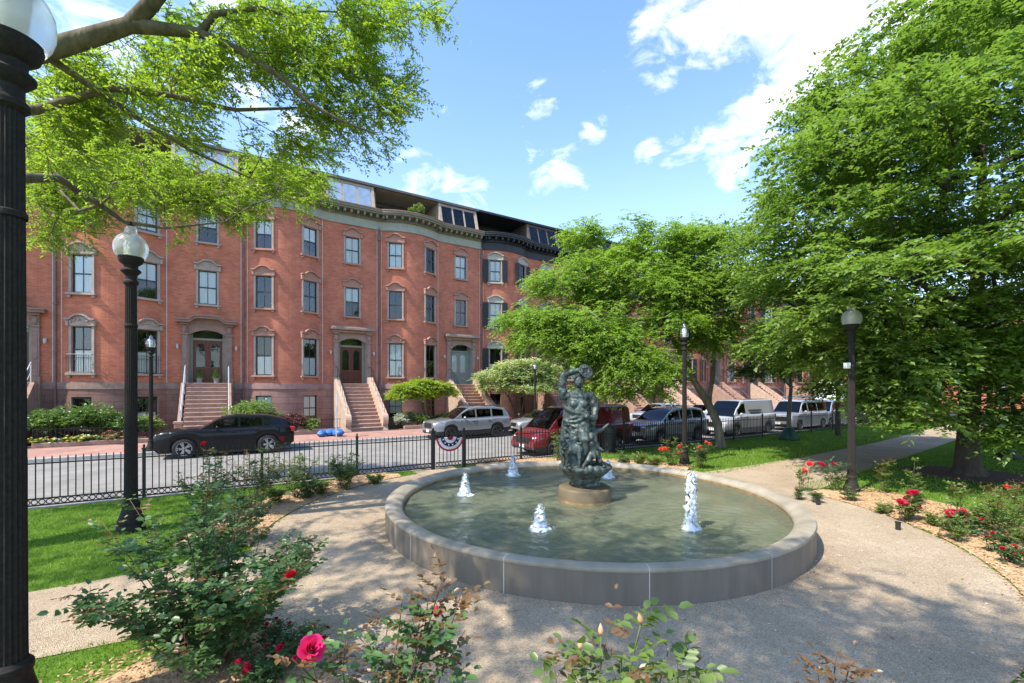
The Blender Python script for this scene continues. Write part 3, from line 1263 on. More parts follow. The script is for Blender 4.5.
def make_window(parent, xc, z0, z1, rr, w=WW, hood='ogee', curtain=0.5, shutters=False, guard=False, sill=True, hood_mat=None, surround=True, carved=False):
    c = Vector((xc, bow_y(xc), 0))
    nn = bow_n(xc)
    rz = math.atan2(nn.x, -nn.y)
    loc = (c.x, c.y, z0)
    H = z1 - z0
    hm = hood_mat or trimst
    # surround = the window part itself
    mb = MB()
    if surround:
        mb.box(-w / 2 - .11, -w / 2 + .012, -.035, .12, 0.0, H + .02, bev=.01)
        mb.box(w / 2 - .012, w / 2 + .11, -.035, .12, 0.0, H + .02, bev=.01)
        mb.box(-w / 2 + .012, w / 2 - .012, -.02, .12, H - .03, H + .015)
    else:
        mb.box(-w / 2 - .03, -w / 2 + .012, -.02, .12, 0.0, H)
        mb.box(w / 2 - .012, w / 2 + .03, -.02, .12, 0.0, H)
    win = mb.build('window', trimst if surround else brown, parent, loc, rz)
    if hood:
        mb = MB()
        hw = w + .42
        cv = hood_curve(hw, hood)
        mb.prism([(x, z + H + .30) for x, z in cv] + [(hw / 2 - .06, H + .0), (-hw / 2 + .06, H + .0)], -.09, .03)
        top = [(x, z + H + .30) for x, z in cv]
        mb.prism([(x, z + .0) for x, z in top] + [(x, z + .085) for x, z in reversed(top)], -.23, .02)
        for sx in (-1, 1):
            mb.box(sx * (w / 2 + .125) - .07, sx * (w / 2 + .125) + .07, -.15, .02, H - .02, H + .26, bev=.015)
        if carved:
            for k in range(16):
                x = rr.uniform(-hw * .36, hw * .36)
                mb.ell((x, -.11, H + .2 + .16 * (1 - abs(x) / (hw * .4)) + rr.uniform(-.06, .08)), (.06, .05, .06), 7, 5)
        mb.build('hood', hm, win)
    if sill:
        mb = MB()
        mb.box(-w / 2 - .2, w / 2 + .2, -.15, .05, -.12, 0.0, bev=.012)
        for sx in (-1, 1):
            mb.box(sx * (w / 2 + .07) - .07, sx * (w / 2 + .07) + .07, -.10, .03, -.26, -.12, bev=.02)
        mb.build('sill', hm, win)
    mb = MB()
    b = .055
    y0, y1 = .10, .15
    mb.box(-w / 2 + .012, -w / 2 + .012 + b, y0, y1, 0.0, H - .03)
    mb.box(w / 2 - .012 - b, w / 2 - .012, y0, y1, 0.0, H - .03)
    x0, x1 = -w / 2 + .012 + b, w / 2 - .012 - b
    mb.box(x0, x1, y0, y1, 0.0, b * 1.3)
    mb.box(x0, x1, y0, y1, H - .03 - b, H - .03)
    mb.box(x0, x1, y0 - .02, y1 - .01, H * .5 - .03, H * .5 + .03)
    mb.box(-.014, .014, y0 + .012, y1 - .012, b * 1.3, H * .5 - .03)
    mb.box(-.014, .014, y0 + .005, y1 - .02, H * .5 + .03, H - .03 - b)
    mb.build('sash', sash_m, win)
    MB().box(x0, x1, .128, .132, b * 1.3, H - .03 - b).build('pane', pane_m, win)
    MB().add([(-w / 2, .19, -.02), (w / 2, .19, -.02), (w / 2, .19, H), (-w / 2, .19, H), (-w / 2, 1.1, -.02), (w / 2, 1.1, -.02), (w / 2, 1.1, H), (-w / 2, 1.1, H)],
             [(4, 5, 6, 7), (0, 1, 5, 4), (1, 2, 6, 5), (2, 3, 7, 6), (3, 0, 4, 7)]).build('room', room_m, win)
    if curtain:
        mb = MB()
        if curtain == 'low':
            z_a, z_b = 0.0, H * .48
        elif curtain == 'top':
            z_a, z_b = H * .5, H
        elif curtain == 'sides':
            for sx in (-1, 1):
                vs = []
                for i in range(9):
                    x = sx * (w / 2 - .30 * i / 8)
                    y = .24 + .025 * math.sin(i * 2.4)
                    vs += [(x, y, 0), (x, y, H)]
                mb.add(vs, [(2 * i, 2 * i + 2, 2 * i + 3, 2 * i + 1) for i in range(8)])
            z_a = None
        else:
            z_a, z_b = H * (1 - curtain), H
        if z_a is not None:
            vs = []
            for i in range(29):
                x = -w / 2 + w * i / 28
                y = .165 + .012 * math.sin(i * 1.9) + .008 * math.sin(i * 4.1)
                vs += [(x, y, z_a), (x, y, z_b)]
            mb.add(vs, [(2 * i, 2 * i + 2, 2 * i + 3, 2 * i + 1) for i in range(28)])
        mb.build('curtain', curt_m, win, smooth=180)
    if shutters:
        for sx in (-1, 1):
            mb = MB()
            xa, xb = (w / 2 + .12, w / 2 + .56) if sx > 0 else (-w / 2 - .56, -w / 2 - .12)
            mb.box(xa, xb, -.10, -.075, -.02, H)
            for zz in (-.02, H * .5 - .04, H - .09):
                mb.box(xa, xb, -.115, -.098, zz, zz + .08)
            for xx in (xa, xb - .06):
                mb.box(xx, xx + .06, -.115, -.0985, .06, H - .09)
            k = int((H - .2) / .075)
            for i in range(k):
                zz = .07 + i * .075
                if abs(zz - H * .5) > .07:
                    mb.box(xa + .06, xb - .06, -.112, -.10, zz, zz + .045)
            mb.build('shutter', shut_m, win)
    if guard:
        mb = MB()
        gw = w / 2 + .08
        for zz in (0.03, .98):
            mb.tube([(-gw, -.05, zz), (-gw, -.22, zz), (gw, -.22, zz), (gw, -.05, zz)], .012, 5)
        for i in range(11):
            x = -gw + 2 * gw * i / 10
            mb.tube([(x, -.22, .03), (x, -.24, .3), (x, -.215, .98)], .008, 4)
            mb.tube([(x + .05 * math.cos(a), -.225, .80 + .05 * math.sin(a)) for a in [k * PI / 4 for k in range(8)]], .006, 4, close=True)
        mb.build('window_guard', iron, win)
    return win


def make_door(parent, xc, style, trim):
    """Portal, double door, fanlight and hood at the head of the stoop."""
    w, z0 = 1.5, 2.86
    zt = 5.5
    c = (xc, 0, 0)
    mb = MB()
    for sx in (-1, 1):
        a = sx * 1.12
        mb.box(a - .19, a + .19, -.16, .02, z0, z0 + .35, bev=.02)
        mb.box(a - .15, a + .15, -.12, .02, z0 + .35, 5.75, bev=.015)
        mb.box(a - .085, a + .085, -.14, -.10, z0 + .55, 4.0, bev=.015)
        mb.box(a - .085, a + .085, -.14, -.10, 4.35, 5.55, bev=.015)
        mb.ell((a, -.14, 4.17), (.09, .05, .09), 10, 6)
        mb.box(a - .19, a + .19, -.19, .02, 5.75, 5.87, bev=.02)
        mb.box(a - .15, a + .15, -.16, .02, 5.87, 6.35, bev=.02)
        mb.ell((a, -.19, 6.1), (.11, .10, .2), 10, 7)
        mb.box(a - .2, a + .2, -.30, .02, 6.35, 6.47, bev=.02)
    # arched panel over the opening
    arch = [(-.97, 5.72)] + [(-.9 + 1.8 * i / 14, 5.80 + .30 * math.sin(PI * i / 14)) for i in range(15)] + [(.97, 5.72), (.97, 6.47), (-.97, 6.47)]
    mb.prism(arch, -.06, .03)
    if style == 'curved':
        hw = 1.52
        cv = [(-hw, 0), (-hw * .66, 0), (-hw * .56, .03), (-hw * .42, .22), (-hw * .3, .27), (hw * .3, .27), (hw * .42, .22), (hw * .56, .03), (hw * .66, 0), (hw, 0)]
        mb.prism([(x, z + 6.47) for x, z in cv] + [(hw, 6.46), (-hw, 6.46)], -.10, .02)
        mb.prism([(x, z + 6.47) for x, z in cv] + [(x, z + 6.61) for x, z in reversed(cv)], -.52, .02)
        mb.prism([(x * 1.02, z + 6.61) for x, z in cv] + [(x * 1.02, z + 6.67) for x, z in reversed(cv)], -.60, .02)
    else:
        mb.box(-1.40, 1.40, -.34, .02, 6.47, 6.62, bev=.02)
        mb.box(-1.50, 1.50, -.56, .02, 6.62, 6.82, bev=.03)
        mb.box(-1.44, 1.44, -.48, .02, 6.82, 6.88, bev=.01)
    dr = mb.build('portal', trim, parent, c)
    mb = MB()
    # reveals and the frame round the leaves
    mb.box(-.97, -.90, -.02, .55, z0, 6.2)
    mb.box(.90, .97, -.02, .55, z0, 6.2)
    mb.box(-.90, -.75, .36, .50, z0, 6.2)
    mb.box(.75, .90, .36, .50, z0, 6.2)
    mb.box(-.75, .75, .34, .50, zt, zt + .13)
    mb.box(-.75, .75, .36, .50, 6.08, 6.2)
    mb.box(-.97, .97, -.02, .50, 6.2, 6.24)
    mb.build('door_frame', frame_gr if style != 'sage' else sage_door, dr)
    MB().box(-.75, .75, .42, .43, zt + .13, 6.08).build('fanlight', pane_m, dr)
    MB().box(-.75, .75, .50, .52, zt + .13, 6.08).build('hall', room_m, dr)
    dm = sage_door if style == 'sage' else wood_m
    for sx in (-1, 1):
        xa, xb = (-.748, -.004) if sx < 0 else (.004, .748)
        mb = MB()
        y0, y1 = .40, .46
        st_ = .15
        mb.box(xa, xa + st_, y0, y1, z0 + .02, zt - .01)
        mb.box(xb - st_, xb, y0, y1, z0 + .02, zt - .01)
        for za, zb in ((z0 + .02, z0 + .26), (z0 + .86, z0 + 1.02), (zt - .2, zt - .01)):
            mb.box(xa + st_, xb - st_, y0, y1, za, zb)
        mb.box(xa + st_, xb - st_, y0 + .03, y1 - .005, z0 + .26, z0 + .86)
        mb.box(xa + st_ + .06, xb - st_ - .06, y0 + .008, y0 + .03, z0 + .34, z0 + .78, bev=.015)
        # oval head of the glazed panel
        xm, hw2 = (xa + xb) / 2, (xb - xa) / 2 - st_
        ring = []
        zc0, zc1 = z0 + 1.02, zt - .2
        n = 12
        for half in (-1, 1):
            ar = [(xm + half * hw2 * math.cos(t), zc1 - hw2 + hw2 * math.sin(t)) for t in [PI / 2 * i / n for i in range(n + 1)]]
            poly = [(xm + half * hw2, zc1)] + ar
            if half > 0:
                poly = poly[::-1]
            mb.prism(poly, y0 + .01, y1 - .01)
        lf = mb.build('door_leaf', dm, dr)
        MB().box(xa + st_, xb - st_, .425, .432, zc0, zc1).build('door_glass', pane_m, lf)
        MB().box(xa + st_, xb - st_, .445, .455, zc0, zc1).build('lace_curtain' if style == 'sage' else 'hall_dark', curt_m if style == 'sage' else room_m, lf)
        k = MB()
        k.ell((xb - .07 if sx < 0 else xa + .07, .375, z0 + .98), (.028, .035, .028), 8, 6)
        k.build('door_knob', M('brass', (.5, .36, .12), rough=.3, metal=1.0, var=0), lf)
    for sx in (-1, 1):
        mb = MB()
        a = sx * 1.47
        mb.box(a - .05, a + .05, -.05, .01, 5.0, 5.2)
        mb.tube([(a, -.05, 5.1), (a, -.16, 5.16)], .015, 6)
        mb.lathe([(.02, .10), (.06, .06), (.07, -.04), (.04, -.16), (.0, -.18)], 10, (a, -.17, 5.08))
        mb.build('lantern', M('lantern_pale', (.45, .42, .38), rough=.4, var=.1), dr)
    return dr


def make_stoop(parent, xc, style, mat_c):
    n, rise, tread = 13, (2.86 - WALK_Z) / 13, .285
    y_land = -.55
    hwid = .98
    mb = MB()
    mb.box(-1.25, 1.25, y_land, .40, WALK_Z - .1, 2.855)
    y = y_land
    for i in range(1, n):
        z1 = 2.86 - rise * i
        mb.box(-hwid - .06, hwid + .06, y - tread * i, y - tread * (i - 1), WALK_Z - .1, z1 - .055)
    stp = mb.build('stoop', tread_m, parent, (xc, 0, 0))
    mb = MB()
    for i in range(1, n):
        z1 = 2.86 - rise * i
        mb.box(-hwid - .02, hwid + .02, y - tread * i - .035, y - tread * (i - 1), z1 - .055, z1, bev=.012)
    mb.box(-1.2, 1.2, y_land - .035, .36, 2.857, 2.90, bev=.01)
    mb.build('tread', M('tread_tan', (0.40, 0.26, 0.20), rough=.85, var=.15, scale=3, bump=.15, bscale=40), stp)
    yb = y_land - tread * (n - 1)
    for sx in (-1, 1):
        mb = MB()
        xa, xb = (hwid, hwid + .34) if sx > 0 else (-hwid - .34, -hwid)
        if style == 'cheek':
            poly = [(.0, WALK_Z - .1), (.0, 3.35), (y_land + .1, 3.35), (y_land - .2, 3.05)]
            for i in range(1, 11):
                f = i / 10
                poly.append((y_land - .2 + (yb + .15 - y_land + .2) * f, 3.05 - (3.05 - .95) * (f ** 1.04)))
            for i in range(1, 9):
                a = PI / 2 + PI * i / 9 * 1.0
                poly.append((yb + .15 + .30 * math.cos(a) * .9, .55 + .40 * math.sin(a)))
            poly += [(yb - .12, WALK_Z - .1)]
            poly = [(p, q) for p, q in poly]
            mb.prism(poly, xa, xb, axis='x')
            mb.build('cheek_wall', mat_c, stp)
            mb = MB()
            xm = (xa + xb) / 2
            top = [(xm, .0, 4.05), (xm, y_land, 4.05)] + [(xm, y_land - .2 + (yb + .2 - y_land + .2) * f, 4.0 - (4.0 - 1.55) * f) for f in (0.05, .35, .7, 1.0)]
            mb.tube(top, .02, 6)
            for f in (0.0, .16, .33, .5, .67, .84, 1.0):
                yy = y_land - .2 + (yb + .2 - y_land + .2) * f
                zz = 4.0 - 2.45 * f
                mb.tube([(xm, yy, zz - .98), (xm, yy, zz)], .012, 5)
            mb.build('handrail', iron, stp)
        else:
            mb.box(xa + .02, xb, -.3, .0, WALK_Z - .1, 2.9)
            mb.prism([(.0, WALK_Z - .1), (.0, 2.9), (y_land, 2.9), (yb + .25, .25), (yb + .25, WALK_Z - .1)], xa + .05, xb - .12, axis='x')
            mb.box(xa, xb, yb - .2, yb + .25, WALK_Z - .1, .75, bev=.02)
            mb.box(xa - .04, xb + .04, yb - .24, yb + .29, .75, .87, bev=.02)
            mb.build('cheek_wall', tread_m, stp)
            mb = MB()
            xm = (xa + xb) / 2 - sx * .08
            mb.tube([(xm, -.5, 3.9), (xm, y_land, 3.9), (xm, yb + .2, 1.45), (xm, yb - .02, 1.40)], .03, 6)
            mb.tube([(xm, y_land, 3.4), (xm, yb + .2, .98)], .018, 6)
            for f in (0, .25, .5, .75, 1):
                yy = y_land + (yb + .2 - y_land) * f
                zz = 3.9 - 2.45 * f
                mb.tube([(xm, yy, zz - 1.05), (xm, yy, zz)], .026 if f in (0, 1) else .016, 6)
            mb.build('handrail', rail_gr, stp)
    return stp


def make_house(name, label, s0, style):
    """style: keys door, trim(cornice materials), shutters, brick, stoop"""
    rr = random.Random(hash(label) % 1000 if False else int(s0 * 10) + 500)
    base = st(s0, N_WALL)
    h = thing(name, label, 'house', (base.x, base.y, 0), ST_ROT, 'brick row houses along the street')
    bm_ = style.get('brick', brick)
    ops = []
    for x in WIN_X:
        for z0, z1 in ROWS:
            ops.append((x - WW / 2, x + WW / 2, z0, z1))
    for x in WIN_X[:2]:
        ops.append((x - WW / 2, x + WW / 2, *PARLOR))
    ops.append((WIN_X[2] - .97, WIN_X[2] + .97, Z_TABLE, 6.2))
    wall_part('wall', 0.0, HW, Z_TABLE, Z_TOP + .02, ops, bm_, h)
    bops = [(x - WW / 2, x + WW / 2, .42, 2.12) for x in WIN_X[:2]]
    wall_part('basement_wall', 0.0, HW, Z_BASE, Z_TABLE - .32, bops, style.get('base', base_m), h, extra=.06)
    mb = MB()
    front_band(mb, 0.0, HW, Z_TABLE - .32, Z_TABLE, -.02, .10)
    front_band(mb, 0.0, HW, Z_TABLE, Z_TABLE + .05, -.02, .05)
    mb.build('water_table', brown if style.get('base', base_m) is base_m else style['table'], h)
    # roof body behind the front
    MB().box(0.003, HW - .003, 3.4, 13, Z_BASE, 15.2).build('rear_block', bm_, h)
    # windows
    cur = style.get('curtains', [.5, 'top', 'low', 'sides', .8, None, 'top', .5])
    k = 0
    for z0, z1 in ROWS[::-1]:
        for x in WIN_X:
            make_window(h, x, z0, z1, rr, hood=style.get('hood', 'ogee'), curtain=cur[k % len(cur)], shutters=style.get('shutters', False), hood_mat=style.get('hood_mat'))
            k += 1
    for x in WIN_X[:2]:
        make_window(h, x, PARLOR[0], PARLOR[1], rr, hood=style.get('hood', 'ogee'), curtain=style.get('parlor', 'low'), shutters=style.get('shutters', False), guard=style.get('guard', False), hood_mat=style.get('hood_mat'), carved=style.get('carved', True))
        make_window(h, x, .42, 2.12, rr, hood=None, curtain=rr.choice(['low', .8]), sill=True, surround=False, hood_mat=brown)
    make_door(h, WIN_X[2], style['door'], style.get('portal', brown))
    make_stoop(h, WIN_X[2], style['stoop'], style.get('cheek', tan_st))
    # cornice
    fm, cm = style.get('frieze', grn_trim), style.get('cornice', grn_dark)
    mb = MB()
    front_band(mb, 0, HW, Z_TOP, Z_TOP + .10, -.05, .09)
    front_band(mb, 0, HW, Z_TOP + .10, Z_TOP + .62, -.05, .05)
    mb.build('frieze', fm, h)
    mb = MB()
    front_band(mb, 0, HW, Z_TOP + .62, Z_TOP + .74, -.05, .16)
    front_band(mb, 0, HW, Z_TOP + .96, Z_TOP + 1.08, -.05, .66)
    front_band(mb, 0, HW, Z_TOP + 1.08, Z_TOP + 1.22, -.05, .74)
    front_band(mb, 0, HW, Z_TOP + .74, Z_TOP + .96, -.05, .12)
    for i in range(19):
        x = .22 + (HW - .44) * i / 18
        nn = bow_n(x)
        t = Matrix.Translation((x, bow_y(x), 0)) @ Matrix.Rotation(math.atan2(nn.x, -nn.y), 4, 'Z')
        mb.box(-.07, .07, -.58, -.10, Z_TOP + .74, Z_TOP + .955, mat=t)
    for i in range(62):
        x = .08 + (HW - .16) * i / 61
        nn = bow_n(x)
        t = Matrix.Translation((x, bow_y(x), 0)) @ Matrix.Rotation(math.atan2(nn.x, -nn.y), 4, 'Z')
        mb.box(-.035, .035, -.21, -.158, Z_TOP + .63, Z_TOP + .73, mat=t)
    mb.build('cornice', cm, h)
    mb = MB()
    front_band(mb, 0, HW, Z_TOP + 1.22, Z_TOP + 1.29, -.3, .78)
    mb.build('cornice_cap', style.get('cap', red_cap), h)
    # attic storey: glazed bay over the door side, recessed terrace over the bow
    rf = MB()
    ze = 17.38
    rf.box(-.003, HW + .003, .40, 6.5, ze + .02, ze + .12)
    rf.box(-.003, HW + .003, .28, .52, ze - .02, ze + .15)
    rf.box(-.003, HW + .003, .42, 6.5, ze + .12, ze + .18)
    rf.box(0, HW, .40, 3.4, Z_TOP + 1.1, Z_TOP + 1.15)
    rf.box(0.0, HW, 3.0, 3.2, Z_TOP + 1.15, ze)
    rf.box(-.06, .06, .9, 3.0, Z_TOP + 1.15, ze)
    roof = rf.build('roof', style.get('roof', roof_m), h)
    MB().box(.07, HW - .07, .55, 2.98, ze - .03, ze).build('soffit', style.get('soffit', M('soffit_tan', (.34, .28, .22), rough=.7, var=.12, scale=2)), roof)
    mb = MB()
    x0, x1 = 4.95, 8.15
    zb, zt2 = Z_TOP + 1.25, ze - .04
    yb, yt = -.12, .46
    # side cheeks of the raked bay
    for xx in (x0, x1):
        mb.prism([(yb - .05, zb), (3.0, zb), (3.0, zt2), (yt - .05, zt2)], xx - .09, xx + .09, axis='x')
    def rake(xa, xb, fa, fb, off=0.0, th=.06):
        ya, yb_ = yb + (yt - yb) * fa, yb + (yt - yb) * fb
        za, zb_ = zb + (zt2 - zb) * fa, zb + (zt2 - zb) * fb
        mb.add([(xa, ya - off, za), (xb, ya - off, za), (xb, yb_ - off, zb_), (xa, yb_ - off, zb_), (xa, ya + th, za), (xb, ya + th, za), (xb, yb_ + th, zb_), (xa, yb_ + th, zb_)],
               [(0, 1, 2, 3), (7, 6, 5, 4), (0, 4, 5, 1), (1, 5, 6, 2), (2, 6, 7, 3), (3, 7, 4, 0)])
    rake(x0 + .09, x1 - .09, 0, .08)
    rake(x0 + .09, x1 - .09, .90, 1.0)
    W3 = (x1 - x0 - .18) / 3
    for i in range(4):
        xx = x0 + .09 + W3 * i
        rake(max(x0 + .09, xx - .06), min(x1 - .09, xx + .06), .08, .90)
    bay = mb.build('attic_bay', style.get('bay', roof_tan), h)
    for i in range(3):
        m2 = mb = MB()
        xa, xb = x0 + .09 + W3 * i + .06, x0 + .09 + W3 * (i + 1) - .06
        rake(xa, xb, .08, .90, off=-.025, th=.035)
        m2.build('attic_pane', glass_mat('attic_glass', (1, 1, 1), .02, .0), bay)
    mb = MB()
    rake(x0 + .1, x1 - .1, .02, .98, off=-.06, th=.09)
    mb.build('attic_sky_backing', M('attic_sky_tone', (.86, .84, .80), rough=.9, var=.2), bay)  # pale sheet added behind the panes, its colour standing in for reflected sky
    mb = MB()
    for xx in (.5, 1.9, 3.3):
        mb.box(xx, xx + 1.2, 2.93, 2.99, Z_TOP + 1.2, ze - .3)
    mb.build('terrace_door', pane_m, roof)
    # downpipe and party joints
    mb = MB()
    mb.tube([(.02, -.13, 14.2), (.02, -.10, 13.4), (.02, -.10, 2.9), (.02, -.16, 2.6), (.02, -.16, 0)], .055, 8)
    mb.box(-.09, .13, -.20, -.01, 13.3, 13.75, bev=.02)
    for zz in (4.5, 7, 9.5, 12):
        mb.box(-.06, .10, -.165, .0, zz, zz + .06)
    mb.build('downpipe', pipe_br, h)
    mb = MB()
    for x in (HW - .1, BOW_C + BOW_H + .01, BOW_C - BOW_H - .02):
        mb.box(x - .022, x + .022, -.006, .02, Z_TABLE + .05, Z_TOP)
    mb.build('wall_joint', mortar_w, h)
    return h


blk = dict(soffit=blk_trim, frieze=blk_trim, cornice=blk_trim, cap=blk_trim, roof=M('roof_black', (.03, .03, .032), rough=.6, var=.2), bay=M('bay_dark', (.10, .075, .06), rough=.6, var=.2))
rosy = M('basement_pink', (0.31, 0.18, 0.15), rough=.85, var=.15)
base_pink = brick_mat('basement_blocks_pink', (0.31, 0.17, 0.135), (0.36, 0.205, 0.165), (0.20, 0.115, 0.092), bw=1.05, rh=0.4, ms=0.016, bump=0.8)
h0 = make_house('row_house', 'brick house mostly hidden behind the nearest fluted lamp post', HS0 - 2 * HW, dict(door='curved', stoop='rail', guard=True, frieze=brown, cornice=brown, curtains=['top', .5, None, 'sides', 'low', .5]))
hA = make_house('row_house', 'brick house behind the black car, two potted topiaries at its door', HS0 - HW,
                dict(door='curved', stoop='rail', guard=True, frieze=brown, cornice=brown, curtains=['top', .9, 'top', .96, 'top', .96]))
hoodr = M('hood_red', (0.36, 0.19, 0.135), rough=.8, var=.15, bump=.15)
hB = make_house('row_house', 'brick house with wooden double door and tan stone stoop, blue bags lying by its steps', HS0,
                dict(door='wood', stoop='cheek', hood_mat=hoodr, brick=brick2, base=base_pink, table=rosy, portal=M('portal_pinkish', (0.30, 0.20, 0.155), rough=.85, var=.15, bump=.15), curtains=['top', 'top', .96, None, None, 'top'], carved=True))
hC = make_house('row_house', 'brick house with sage green double door behind the silver car and the yellow-green small tree', HS0 + HW,
                dict(door='sage', stoop='cheek', hood_mat=hoodr, brick=brick2, base=base_pink, table=rosy, portal=M('portal_pinkish', (0.30, 0.20, 0.155)), curtains=[.96, 'top', .96, None, 'top', None], parlor=.95))
hD = make_house('row_house', 'brick house with black shutters and black cornice', HS0 + 2 * HW,
                dict(door='wood', stoop='cheek', shutters=True, hood='arch', hood_mat=M('hood_grey', (0.36, 0.35, 0.28), rough=.8, var=.15), brick=brick2, cheek=tread_m, curtains=[.9, .5, .9, .9, None, .5], **blk))
hE = make_house('row_house', 'brick house behind the pale flowering dogwood, next beyond the black-shuttered house', HS0 + 3 * HW,
                dict(door='wood', stoop='cheek', shutters=True, brick=brick, cheek=tread_m, curtains=['top', .5, .9, .9, None, .5], **blk))
far_labels = ['distant brick row house seen above the red car through the tree', 'distant brick row house with steps above the maroon van',
              'distant brick row house behind the lamp post between the two leafy trees', 'distant brick row house above the white cargo van', 'distant brick row house above the grey van with a roof rack',
              'distant brick row house above the box truck', 'last brick row house, far down the street']
for i, lb in enumerate(far_labels):
    b = st(HS0 + (4 + i) * HW, N_WALL)
    dup(hE if i % 2 else hB, (b.x, b.y, 0), None, lb)

# ------------------------------------------------------------------ iron fence round the park
FA, FB = gp(26, 510), gp(837, 430)
FDIR = (FB - FA).normalized()
FNRM = Vector((-FDIR.y, FDIR.x, 0))          # towards the street
FROT = math.atan2(FDIR.y, FDIR.x)


def fence_s(px):
    t = (px - 512) / F_PX
    # FA + s*FDIR on the ray (t,1)
    return (FA.x - t * FA.y) / (t * FDIR.y - FDIR.x)


FH = 1.13
post_px = [144, 262, 357, 433, 464, 521]
posts = [fence_s(p) for p in post_px]
posts = [posts[0] - 5.5, posts[0] - 2.75] + posts
while posts[-1] < 62:
    posts.append(posts[-1] + 2.5)
fence = thing('iron_fence', 'black iron picket fence with a row of rings along its foot, between park and street', 'fence', FA, FROT)
gate = thing('iron_gate', 'narrow black iron gate with thick posts, red white and blue bunting hung on it', 'gate', FA + FDIR * fence_s(433), FROT)


def post(parent, s, r, h):
    mb = MB()
    mb.box(s - r, s + r, -r, r, -.02, h, bev=.008)
    mb.box(s - r * 1.35, s + r * 1.35, -r * 1.35, r * 1.35, h, h + .035, bev=.008)
    mb.ell((s, 0, h + .075), (r * .8, r * .8, .05), 8, 6)
    mb.build('post', iron, parent)


def panel(parent, s0, s1, name='picket_panel'):
    mb = MB()
    for z in (.06, .20, FH - .17):
        mb.box(s0, s1, -.016, .016, z, z + .028)
    k = max(2, int(round((s1 - s0) / .127)))
    for i in range(1, k):
        x = s0 + (s1 - s0) * i / k
        mb.box(x - .0095, x + .0095, -.0095, .0095, .2285, FH - .03)
        mb.add([(x - .0095, -.0095, FH - .03), (x + .0095, -.0095, FH - .03), (x + .0095, .0095, FH - .03), (x - .0095, .0095, FH - .03), (x, 0, FH + .02)], [(0, 1, 4), (1, 2, 4), (2, 3, 4), (3, 0, 4)])
    k = max(2, int(round((s1 - s0) / .118)))
    for i in range(k):
        x = s0 + (s1 - s0) * (i + .5) / k
        mb.tube([(x + .05 * math.cos(a), 0, .144 + .052 * math.sin(a)) for a in [j * PI / 5 for j in range(10)]], .010, 4, close=True)
    mb.build(name, iron, parent)


for i, s in enumerate(posts):
    if i in (5, 6):
        continue
    post(fence, s, .032, FH + .03)
for i in range(len(posts) - 1):
    if i == 5:
        continue
    panel(fence, posts[i] + .034, posts[i + 1] - .034)
g0, g1 = 0.0, posts[6] - posts[5]
post(gate, g0, .055, FH + .08)
post(gate, g1, .055, FH + .04)
panel(gate, g0 + .09, g1 - .09, 'gate_leaf')

# the far side of the park
bunt = thing('bunting', 'pleated half-round red, white and blue bunting hung on the fence gate', 'bunting', FA + FDIR * (posts[5] + g1 * .5 + .02) - FNRM * .045 + Vector((0, 0, 1.02)), FROT)
cl = [M('bunt_red', (.42, .03, .04), var=.1, rough=.8), M('bunt_white', (.74, .74, .74), var=.05, rough=.8), M('bunt_blue', (.025, .03, .11), var=.1, rough=.8)]
rad = [0.0, .10, .20, .31, .40, .46]
for k, (ci, nm) in enumerate(((0, 'red_centre'), (1, 'white_band'), (2, 'blue_band'), (1, 'white_band'), (0, 'red_band'))):
    mb = MB()
    n = 48
    for i in range(n + 1):
        a = -PI * i / n
        for r in (rad[k], rad[k + 1]):
            zig = (.010 + .045 * r) * (1 if i % 2 else -1)
            mb.v.append((r * 1.05 * math.cos(a), zig - .03, r * math.sin(a) * 1.0 + (-.02 if i in (0, n) else 0)))
    for i in range(n):
        mb.f.append((2 * i, 2 * i + 1, 2 * i + 3, 2 * i + 2))
        mb.m.append(0)
    mb.build(nm, cl[ci], bunt)
# white stars on the blue
mb = MB()
for i in range(6):
    a = -PI * (i + .5) / 6
    cx, cz = .255 * 1.05 * math.cos(a), .255 * math.sin(a)
    pts = [(cx + (.035 if j % 2 == 0 else .015) * math.cos(PI / 2 + j * PI / 5), cz + (.035 if j % 2 == 0 else .015) * math.sin(PI / 2 + j * PI / 5)) for j in range(10)]
    mb.prism(pts, -.066, -.062)
mb.build('star', cl[1], bunt)

# ------------------------------------------------------------------ street lamps
globe_m, N_, L_, b_g = new_mat('lamp_globe')
b_g.inputs['Base Color'].default_value = (0.80, 0.80, 0.77, 1)
b_g.inputs['Roughness'].default_value = 0.32
b_g.inputs['Transmission Weight'].default_value = 0.72
b_g.inputs['IOR'].default_value = 1.25
b_g.inputs['Coat Weight'].default_value = 0.6
b_g.inputs['Coat Roughness'].default_value = 0.1
lamp_iron = M('lamp_iron', (0.020, 0.0165, 0.0135), rough=0.72, spec=.22, var=0.35, scale=30, bump=0.25, bscale=70)
lamp_grey = M('lamp_iron_grey', (0.026, 0.022, 0.018), rough=0.75, spec=.2, var=0.3, scale=30, bump=0.2, bscale=70)
clear_m = glass_mat('lamp_clear', (.82, .84, .84), .08, .12)
lens_w = M('lamp_inside', (.75, .74, .70), rough=.5, var=.05)


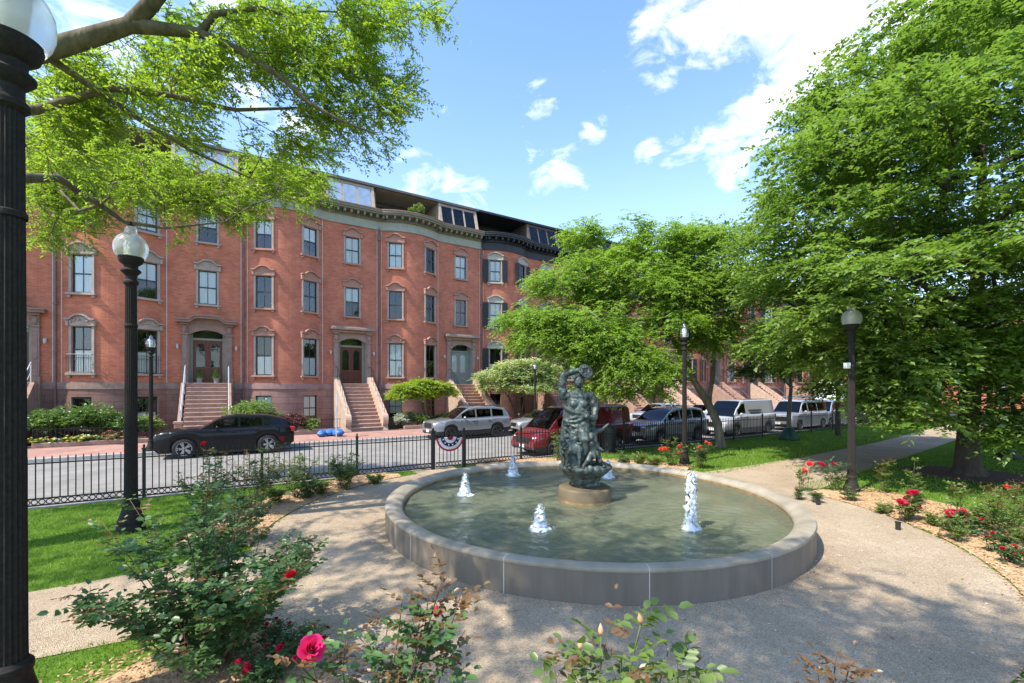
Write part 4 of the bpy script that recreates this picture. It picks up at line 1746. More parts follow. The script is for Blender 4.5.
def lamp(label, loc, H, k=1.0, mat=lamp_iron, rot=0.0, box=False, clear=False, seg=32):
    t = thing('street_lamp', label, 'street lamp', loc, rot, 'acorn street lamps')
    r0 = .0185 * H * k
    r1 = .0150 * H * k
    mb = MB()
    mb.lathe([(r0 * 2.05, 0), (r0 * 2.05, .018 * H), (r0 * 1.85, .024 * H), (r0 * 1.95, .034 * H), (r0 * 1.6, .050 * H), (r0 * 1.28, .072 * H), (r0 * 1.2, .080 * H), (r0 * 1.32, .086 * H), (r0 * 1.3, .092 * H), (r0 * 1.02, .098 * H), (0, .098 * H)], seg)
    mb.build('base', mat, t, smooth=35)
    MB().lathe([(r0, .096 * H), (r0 * .98, .12 * H), (r1, .79 * H), (r1, .80 * H)], 40, flute=.10).build('column', mat, t)
    mb = MB()
    mb.lathe([(r1, .795 * H), (r1 * 1.35, .80 * H), (r1 * 1.35, .806 * H), (r1 * 1.02, .812 * H), (r1 * 1.02, .826 * H), (r1 * 1.75, .838 * H), (r1 * 1.78, .842 * H), (r1 * 1.2, .850 * H), (r1 * 1.25, .858 * H), (r1 * 2.0, .868 * H), (r1 * 2.25, .880 * H), (r1 * 2.2, .886 * H), (0, .886 * H)], seg)
    cap = mb.build('capital', mat, t, smooth=35)
    MB().lathe([(r1 * 1.18, .66 * H), (r1 * 1.2, .662 * H), (r1 * 1.2, .667 * H), (r1 * 1.08, .669 * H)], 24).build('collar', mat, t)
    G = .046 * H * k
    pr = [(G * .80, .884 * H)]
    for (rr, zz) in ((.90, .892), (.98, .904), (1.0, .916), (.96, .930), (.84, .943), (.62, .954), (.44, .960), (.38, .964), (.34, .972), (.36, .976), (.24, .984), (.0, .988)):
        pr.append((G * rr, zz * H))
    MB().lathe(pr, 36).build('globe', clear_m if clear else globe_m, t, smooth=60)
    mb = MB()
    mb.lathe([(G * .30, .886 * H), (G * .36, .93 * H), (G * .30, .948 * H), (0, .952 * H)], 16)
    mb.build('lantern_core', lens_w, t, smooth=60)
    mb = MB()
    mb.lathe([(G * .16, .984 * H), (G * .2, .988 * H), (G * .08, .993 * H), (G * .10, .997 * H), (0, 1.004 * H)], 12)
    mb.build('finial', mat, t, smooth=60)
    if box:
        mb = MB()
        mb.box(-r1 - .10, -r1 + .02, -.05, .05, .655 * H, .685 * H, bev=.008)
        mb.build('sensor_box', lens_w, cap)
    return t


L0 = Vector(((9 - 512) / F_PX * 3.35, 3.35, 0))
lamp('nearest fluted black lamp post, its frosted globe cut by the top edge of the picture', L0, 5.86, .95)
lamp('tall black lamp post on the lawn behind the big leafy rose bush', gp(131, 531), 5.62, 1.0)
lamp('black lamp post with clear globe standing among coral roses beside the leaning young tree', gp(684.5, 464), 4.88, .93, clear=True)
lamp('grey lamp post with a small white box on it, in the rose bed', gp(851.5, 494), 4.70, 1.0, lamp_grey, box=True)
lamp('slim black street lamp on the far sidewalk in front of the black car', stn(151, 24.75, WALK_Z), 5.05, .92, clear=True, seg=20)
lamp('distant slim street lamp in front of the pale flowering dogwood', stn(535, 24.75, WALK_Z), 4.5, .85, clear=True, seg=20)

# ------------------------------------------------------------------ bronze group in the fountain
bronze = None


def bronze_mat():
    m, N, L, b = new_mat('bronze_patina')
    b.inputs['Metallic'].default_value = 0.55
    b.inputs['Roughness'].default_value = 0.55
    tc = N.new('ShaderNodeTexCoord')
    nz = N.new('ShaderNodeTexNoise')
    nz.inputs['Scale'].default_value = 5.5
    nz.inputs['Detail'].default_value = 8
    nz.inputs['Roughness'].default_value = .65
    L.new(tc.outputs['Object'], nz.inputs['Vector'])
    rp = N.new('ShaderNodeValToRGB')
    rp.color_ramp.elements[0].position = .38
    rp.color_ramp.elements[1].position = .66
    rp.color_ramp.elements[0].color = (.045, .046, .040, 1)
    rp.color_ramp.elements[1].color = (.135, .18, .165, 1)
    L.new(nz.outputs[0], rp.inputs[0])
    L.new(rp.outputs[0], b.inputs['Base Color'])
    n2 = N.new('ShaderNodeTexNoise')
    n2.inputs['Scale'].default_value = 38
    n2.inputs['Detail'].default_value = 4
    L.new(tc.outputs['Object'], n2.inputs['Vector'])
    bp = N.new('ShaderNodeBump')
    bp.inputs['Strength'].default_value = .35
    bp.inputs['Distance'].default_value = .015
    L.new(n2.outputs[0], bp.inputs['Height'])
    L.new(bp.outputs[0], b.inputs['Normal'])
    return m


bronze = bronze_mat()
dtex = bpy.data.textures.new('bronze_lumps', 'CLOUDS')
dtex.noise_scale = 0.11
dtex.noise_depth = 2
rtex = bpy.data.textures.new('rock_lumps', 'CLOUDS')
rtex.noise_scale = 0.16
rtex.noise_depth = 3


def fuse(o, vox=.016, disp=.02, tex=None, sm=2):
    """Melt overlapping shapes into one continuous skin."""
    md = o.modifiers.new('fuse', 'REMESH')
    md.mode = 'VOXEL'
    md.voxel_size = vox
    md.use_smooth_shade = True
    if sm:
        s_ = o.modifiers.new('smooth', 'SMOOTH')
        s_.iterations = sm
        s_.factor = .5
    if disp:
        d_ = o.modifiers.new('lumps', 'DISPLACE')
        d_.texture = tex or dtex
        d_.strength = disp
        d_.mid_level = .5
        d_.texture_coords = 'LOCAL'
    return o


statue = thing('fountain_statue', 'green-black bronze group of a draped woman with children and a sheep on a rough rock', 'statue', (FC.x, FC.y, .57))
Z0 = .57


def P(px, py, y=0.0):
    Y = FC.y + y
    return ((px - 512) / F_PX * Y - FC.x, y, CAM_H - (py - HOR) / F_PX * Y - Z0)


rr = random.Random(77)
mb = MB()
mb.lathe([(0, .0), (.25, .0), (.27, .10), (.30, .2), (.42, .28), (.53, .36), (.54, .42), (.46, .47), (0, .48)], 26)
for i in range(46):
    a = rr.uniform(0, 2 * PI)
    z = rr.uniform(.02, .45)
    r = .24 if z < .18 else .24 + (z - .18) * 1.05
    mb.ell((r * math.cos(a), r * math.sin(a), z), (rr.uniform(.05, .1), rr.uniform(.05, .1), rr.uniform(.04, .09)), 8, 6)
fuse(mb.build('rock_base', bronze, statue), .018, .07, rtex, 1)


def capsule(mb, pts, rs, seg=10):
    mb.tube([Vector(p) for p in pts], rs, seg)
    for p, r in zip(pts, rs):
        mb.ell(p, (r, r, r), 10, 7)


# draped woman: column of cloth, raised arm, head
mb = MB()
cx = -.17
capsule(mb, [(cx + .02, .02, .42), (cx, .03, .75), (cx + .01, .04, 1.1), (cx, .02, 1.4), (cx + .0, .0, 1.62), (cx + .01, .0, 1.80)], [.33, .32, .30, .275, .25, .22], 16)
mb.ell((cx + .01, .0, 1.86), (.30, .17, .11), 14, 8)
for i in range(26):   # hanging folds
    a = 2 * PI * i / 26 + rr.uniform(-.1, .1)
    r = .30
    pts = []
    z_top = rr.uniform(1.2, 1.85)
    z_bot = rr.uniform(.42, .8)
    tw = rr.uniform(-.35, .35)
    for j in range(7):
        f = j / 6
        aa = a + tw * f + .1 * math.sin(5 * f + i)
        rad_ = .25 + .075 * f
        pts.append((cx + rad_ * math.cos(aa), .01 + rad_ * .92 * math.sin(aa), z_top + (z_bot - z_top) * f))
    mb.tube(pts, [.03, .04, .05, .055, .055, .05, .03], 7)
for i in range(8):    # swags over hip and chest
    z = rr.uniform(.9, 1.7)
    mb.tube([(cx + .28 * math.cos(a), .28 * math.sin(a), z - .16 * math.sin((a - PI) * 1.0 + i)) for a in [PI + .15 + .28 * k for k in range(10)]], .035, 7)
# bared knee pressed through the cloth
capsule(mb, [(cx + .10, -.20, 1.25), (cx + .12, -.33, .98), (cx + .10, -.26, .6)], [.13, .115, .09])
# shoulders, neck, head
capsule(mb, [(cx + .01, .0, 1.88), (cx + .02, -.02, 2.02)], [.10, .075])
mb.ell((cx + .045, -.04, 2.155), (.105, .12, .14), 14, 10)
mb.ell((cx + .05, -.16, 2.13), (.022, .03, .03), 8, 6)      # nose
mb.ell((cx + .05, .04, 2.19), (.115, .11, .12), 12, 8)      # hair
mb.ell((cx + .04, .13, 2.15), (.07, .07, .07), 10, 7)
# left arm lifted to the basket
capsule(mb, [(cx - .27, .0, 1.86), (cx - .31, -.04, 2.10), (cx - .27, -.08, 2.29), (cx - .10, -.11, 2.36), (cx + .04, -.12, 2.40)], [.10, .085, .078, .06, .045])
# right arm bent across the body
capsule(mb, [(cx + .29, .0, 1.86), (cx + .37, -.08, 1.62), (cx + .33, -.20, 1.42), (cx + .16, -.30, 1.46)], [.10, .085, .07, .05])
# breasts and belt
for sx in (-1, 1):
    mb.ell((cx + .01 + sx * .10, -.20, 1.70), (.085, .08, .085), 10, 8)
fuse(mb.build('draped_woman', bronze, statue), .012, .05, dtex, 0)
mb = MB()
t = Matrix.Translation((cx + .16, -.06, 2.36)) @ Matrix.Rotation(R(62), 4, 'X') @ Matrix.Rotation(R(18), 4, 'Y')
vv = MB().lathe([(0, -.06), (.10, -.055), (.145, -.01), (.155, .05), (.135, .06), (.09, .045), (0, .05)], 20)
mb.add([t @ Vector(p) for p in vv.v], vv.f)
for i in range(9):
    a = rr.uniform(0, 6.28)
    q = t @ Vector((.08 * math.cos(a), .08 * math.sin(a), .03))
    mb.ell(q, (.04, .04, .04), 7, 5)
mb.build('basket', bronze, statue, smooth=50)


def child(name, head, neck, hip, hands, feet, knees, k=1.0):
    mb = MB()
    h, n_, p_ = Vector(head), Vector(neck), Vector(hip)
    mb.ell(h, (.075 * k, .08 * k, .09 * k), 12, 9)
    mb.ell(h + Vector((0, -.078 * k, -.01)), (.014, .018, .016), 6, 5)
    mb.ell(h + Vector((0, .02, .025)), (.082 * k, .08 * k, .08 * k), 12, 8)
    capsule(mb, [h - Vector((0, 0, .05)), n_], [.04 * k, .05 * k])
    mid = n_.lerp(p_, .5) + Vector((0, -.01, 0))
    capsule(mb, [n_ - Vector((0, 0, .03)), mid, p_], [.085 * k, .08 * k, .095 * k])
    sh = (Vector((feet[1][0] - feet[0][0], feet[1][1] - feet[0][1], 0)).normalized()) * .10 * k
    for i in (0, 1):
        s_ = n_ + sh * (1 if i else -1) - Vector((0, 0, .03))
        e = s_.lerp(Vector(hands[i]), .5) + Vector((0, .02, -.03))
        capsule(mb, [s_, e, Vector(hands[i])], [.045 * k, .036 * k, .026 * k])
        for q in range(3):
            d = (Vector(hands[i]) - e).normalized()
            mb.ell(Vector(hands[i]) + d * .035 + Vector((0, 0, .012 * (q - 1))), (.018, .012, .009), 6, 4)
        l0 = p_ + sh * (.6 if i else -.6)
        capsule(mb, [l0, Vector(knees[i]), Vector(feet[i]) + Vector((0, 0, .04))], [.072 * k, .055 * k, .036 * k])
        mb.ell(Vector(feet[i]) + Vector((0, -.03, .02)), (.035, .07, .03), 8, 6)
    for i in range(7):
        a = i * .9
        mb.tube([(p_.x + .09 * math.cos(a), p_.y + .08 * math.sin(a), p_.z + .05), (p_.x + .11 * math.cos(a + .3), p_.y + .10 * math.sin(a + .3), p_.z - .10)], [.03, .035], 6)
    return fuse(mb.build(name, bronze, statue), .010, .022, dtex, 0)


child('reaching_child', (.14, -.10, 1.30), (.15, -.09, 1.18), (.16, -.08, .86), [(.02, -.22, 1.15), (.43, -.14, 1.27)], [(.08, -.06, .44), (.26, -.04, .44)], [(.10, -.16, .66), (.25, -.12, .66)], 1.05)
child('striding_child', (.07, -.36, 1.05), (.08, -.34, .94), (.13, -.30, .72), [(-.08, -.38, .86), (.28, -.34, .80)], [(-.10, -.40, .44), (.33, -.28, .44)], [(.0, -.42, .60), (.25, -.33, .58)], .95)
mb = MB()
capsule(mb, [(-.44, -.22, .80), (-.32, -.30, .82), (-.20, -.34, .80)], [.12, .13, .12], 12)
capsule(mb, [(-.44, -.24, .86), (-.50, -.30, .98)], [.08, .06])
mb.ell((-.50, -.35, 1.0), (.055, .10, .06), 10, 7)
for x, y in ((-.46, -.16), (-.42, -.32), (-.22, -.26), (-.18, -.42)):
    capsule(mb, [(x, y, .78), (x + .01, y, .6), (x, y - .01, .46)], [.05, .032, .028])
for i in range(60):
    mb.ell((-.32 + rr.uniform(-.2, .2), -.28 + rr.uniform(-.14, .10), .82 + rr.uniform(-.08, .12)), (.035, .035, .035), 6, 4)
fuse(mb.build('sheep', bronze, statue), .012, .012, dtex, 1)

# ------------------------------------------------------------------ vehicles
tyre_m = M('tyre', (.018, .018, .018), rough=.85, var=.15)
rim_m = M('rim', (.34, .34, .35), rough=.3, metal=.8, var=.05)
rim_dark = M('rim_dark', (.07, .07, .072), rough=.3, metal=.8, var=.05)
carglass = glass_mat('car_glass', (.22, .25, .25), .01, .0, refl=.75)
blacktrim = M('black_trim', (.02, .02, .021), rough=.55, var=.1)
headl = M('headlight', (.78, .80, .82), rough=.12, var=.0, spec=.9, coat=1)
taill = M('taillight', (.42, .02, .02), rough=.2, var=.0, coat=1)
plate_m = M('plate', (.75, .75, .73), rough=.5, var=.05)
seat_m = M('car_inside', (.03, .03, .032), rough=.9, var=.2)


def weld(mb):
    new, vs, idx = {}, [], []
    for p in mb.v:
        k = tuple(round(c, 4) for c in p)
        if k not in new:
            new[k] = len(vs)
            vs.append(p)
        idx.append(new[k])
    mb.v, mb.f = vs, [tuple(idx[i] for i in f) for f in mb.f]
    return mb


def paint(name, c, metal=.35, rough=.28):
    return M(name, c, rough=rough, metal=metal, var=.03, coat=1.0)


def interp(pts, x):
    for (x0, y0), (x1, y1) in zip(pts[:-1], pts[1:]):
        if x <= x1:
            f = (x - x0) / max(x1 - x0, 1e-6)
            f = f * f * (3 - 2 * f) * .5 + f * .5
            return y0 + (y1 - y0) * f
    return pts[-1][1]


SUV = dict(belt=[(0, .47), (.015, .53), (.06, .575), (.24, .63), (.5, .625), (.85, .65), (.965, .655), (1, .60)],
           roof=[(.215, .62), (.43, .945), (.53, .995), (.77, .985), (.915, .93), (.985, .67)], bot=[(0, .22), (.03, .15), (.5, .13), (.95, .17), (1, .26)],
           glass=[(.335, .51), (.53, .715), (.735, .89)], ws=(.225, .43), rw=(.92, .98), ax=(.195, .79), wr=.365)
COUPE = dict(SUV, belt=[(0, .52), (.012, .60), (.05, .645), (.22, .69), (.5, .675), (.85, .70), (.965, .71), (1, .62)], roof=[(.295, .69), (.45, .95), (.55, 1.0), (.77, .985), (.92, .89), (.985, .73)], glass=[(.395, .565), (.585, .745), (.765, .89)], ws=(.305, .45), rw=(.925, .98), wr=.40)
SEDAN = dict(belt=[(0, .44), (.02, .52), (.07, .57), (.28, .65), (.5, .65), (.80, .69), (.97, .68), (1, .6)], roof=[(.27, .64), (.44, .96), (.53, 1.0), (.66, .985), (.86, .70)],
             bot=[(0, .2), (.03, .13), (.5, .11), (.95, .15), (1, .25)], glass=[(.36, .52), (.54, .70), (.72, .78)], ws=(.275, .44), rw=(.68, .85), ax=(.19, .80), wr=.33)
VAN = dict(belt=[(0, .30), (.012, .40), (.05, .46), (.17, .56), (.3, .60), (.6, .60), (.99, .60), (1, .58)], roof=[(.12, .53), (.235, .80), (.31, .955), (.38, .99), (.97, 1.0), (.995, .93)],
           bot=[(0, .16), (.03, .11), (.5, .10), (.95, .12), (1, .18)], glass=[(.215, .365)], ws=(.13, .31), rw=(2, 3), ax=(.17, .80), wr=.345)
CVAN = dict(belt=[(0, .36), (.012, .46), (.05, .53), (.20, .58), (.3, .58), (.6, .58), (.99, .58), (1, .56)], roof=[(.175, .57), (.32, .93), (.38, .985), (.97, .985), (.997, .85)],
            bot=[(0, .18), (.03, .13), (.5, .12), (.95, .14), (1, .22)], glass=[(.265, .40), (.43, .66), (.68, .95)], ws=(.18, .32), rw=(2, 3), ax=(.17, .79), wr=.355)


def make_vehicle(name, label, cat, kind_, L, W, H, mat, loc, rotz, clad=None, rims=rim_m, extra=None, group=None):
    K = kind_
    car = thing(name, label, cat, loc, rotz, group)
    hw = W / 2
    ax = [K['ax'][0] * L, K['ax'][1] * L]
    RW = K['wr']
    arch = RW + .055
    xs = sorted({round(L * i / 70, 4) for i in range(71)} | {round(a + arch * math.sin(PI / 2 * k / 8), 4) for a in ax for k in range(-8, 9)})
    X = lambda x: L / 2 - x           # front at +x
    body, panes = MB(), {}
    mats = [mat, clad or mat]

    def plan(f):
        e = abs(f - .5) * 2
        return 1 - .16 * max(0, (e - .72) / .28) ** 2.2

    rows, bott = [], []
    for x in xs:
        f = x / L
        zb = interp(K['bot'], f) * H
        zt = interp(K['belt'], f) * H
        z0 = zb
        for a in ax:
            if abs(x - a) < arch:
                z0 = max(z0, RW + math.sqrt(max(0, arch ** 2 - (x - a) ** 2)))
        w = hw * plan(f)
        fl = 0.0
        for a in ax:      # flares round the wheels
            fl = max(fl, .018 * max(0, 1 - abs(x - a) / (arch * 1.35)))
        hts = [z0, z0 + (zt - z0) * .12, z0 + (zt - z0) * .30, z0 + (zt - z0) * .5, z0 + (zt - z0) * .70, z0 + (zt - z0) * .86, z0 + (zt - z0) * .95, zt]
        wd = [.955, .985, .995, 1.0, 1.0, .985, .955, .90]
        r = [(X(x), (w * q + fl * (1 if i < 6 else 0)), h) for i, (q, h) in enumerate(zip(wd, hts))]
        r += [(X(x), w * .55, zt + .022 * H * .6), (X(x), 0, zt + .03 * H * .6)]
        rows.append(r)
    nr = len(rows[0])
    for sgn in (1, -1):
        o = len(body.v)
        for r in rows:
            body.v += [(p[0], p[1] * sgn, p[2]) for p in r]
        for i in range(len(rows) - 1):
            fmid = (xs[i] + xs[i + 1]) / 2 / L
            for j in range(nr - 1):
                if j >= 7 and K['roof'][0][0] + .03 < fmid < K['roof'][-1][0] - .03:
                    continue
                q = (o + i * nr + j, o + (i + 1) * nr + j, o + (i + 1) * nr + j + 1, o + i * nr + j + 1)
                body.f.append(q if sgn > 0 else q[::-1])
                body.m.append(1 if (j < 2) else 0)
    # ends
    for k, i in enumerate((0, len(rows) - 1)):
        pts = [(p[0], p[1], p[2]) for p in rows[i]] + [(p[0], -p[1], p[2]) for p in rows[i][-2::-1]]
        body.add(pts, [tuple(range(len(pts))) if k else tuple(range(len(pts) - 1, -1, -1))], 0)
    # underside
    body.add([(X(.02 * L), -hw * .8, .19 * H), (X(.98 * L), -hw * .8, .19 * H), (X(.98 * L), hw * .8, .19 * H), (X(.02 * L), hw * .8, .19 * H)], [(0, 1, 2, 3)], 1)
    # greenhouse
    r0, r1 = K['roof'][0][0] * L, K['roof'][-1][0] * L
    keys = sorted({round(r0 + (r1 - r0) * i / 44, 4) for i in range(45)} | {round(v * L, 4) for g in K['glass'] for v in g} | {round(v * L, 4) for v in K['ws'] + K['rw'] if v < 1.5})
    keys = [k for k in keys if r0 <= k <= r1]
    gr = []
    for x in keys:
        f = x / L
        zt = interp(K['belt'], f) * H
        zr = max(interp(K['roof'], f) * H, zt + .004)
        hfull = H - zt
        w = hw * plan(f)
        hh = (zr - zt)
        q = hh / max(hfull, .01)
        tum = .10 + .0
        yb = w * .90
        g = []
        for s_ in (0, .10, .80, .93, 1.0):
            z = zt + hh * s_
            in_ = tum * w * (hh * s_) / max(hfull, .2) * 1.6
            if s_ == 1.0:
                in_ += .05 * w
            g.append((X(x), yb - in_, z))
        g += [(X(x), (yb - in_) * .6, zr + .015), (X(x), 0, zr + .022)]
        gr.append(g)
    ng = len(gr[0])
    for sgn in (1, -1):
        ob = len(body.v)
        for g in gr:
            v = [(p[0], p[1] * sgn, p[2]) for p in g]
            body.v += v
        for i in range(len(gr) - 1):
            fm = (keys[i] + keys[i + 1]) / 2 / L
            side = [q for q, (a, b) in enumerate(K['glass']) if a < fm < b]
            top = 'windshield' if K['ws'][0] < fm < K['ws'][1] else 'rear_window' if K['rw'][0] < fm < K['rw'][1] else None
            for j in range(ng - 1):
                isg = (side and j == 1) or (top and j >= 4)
                if isg:
                    T = panes.setdefault(top if j >= 4 else ('side_window', sgn, side[0]), MB())
                    q = [(gr[a][b][0], gr[a][b][1] * sgn, gr[a][b][2]) for a, b in ((i, j), (i + 1, j), (i + 1, j + 1), (i, j + 1))]
                    T.add(q, [(0, 1, 2, 3) if sgn > 0 else (3, 2, 1, 0)])
                    continue
                T, o = body, ob
                q = (o + i * ng + j, o + (i + 1) * ng + j, o + (i + 1) * ng + j + 1, o + i * ng + j + 1)
                T.f.append(q if sgn > 0 else q[::-1])
                T.m.append(0)
    g = gr[-1]
    pts = [(p[0], p[1], p[2]) for p in g] + [(p[0], -p[1], p[2]) for p in g[-2::-1]]
    body.add(pts, [tuple(range(len(pts)))], 0)
    bd = body.build('body', mats, car, smooth=32)
    for key, T in panes.items():
        weld(T).build(key if isinstance(key, str) else key[0], carglass, car, smooth=40)
    # dark cabin and wheel wells behind the shell
    mb = MB()
    zt = interp(K['belt'], .5) * H
    mb.box(X(.96 * L), X(.30 * L), -hw * .72, hw * .72, .2 * H, zt - .02)
    for fx in (.44, .66):
        if fx * L < r1 - .5 and kind_ is not VAN:
            for sy in (-.42, .42):
                mb.box(X(fx * L + .10), X(fx * L), hw * sy - .22, hw * sy + .22, zt - .05, zt + .28, bev=.04)
                mb.box(X(fx * L + .09), X(fx * L + .02), hw * sy - .11, hw * sy + .11, zt + .29, zt + .46, bev=.03)
    for a in ax:
        mb.box(X(a + arch), X(a - arch), -hw * .90, hw * .90, RW * .6, RW + arch + .01)
    mb.build('interior', seat_m, car)
    for a in ax:
        for sgn in (1, -1):
            wh = thing_part('wheel', car, (X(a), sgn * (hw - .10), RW))
            rot = Matrix.Rotation(R(-90 * sgn), 4, 'X')
            m_ = MB().lathe([(RW * .66, -.105), (RW * .93, -.11), (RW, -.08), (RW, .08), (RW * .93, .11), (RW * .66, .105)], 28)
            t_ = MB()
            t_.add([rot @ Vector(p) for p in m_.v], m_.f)
            t_.build('tyre', tyre_m, wh, smooth=50)
            m_ = MB().lathe([(RW * .655, .10), (RW * .64, .085), (RW * .60, .0), (RW * .15, -.01), (0, -.01)], 28)
            t_ = MB()
            t_.add([rot @ Vector(p) for p in m_.v], m_.f)
            t_.build('wheel_dish', blacktrim, wh, smooth=40)
            m_ = MB().lathe([(RW * .68, .098), (RW * .68, .112), (RW * .63, .108), (RW * .63, .07)], 28)
            m_.lathe([(RW * .15, .05), (RW * .13, .09), (0, .095)], 14)
            for k in range(5):
                for dd in (-.16, .16):
                    a_ = 2 * PI * k / 5 + dd
                    u = Vector((math.cos(a_), math.sin(a_), 0))
                    s2 = Vector((-u.y, u.x, 0)) * RW * .06
                    p0, p1 = u * RW * .12, u * RW * .64
                    m_.add([p0 - s2 + Vector((0, 0, .04)), p0 + s2 + Vector((0, 0, .04)), p1 + s2 + Vector((0, 0, .06)), p1 - s2 + Vector((0, 0, .06)), p0 - s2 + Vector((0, 0, .09)), p0 + s2 + Vector((0, 0, .09)), p1 + s2 + Vector((0, 0, .10)), p1 - s2 + Vector((0, 0, .10))],
                           [(0, 3, 2, 1), (4, 5, 6, 7), (0, 1, 5, 4), (1, 2, 6, 5), (2, 3, 7, 6), (3, 0, 4, 7)])
            t_ = MB()
            t_.add([rot @ Vector(p) for p in m_.v], m_.f)
            t_.build('rim', rims, wh, smooth=40)
    # face
    zf = interp(K['belt'], .02) * H
    fw = hw * plan(0)
    mb = MB()
    mb.box(X(0) - .02, X(0) + .018, -fw * .62, fw * .62, zf * .66, zf * .97, bev=.03)
    for k in range(3):
        zz = zf * (.72 + .08 * k)
        mb.box(X(0) + .018, X(0) + .026, -fw * .58, fw * .58, zz, zz + .02)
    mb.box(X(0) - .02, X(0) + .02, -fw * .85, fw * .85, zf * .36, zf * .50, bev=.03)
    gr_ = mb.build('grille', blacktrim, car)
    for sgn in (1, -1):
        mb = MB()
        mb.ell((X(.030 * L), sgn * fw * .84, zf * .93), (.13, fw * .17, zf * .085), 12, 8)
        mb.build('headlight', headl, car, smooth=180)
        mb = MB()
        zz = interp(K['belt'], .97) * H
        mb.box(X(L) - .02, X(.955 * L), sgn * hw * .80 - .07, sgn * hw * .80 + .09, zz * .76, zz * .96, bev=.03)
        mb.build('taillight', taill, car)
        mb = MB()
        fm = K['glass'][0][0] + .025
        zz = interp(K['belt'], fm) * H
        mb.ell((X(fm * L), sgn * (hw * .90 + .13), zz + .07), (.07, .10, .085), 10, 7)
        mb.tube([(X(fm * L), sgn * hw * .86, zz + .02), (X(fm * L), sgn * (hw * .90 + .1), zz + .05)], .025, 6)
        mb.build('mirror', mat, car, smooth=180)
        for g in K['glass'][:2] if len(K['glass']) > 1 else K['glass']:
            mb = MB()
            fx = g[1] - .03
            zz = interp(K['belt'], fx) * H
            mb.box(X(fx * L) - .10, X(fx * L) + .10, sgn * hw * .995 - .015, sgn * hw * .995 + .03, zz * .86, zz * .86 + .035, bev=.01)
            mb.build('door_handle', mat if clad is None else blacktrim, car)
        mb = MB()
        for fx in [K['glass'][0][0] - .01] + [g[1] + .008 for g in K['glass'][:2]]:
            z_lo, z_hi = max(.30 * H, interp(K['bot'], fx) * H + .1), interp(K['belt'], fx) * H - .05
            if any(abs(fx * L - a) < arch for a in ax):
                z_lo = RW + arch + .06
            wy = hw * plan(fx)
            mb.box(X(fx * L) - .004, X(fx * L) + .004, min(sgn * wy * .97, sgn * (wy * 1.0 + .003)), max(sgn * wy * .97, sgn * (wy * 1.0 + .003)), z_lo, z_hi)
        mb.build('door_seam', blacktrim, car)
    MB().box(X(0) + .012, X(0) + .03, -.17, .17, zf * .44, zf * .44 + .13).build('license_plate', plate_m, car)
    if extra:
        extra(car, X, hw, L, H, K)
    return car


def thing_part(name, parent, loc):
    o = bpy.data.objects.new(name, None)
    COL.objects.link(o)
    o.parent = parent
    o.location = loc
    o.empty_display_size = .1
    return o


def roof_rails(car, X, hw, L, H, K):
    for sgn in (1, -1):
        mb = MB()
        mb.tube([(X(.42 * L), sgn * hw * .66, H * .985), (X(.46 * L), sgn * hw * .66, H + .05), (X(.80 * L), sgn * hw * .66, H + .03), (X(.84 * L), sgn * hw * .66, H * .95)], .018, 6)
        mb.build('roof_rail', blacktrim, car)


def ladder_rack(car, X, hw, L, H, K):
    mb = MB()
    for fx in (.42, .62, .84):
        mb.tube([(X(fx * L), -hw * .8, H * .97), (X(fx * L), -hw * .8, H + .16), (X(fx * L), hw * .8, H + .16), (X(fx * L), hw * .8, H * .97)], .025, 6)
    for sy in (-.7, -.35, .3, .7):
        mb.tube([(X(.36 * L), hw * sy, H + .2), (X(.95 * L), hw * sy, H + .2)], .028, 6)
    for k in range(9):
        x = X((.38 + .065 * k) * L)
        mb.tube([(x, hw * -.7, H + .2), (x, hw * -.35, H + .2)], .016, 5)
    mb.build('ladder_rack', rim_m, car)


def van_bars(car, X, hw, L, H, K):
    for sgn in (1, -1):
        mb = MB()
        for z, l in ((.70, 1.35), (.62, 1.0)):
            mb.box(X(.55 * L) - l / 2, X(.55 * L) + l / 2, min(sgn * hw * .84, sgn * (hw * .905 + .01)), max(sgn * hw * .84, sgn * (hw * .905 + .01)), z * H, z * H + .05)
        mb.build('side_stripe', blacktrim, car)


def park(front_px, n_flank, L, W, near=True):
    """Where a car facing down the street stands, from where its nose shows and the line of its near flank."""
    t = (front_px - 512) / F_PX
    Y = n_flank / (SN - CS * t)
    s = Y * (t * SN + CS) + L / 2
    p = st(s, n_flank + W / 2, ROAD_Z)
    return p


CAR_ROT = ST_ROT + PI
silver = paint('paint_silver', (.25, .26, .27), .5, .32)
make_vehicle('parked_car', 'black crossover parked at the far kerb in front of the stone steps with metal rails', 'car', COUPE, 5.0, 1.98, 1.68, M('paint_black', (.006, .006, .007), rough=.28, metal=0, var=0, coat=.22, spec=.2), park(153, 22.3, 5.0, 1.98), CAR_ROT, clad=None, rims=rim_m, group='cars parked along the street')
make_vehicle('parked_car', 'silver crossover with black lower trim in front of the sage green door', 'car', SUV, 4.9, 2.0, 1.80, silver, park(435, 22.45, 4.9, 2.0), CAR_ROT, clad=blacktrim, rims=rim_dark, extra=roof_rails, group='cars parked along the street')
make_vehicle('parked_car', 'low silver sedan behind the silver crossover, below the dogwood', 'car', SEDAN, 4.6, 1.85, 1.46, paint('paint_grey', (.36, .38, .40), .5, .3), st(17.2, 23.4, ROAD_Z), CAR_ROT, group='cars parked along the street')
make_vehicle('parked_van', 'dark red van at the near kerb, half hidden behind the bronze statue', 'van', VAN, 5.7, 2.0, 2.05, paint('paint_red', (.16, .009, .013), .2, .25), park(536, 14.75, 5.7, 2.0), CAR_ROT, clad=blacktrim, group='cars parked along the street')
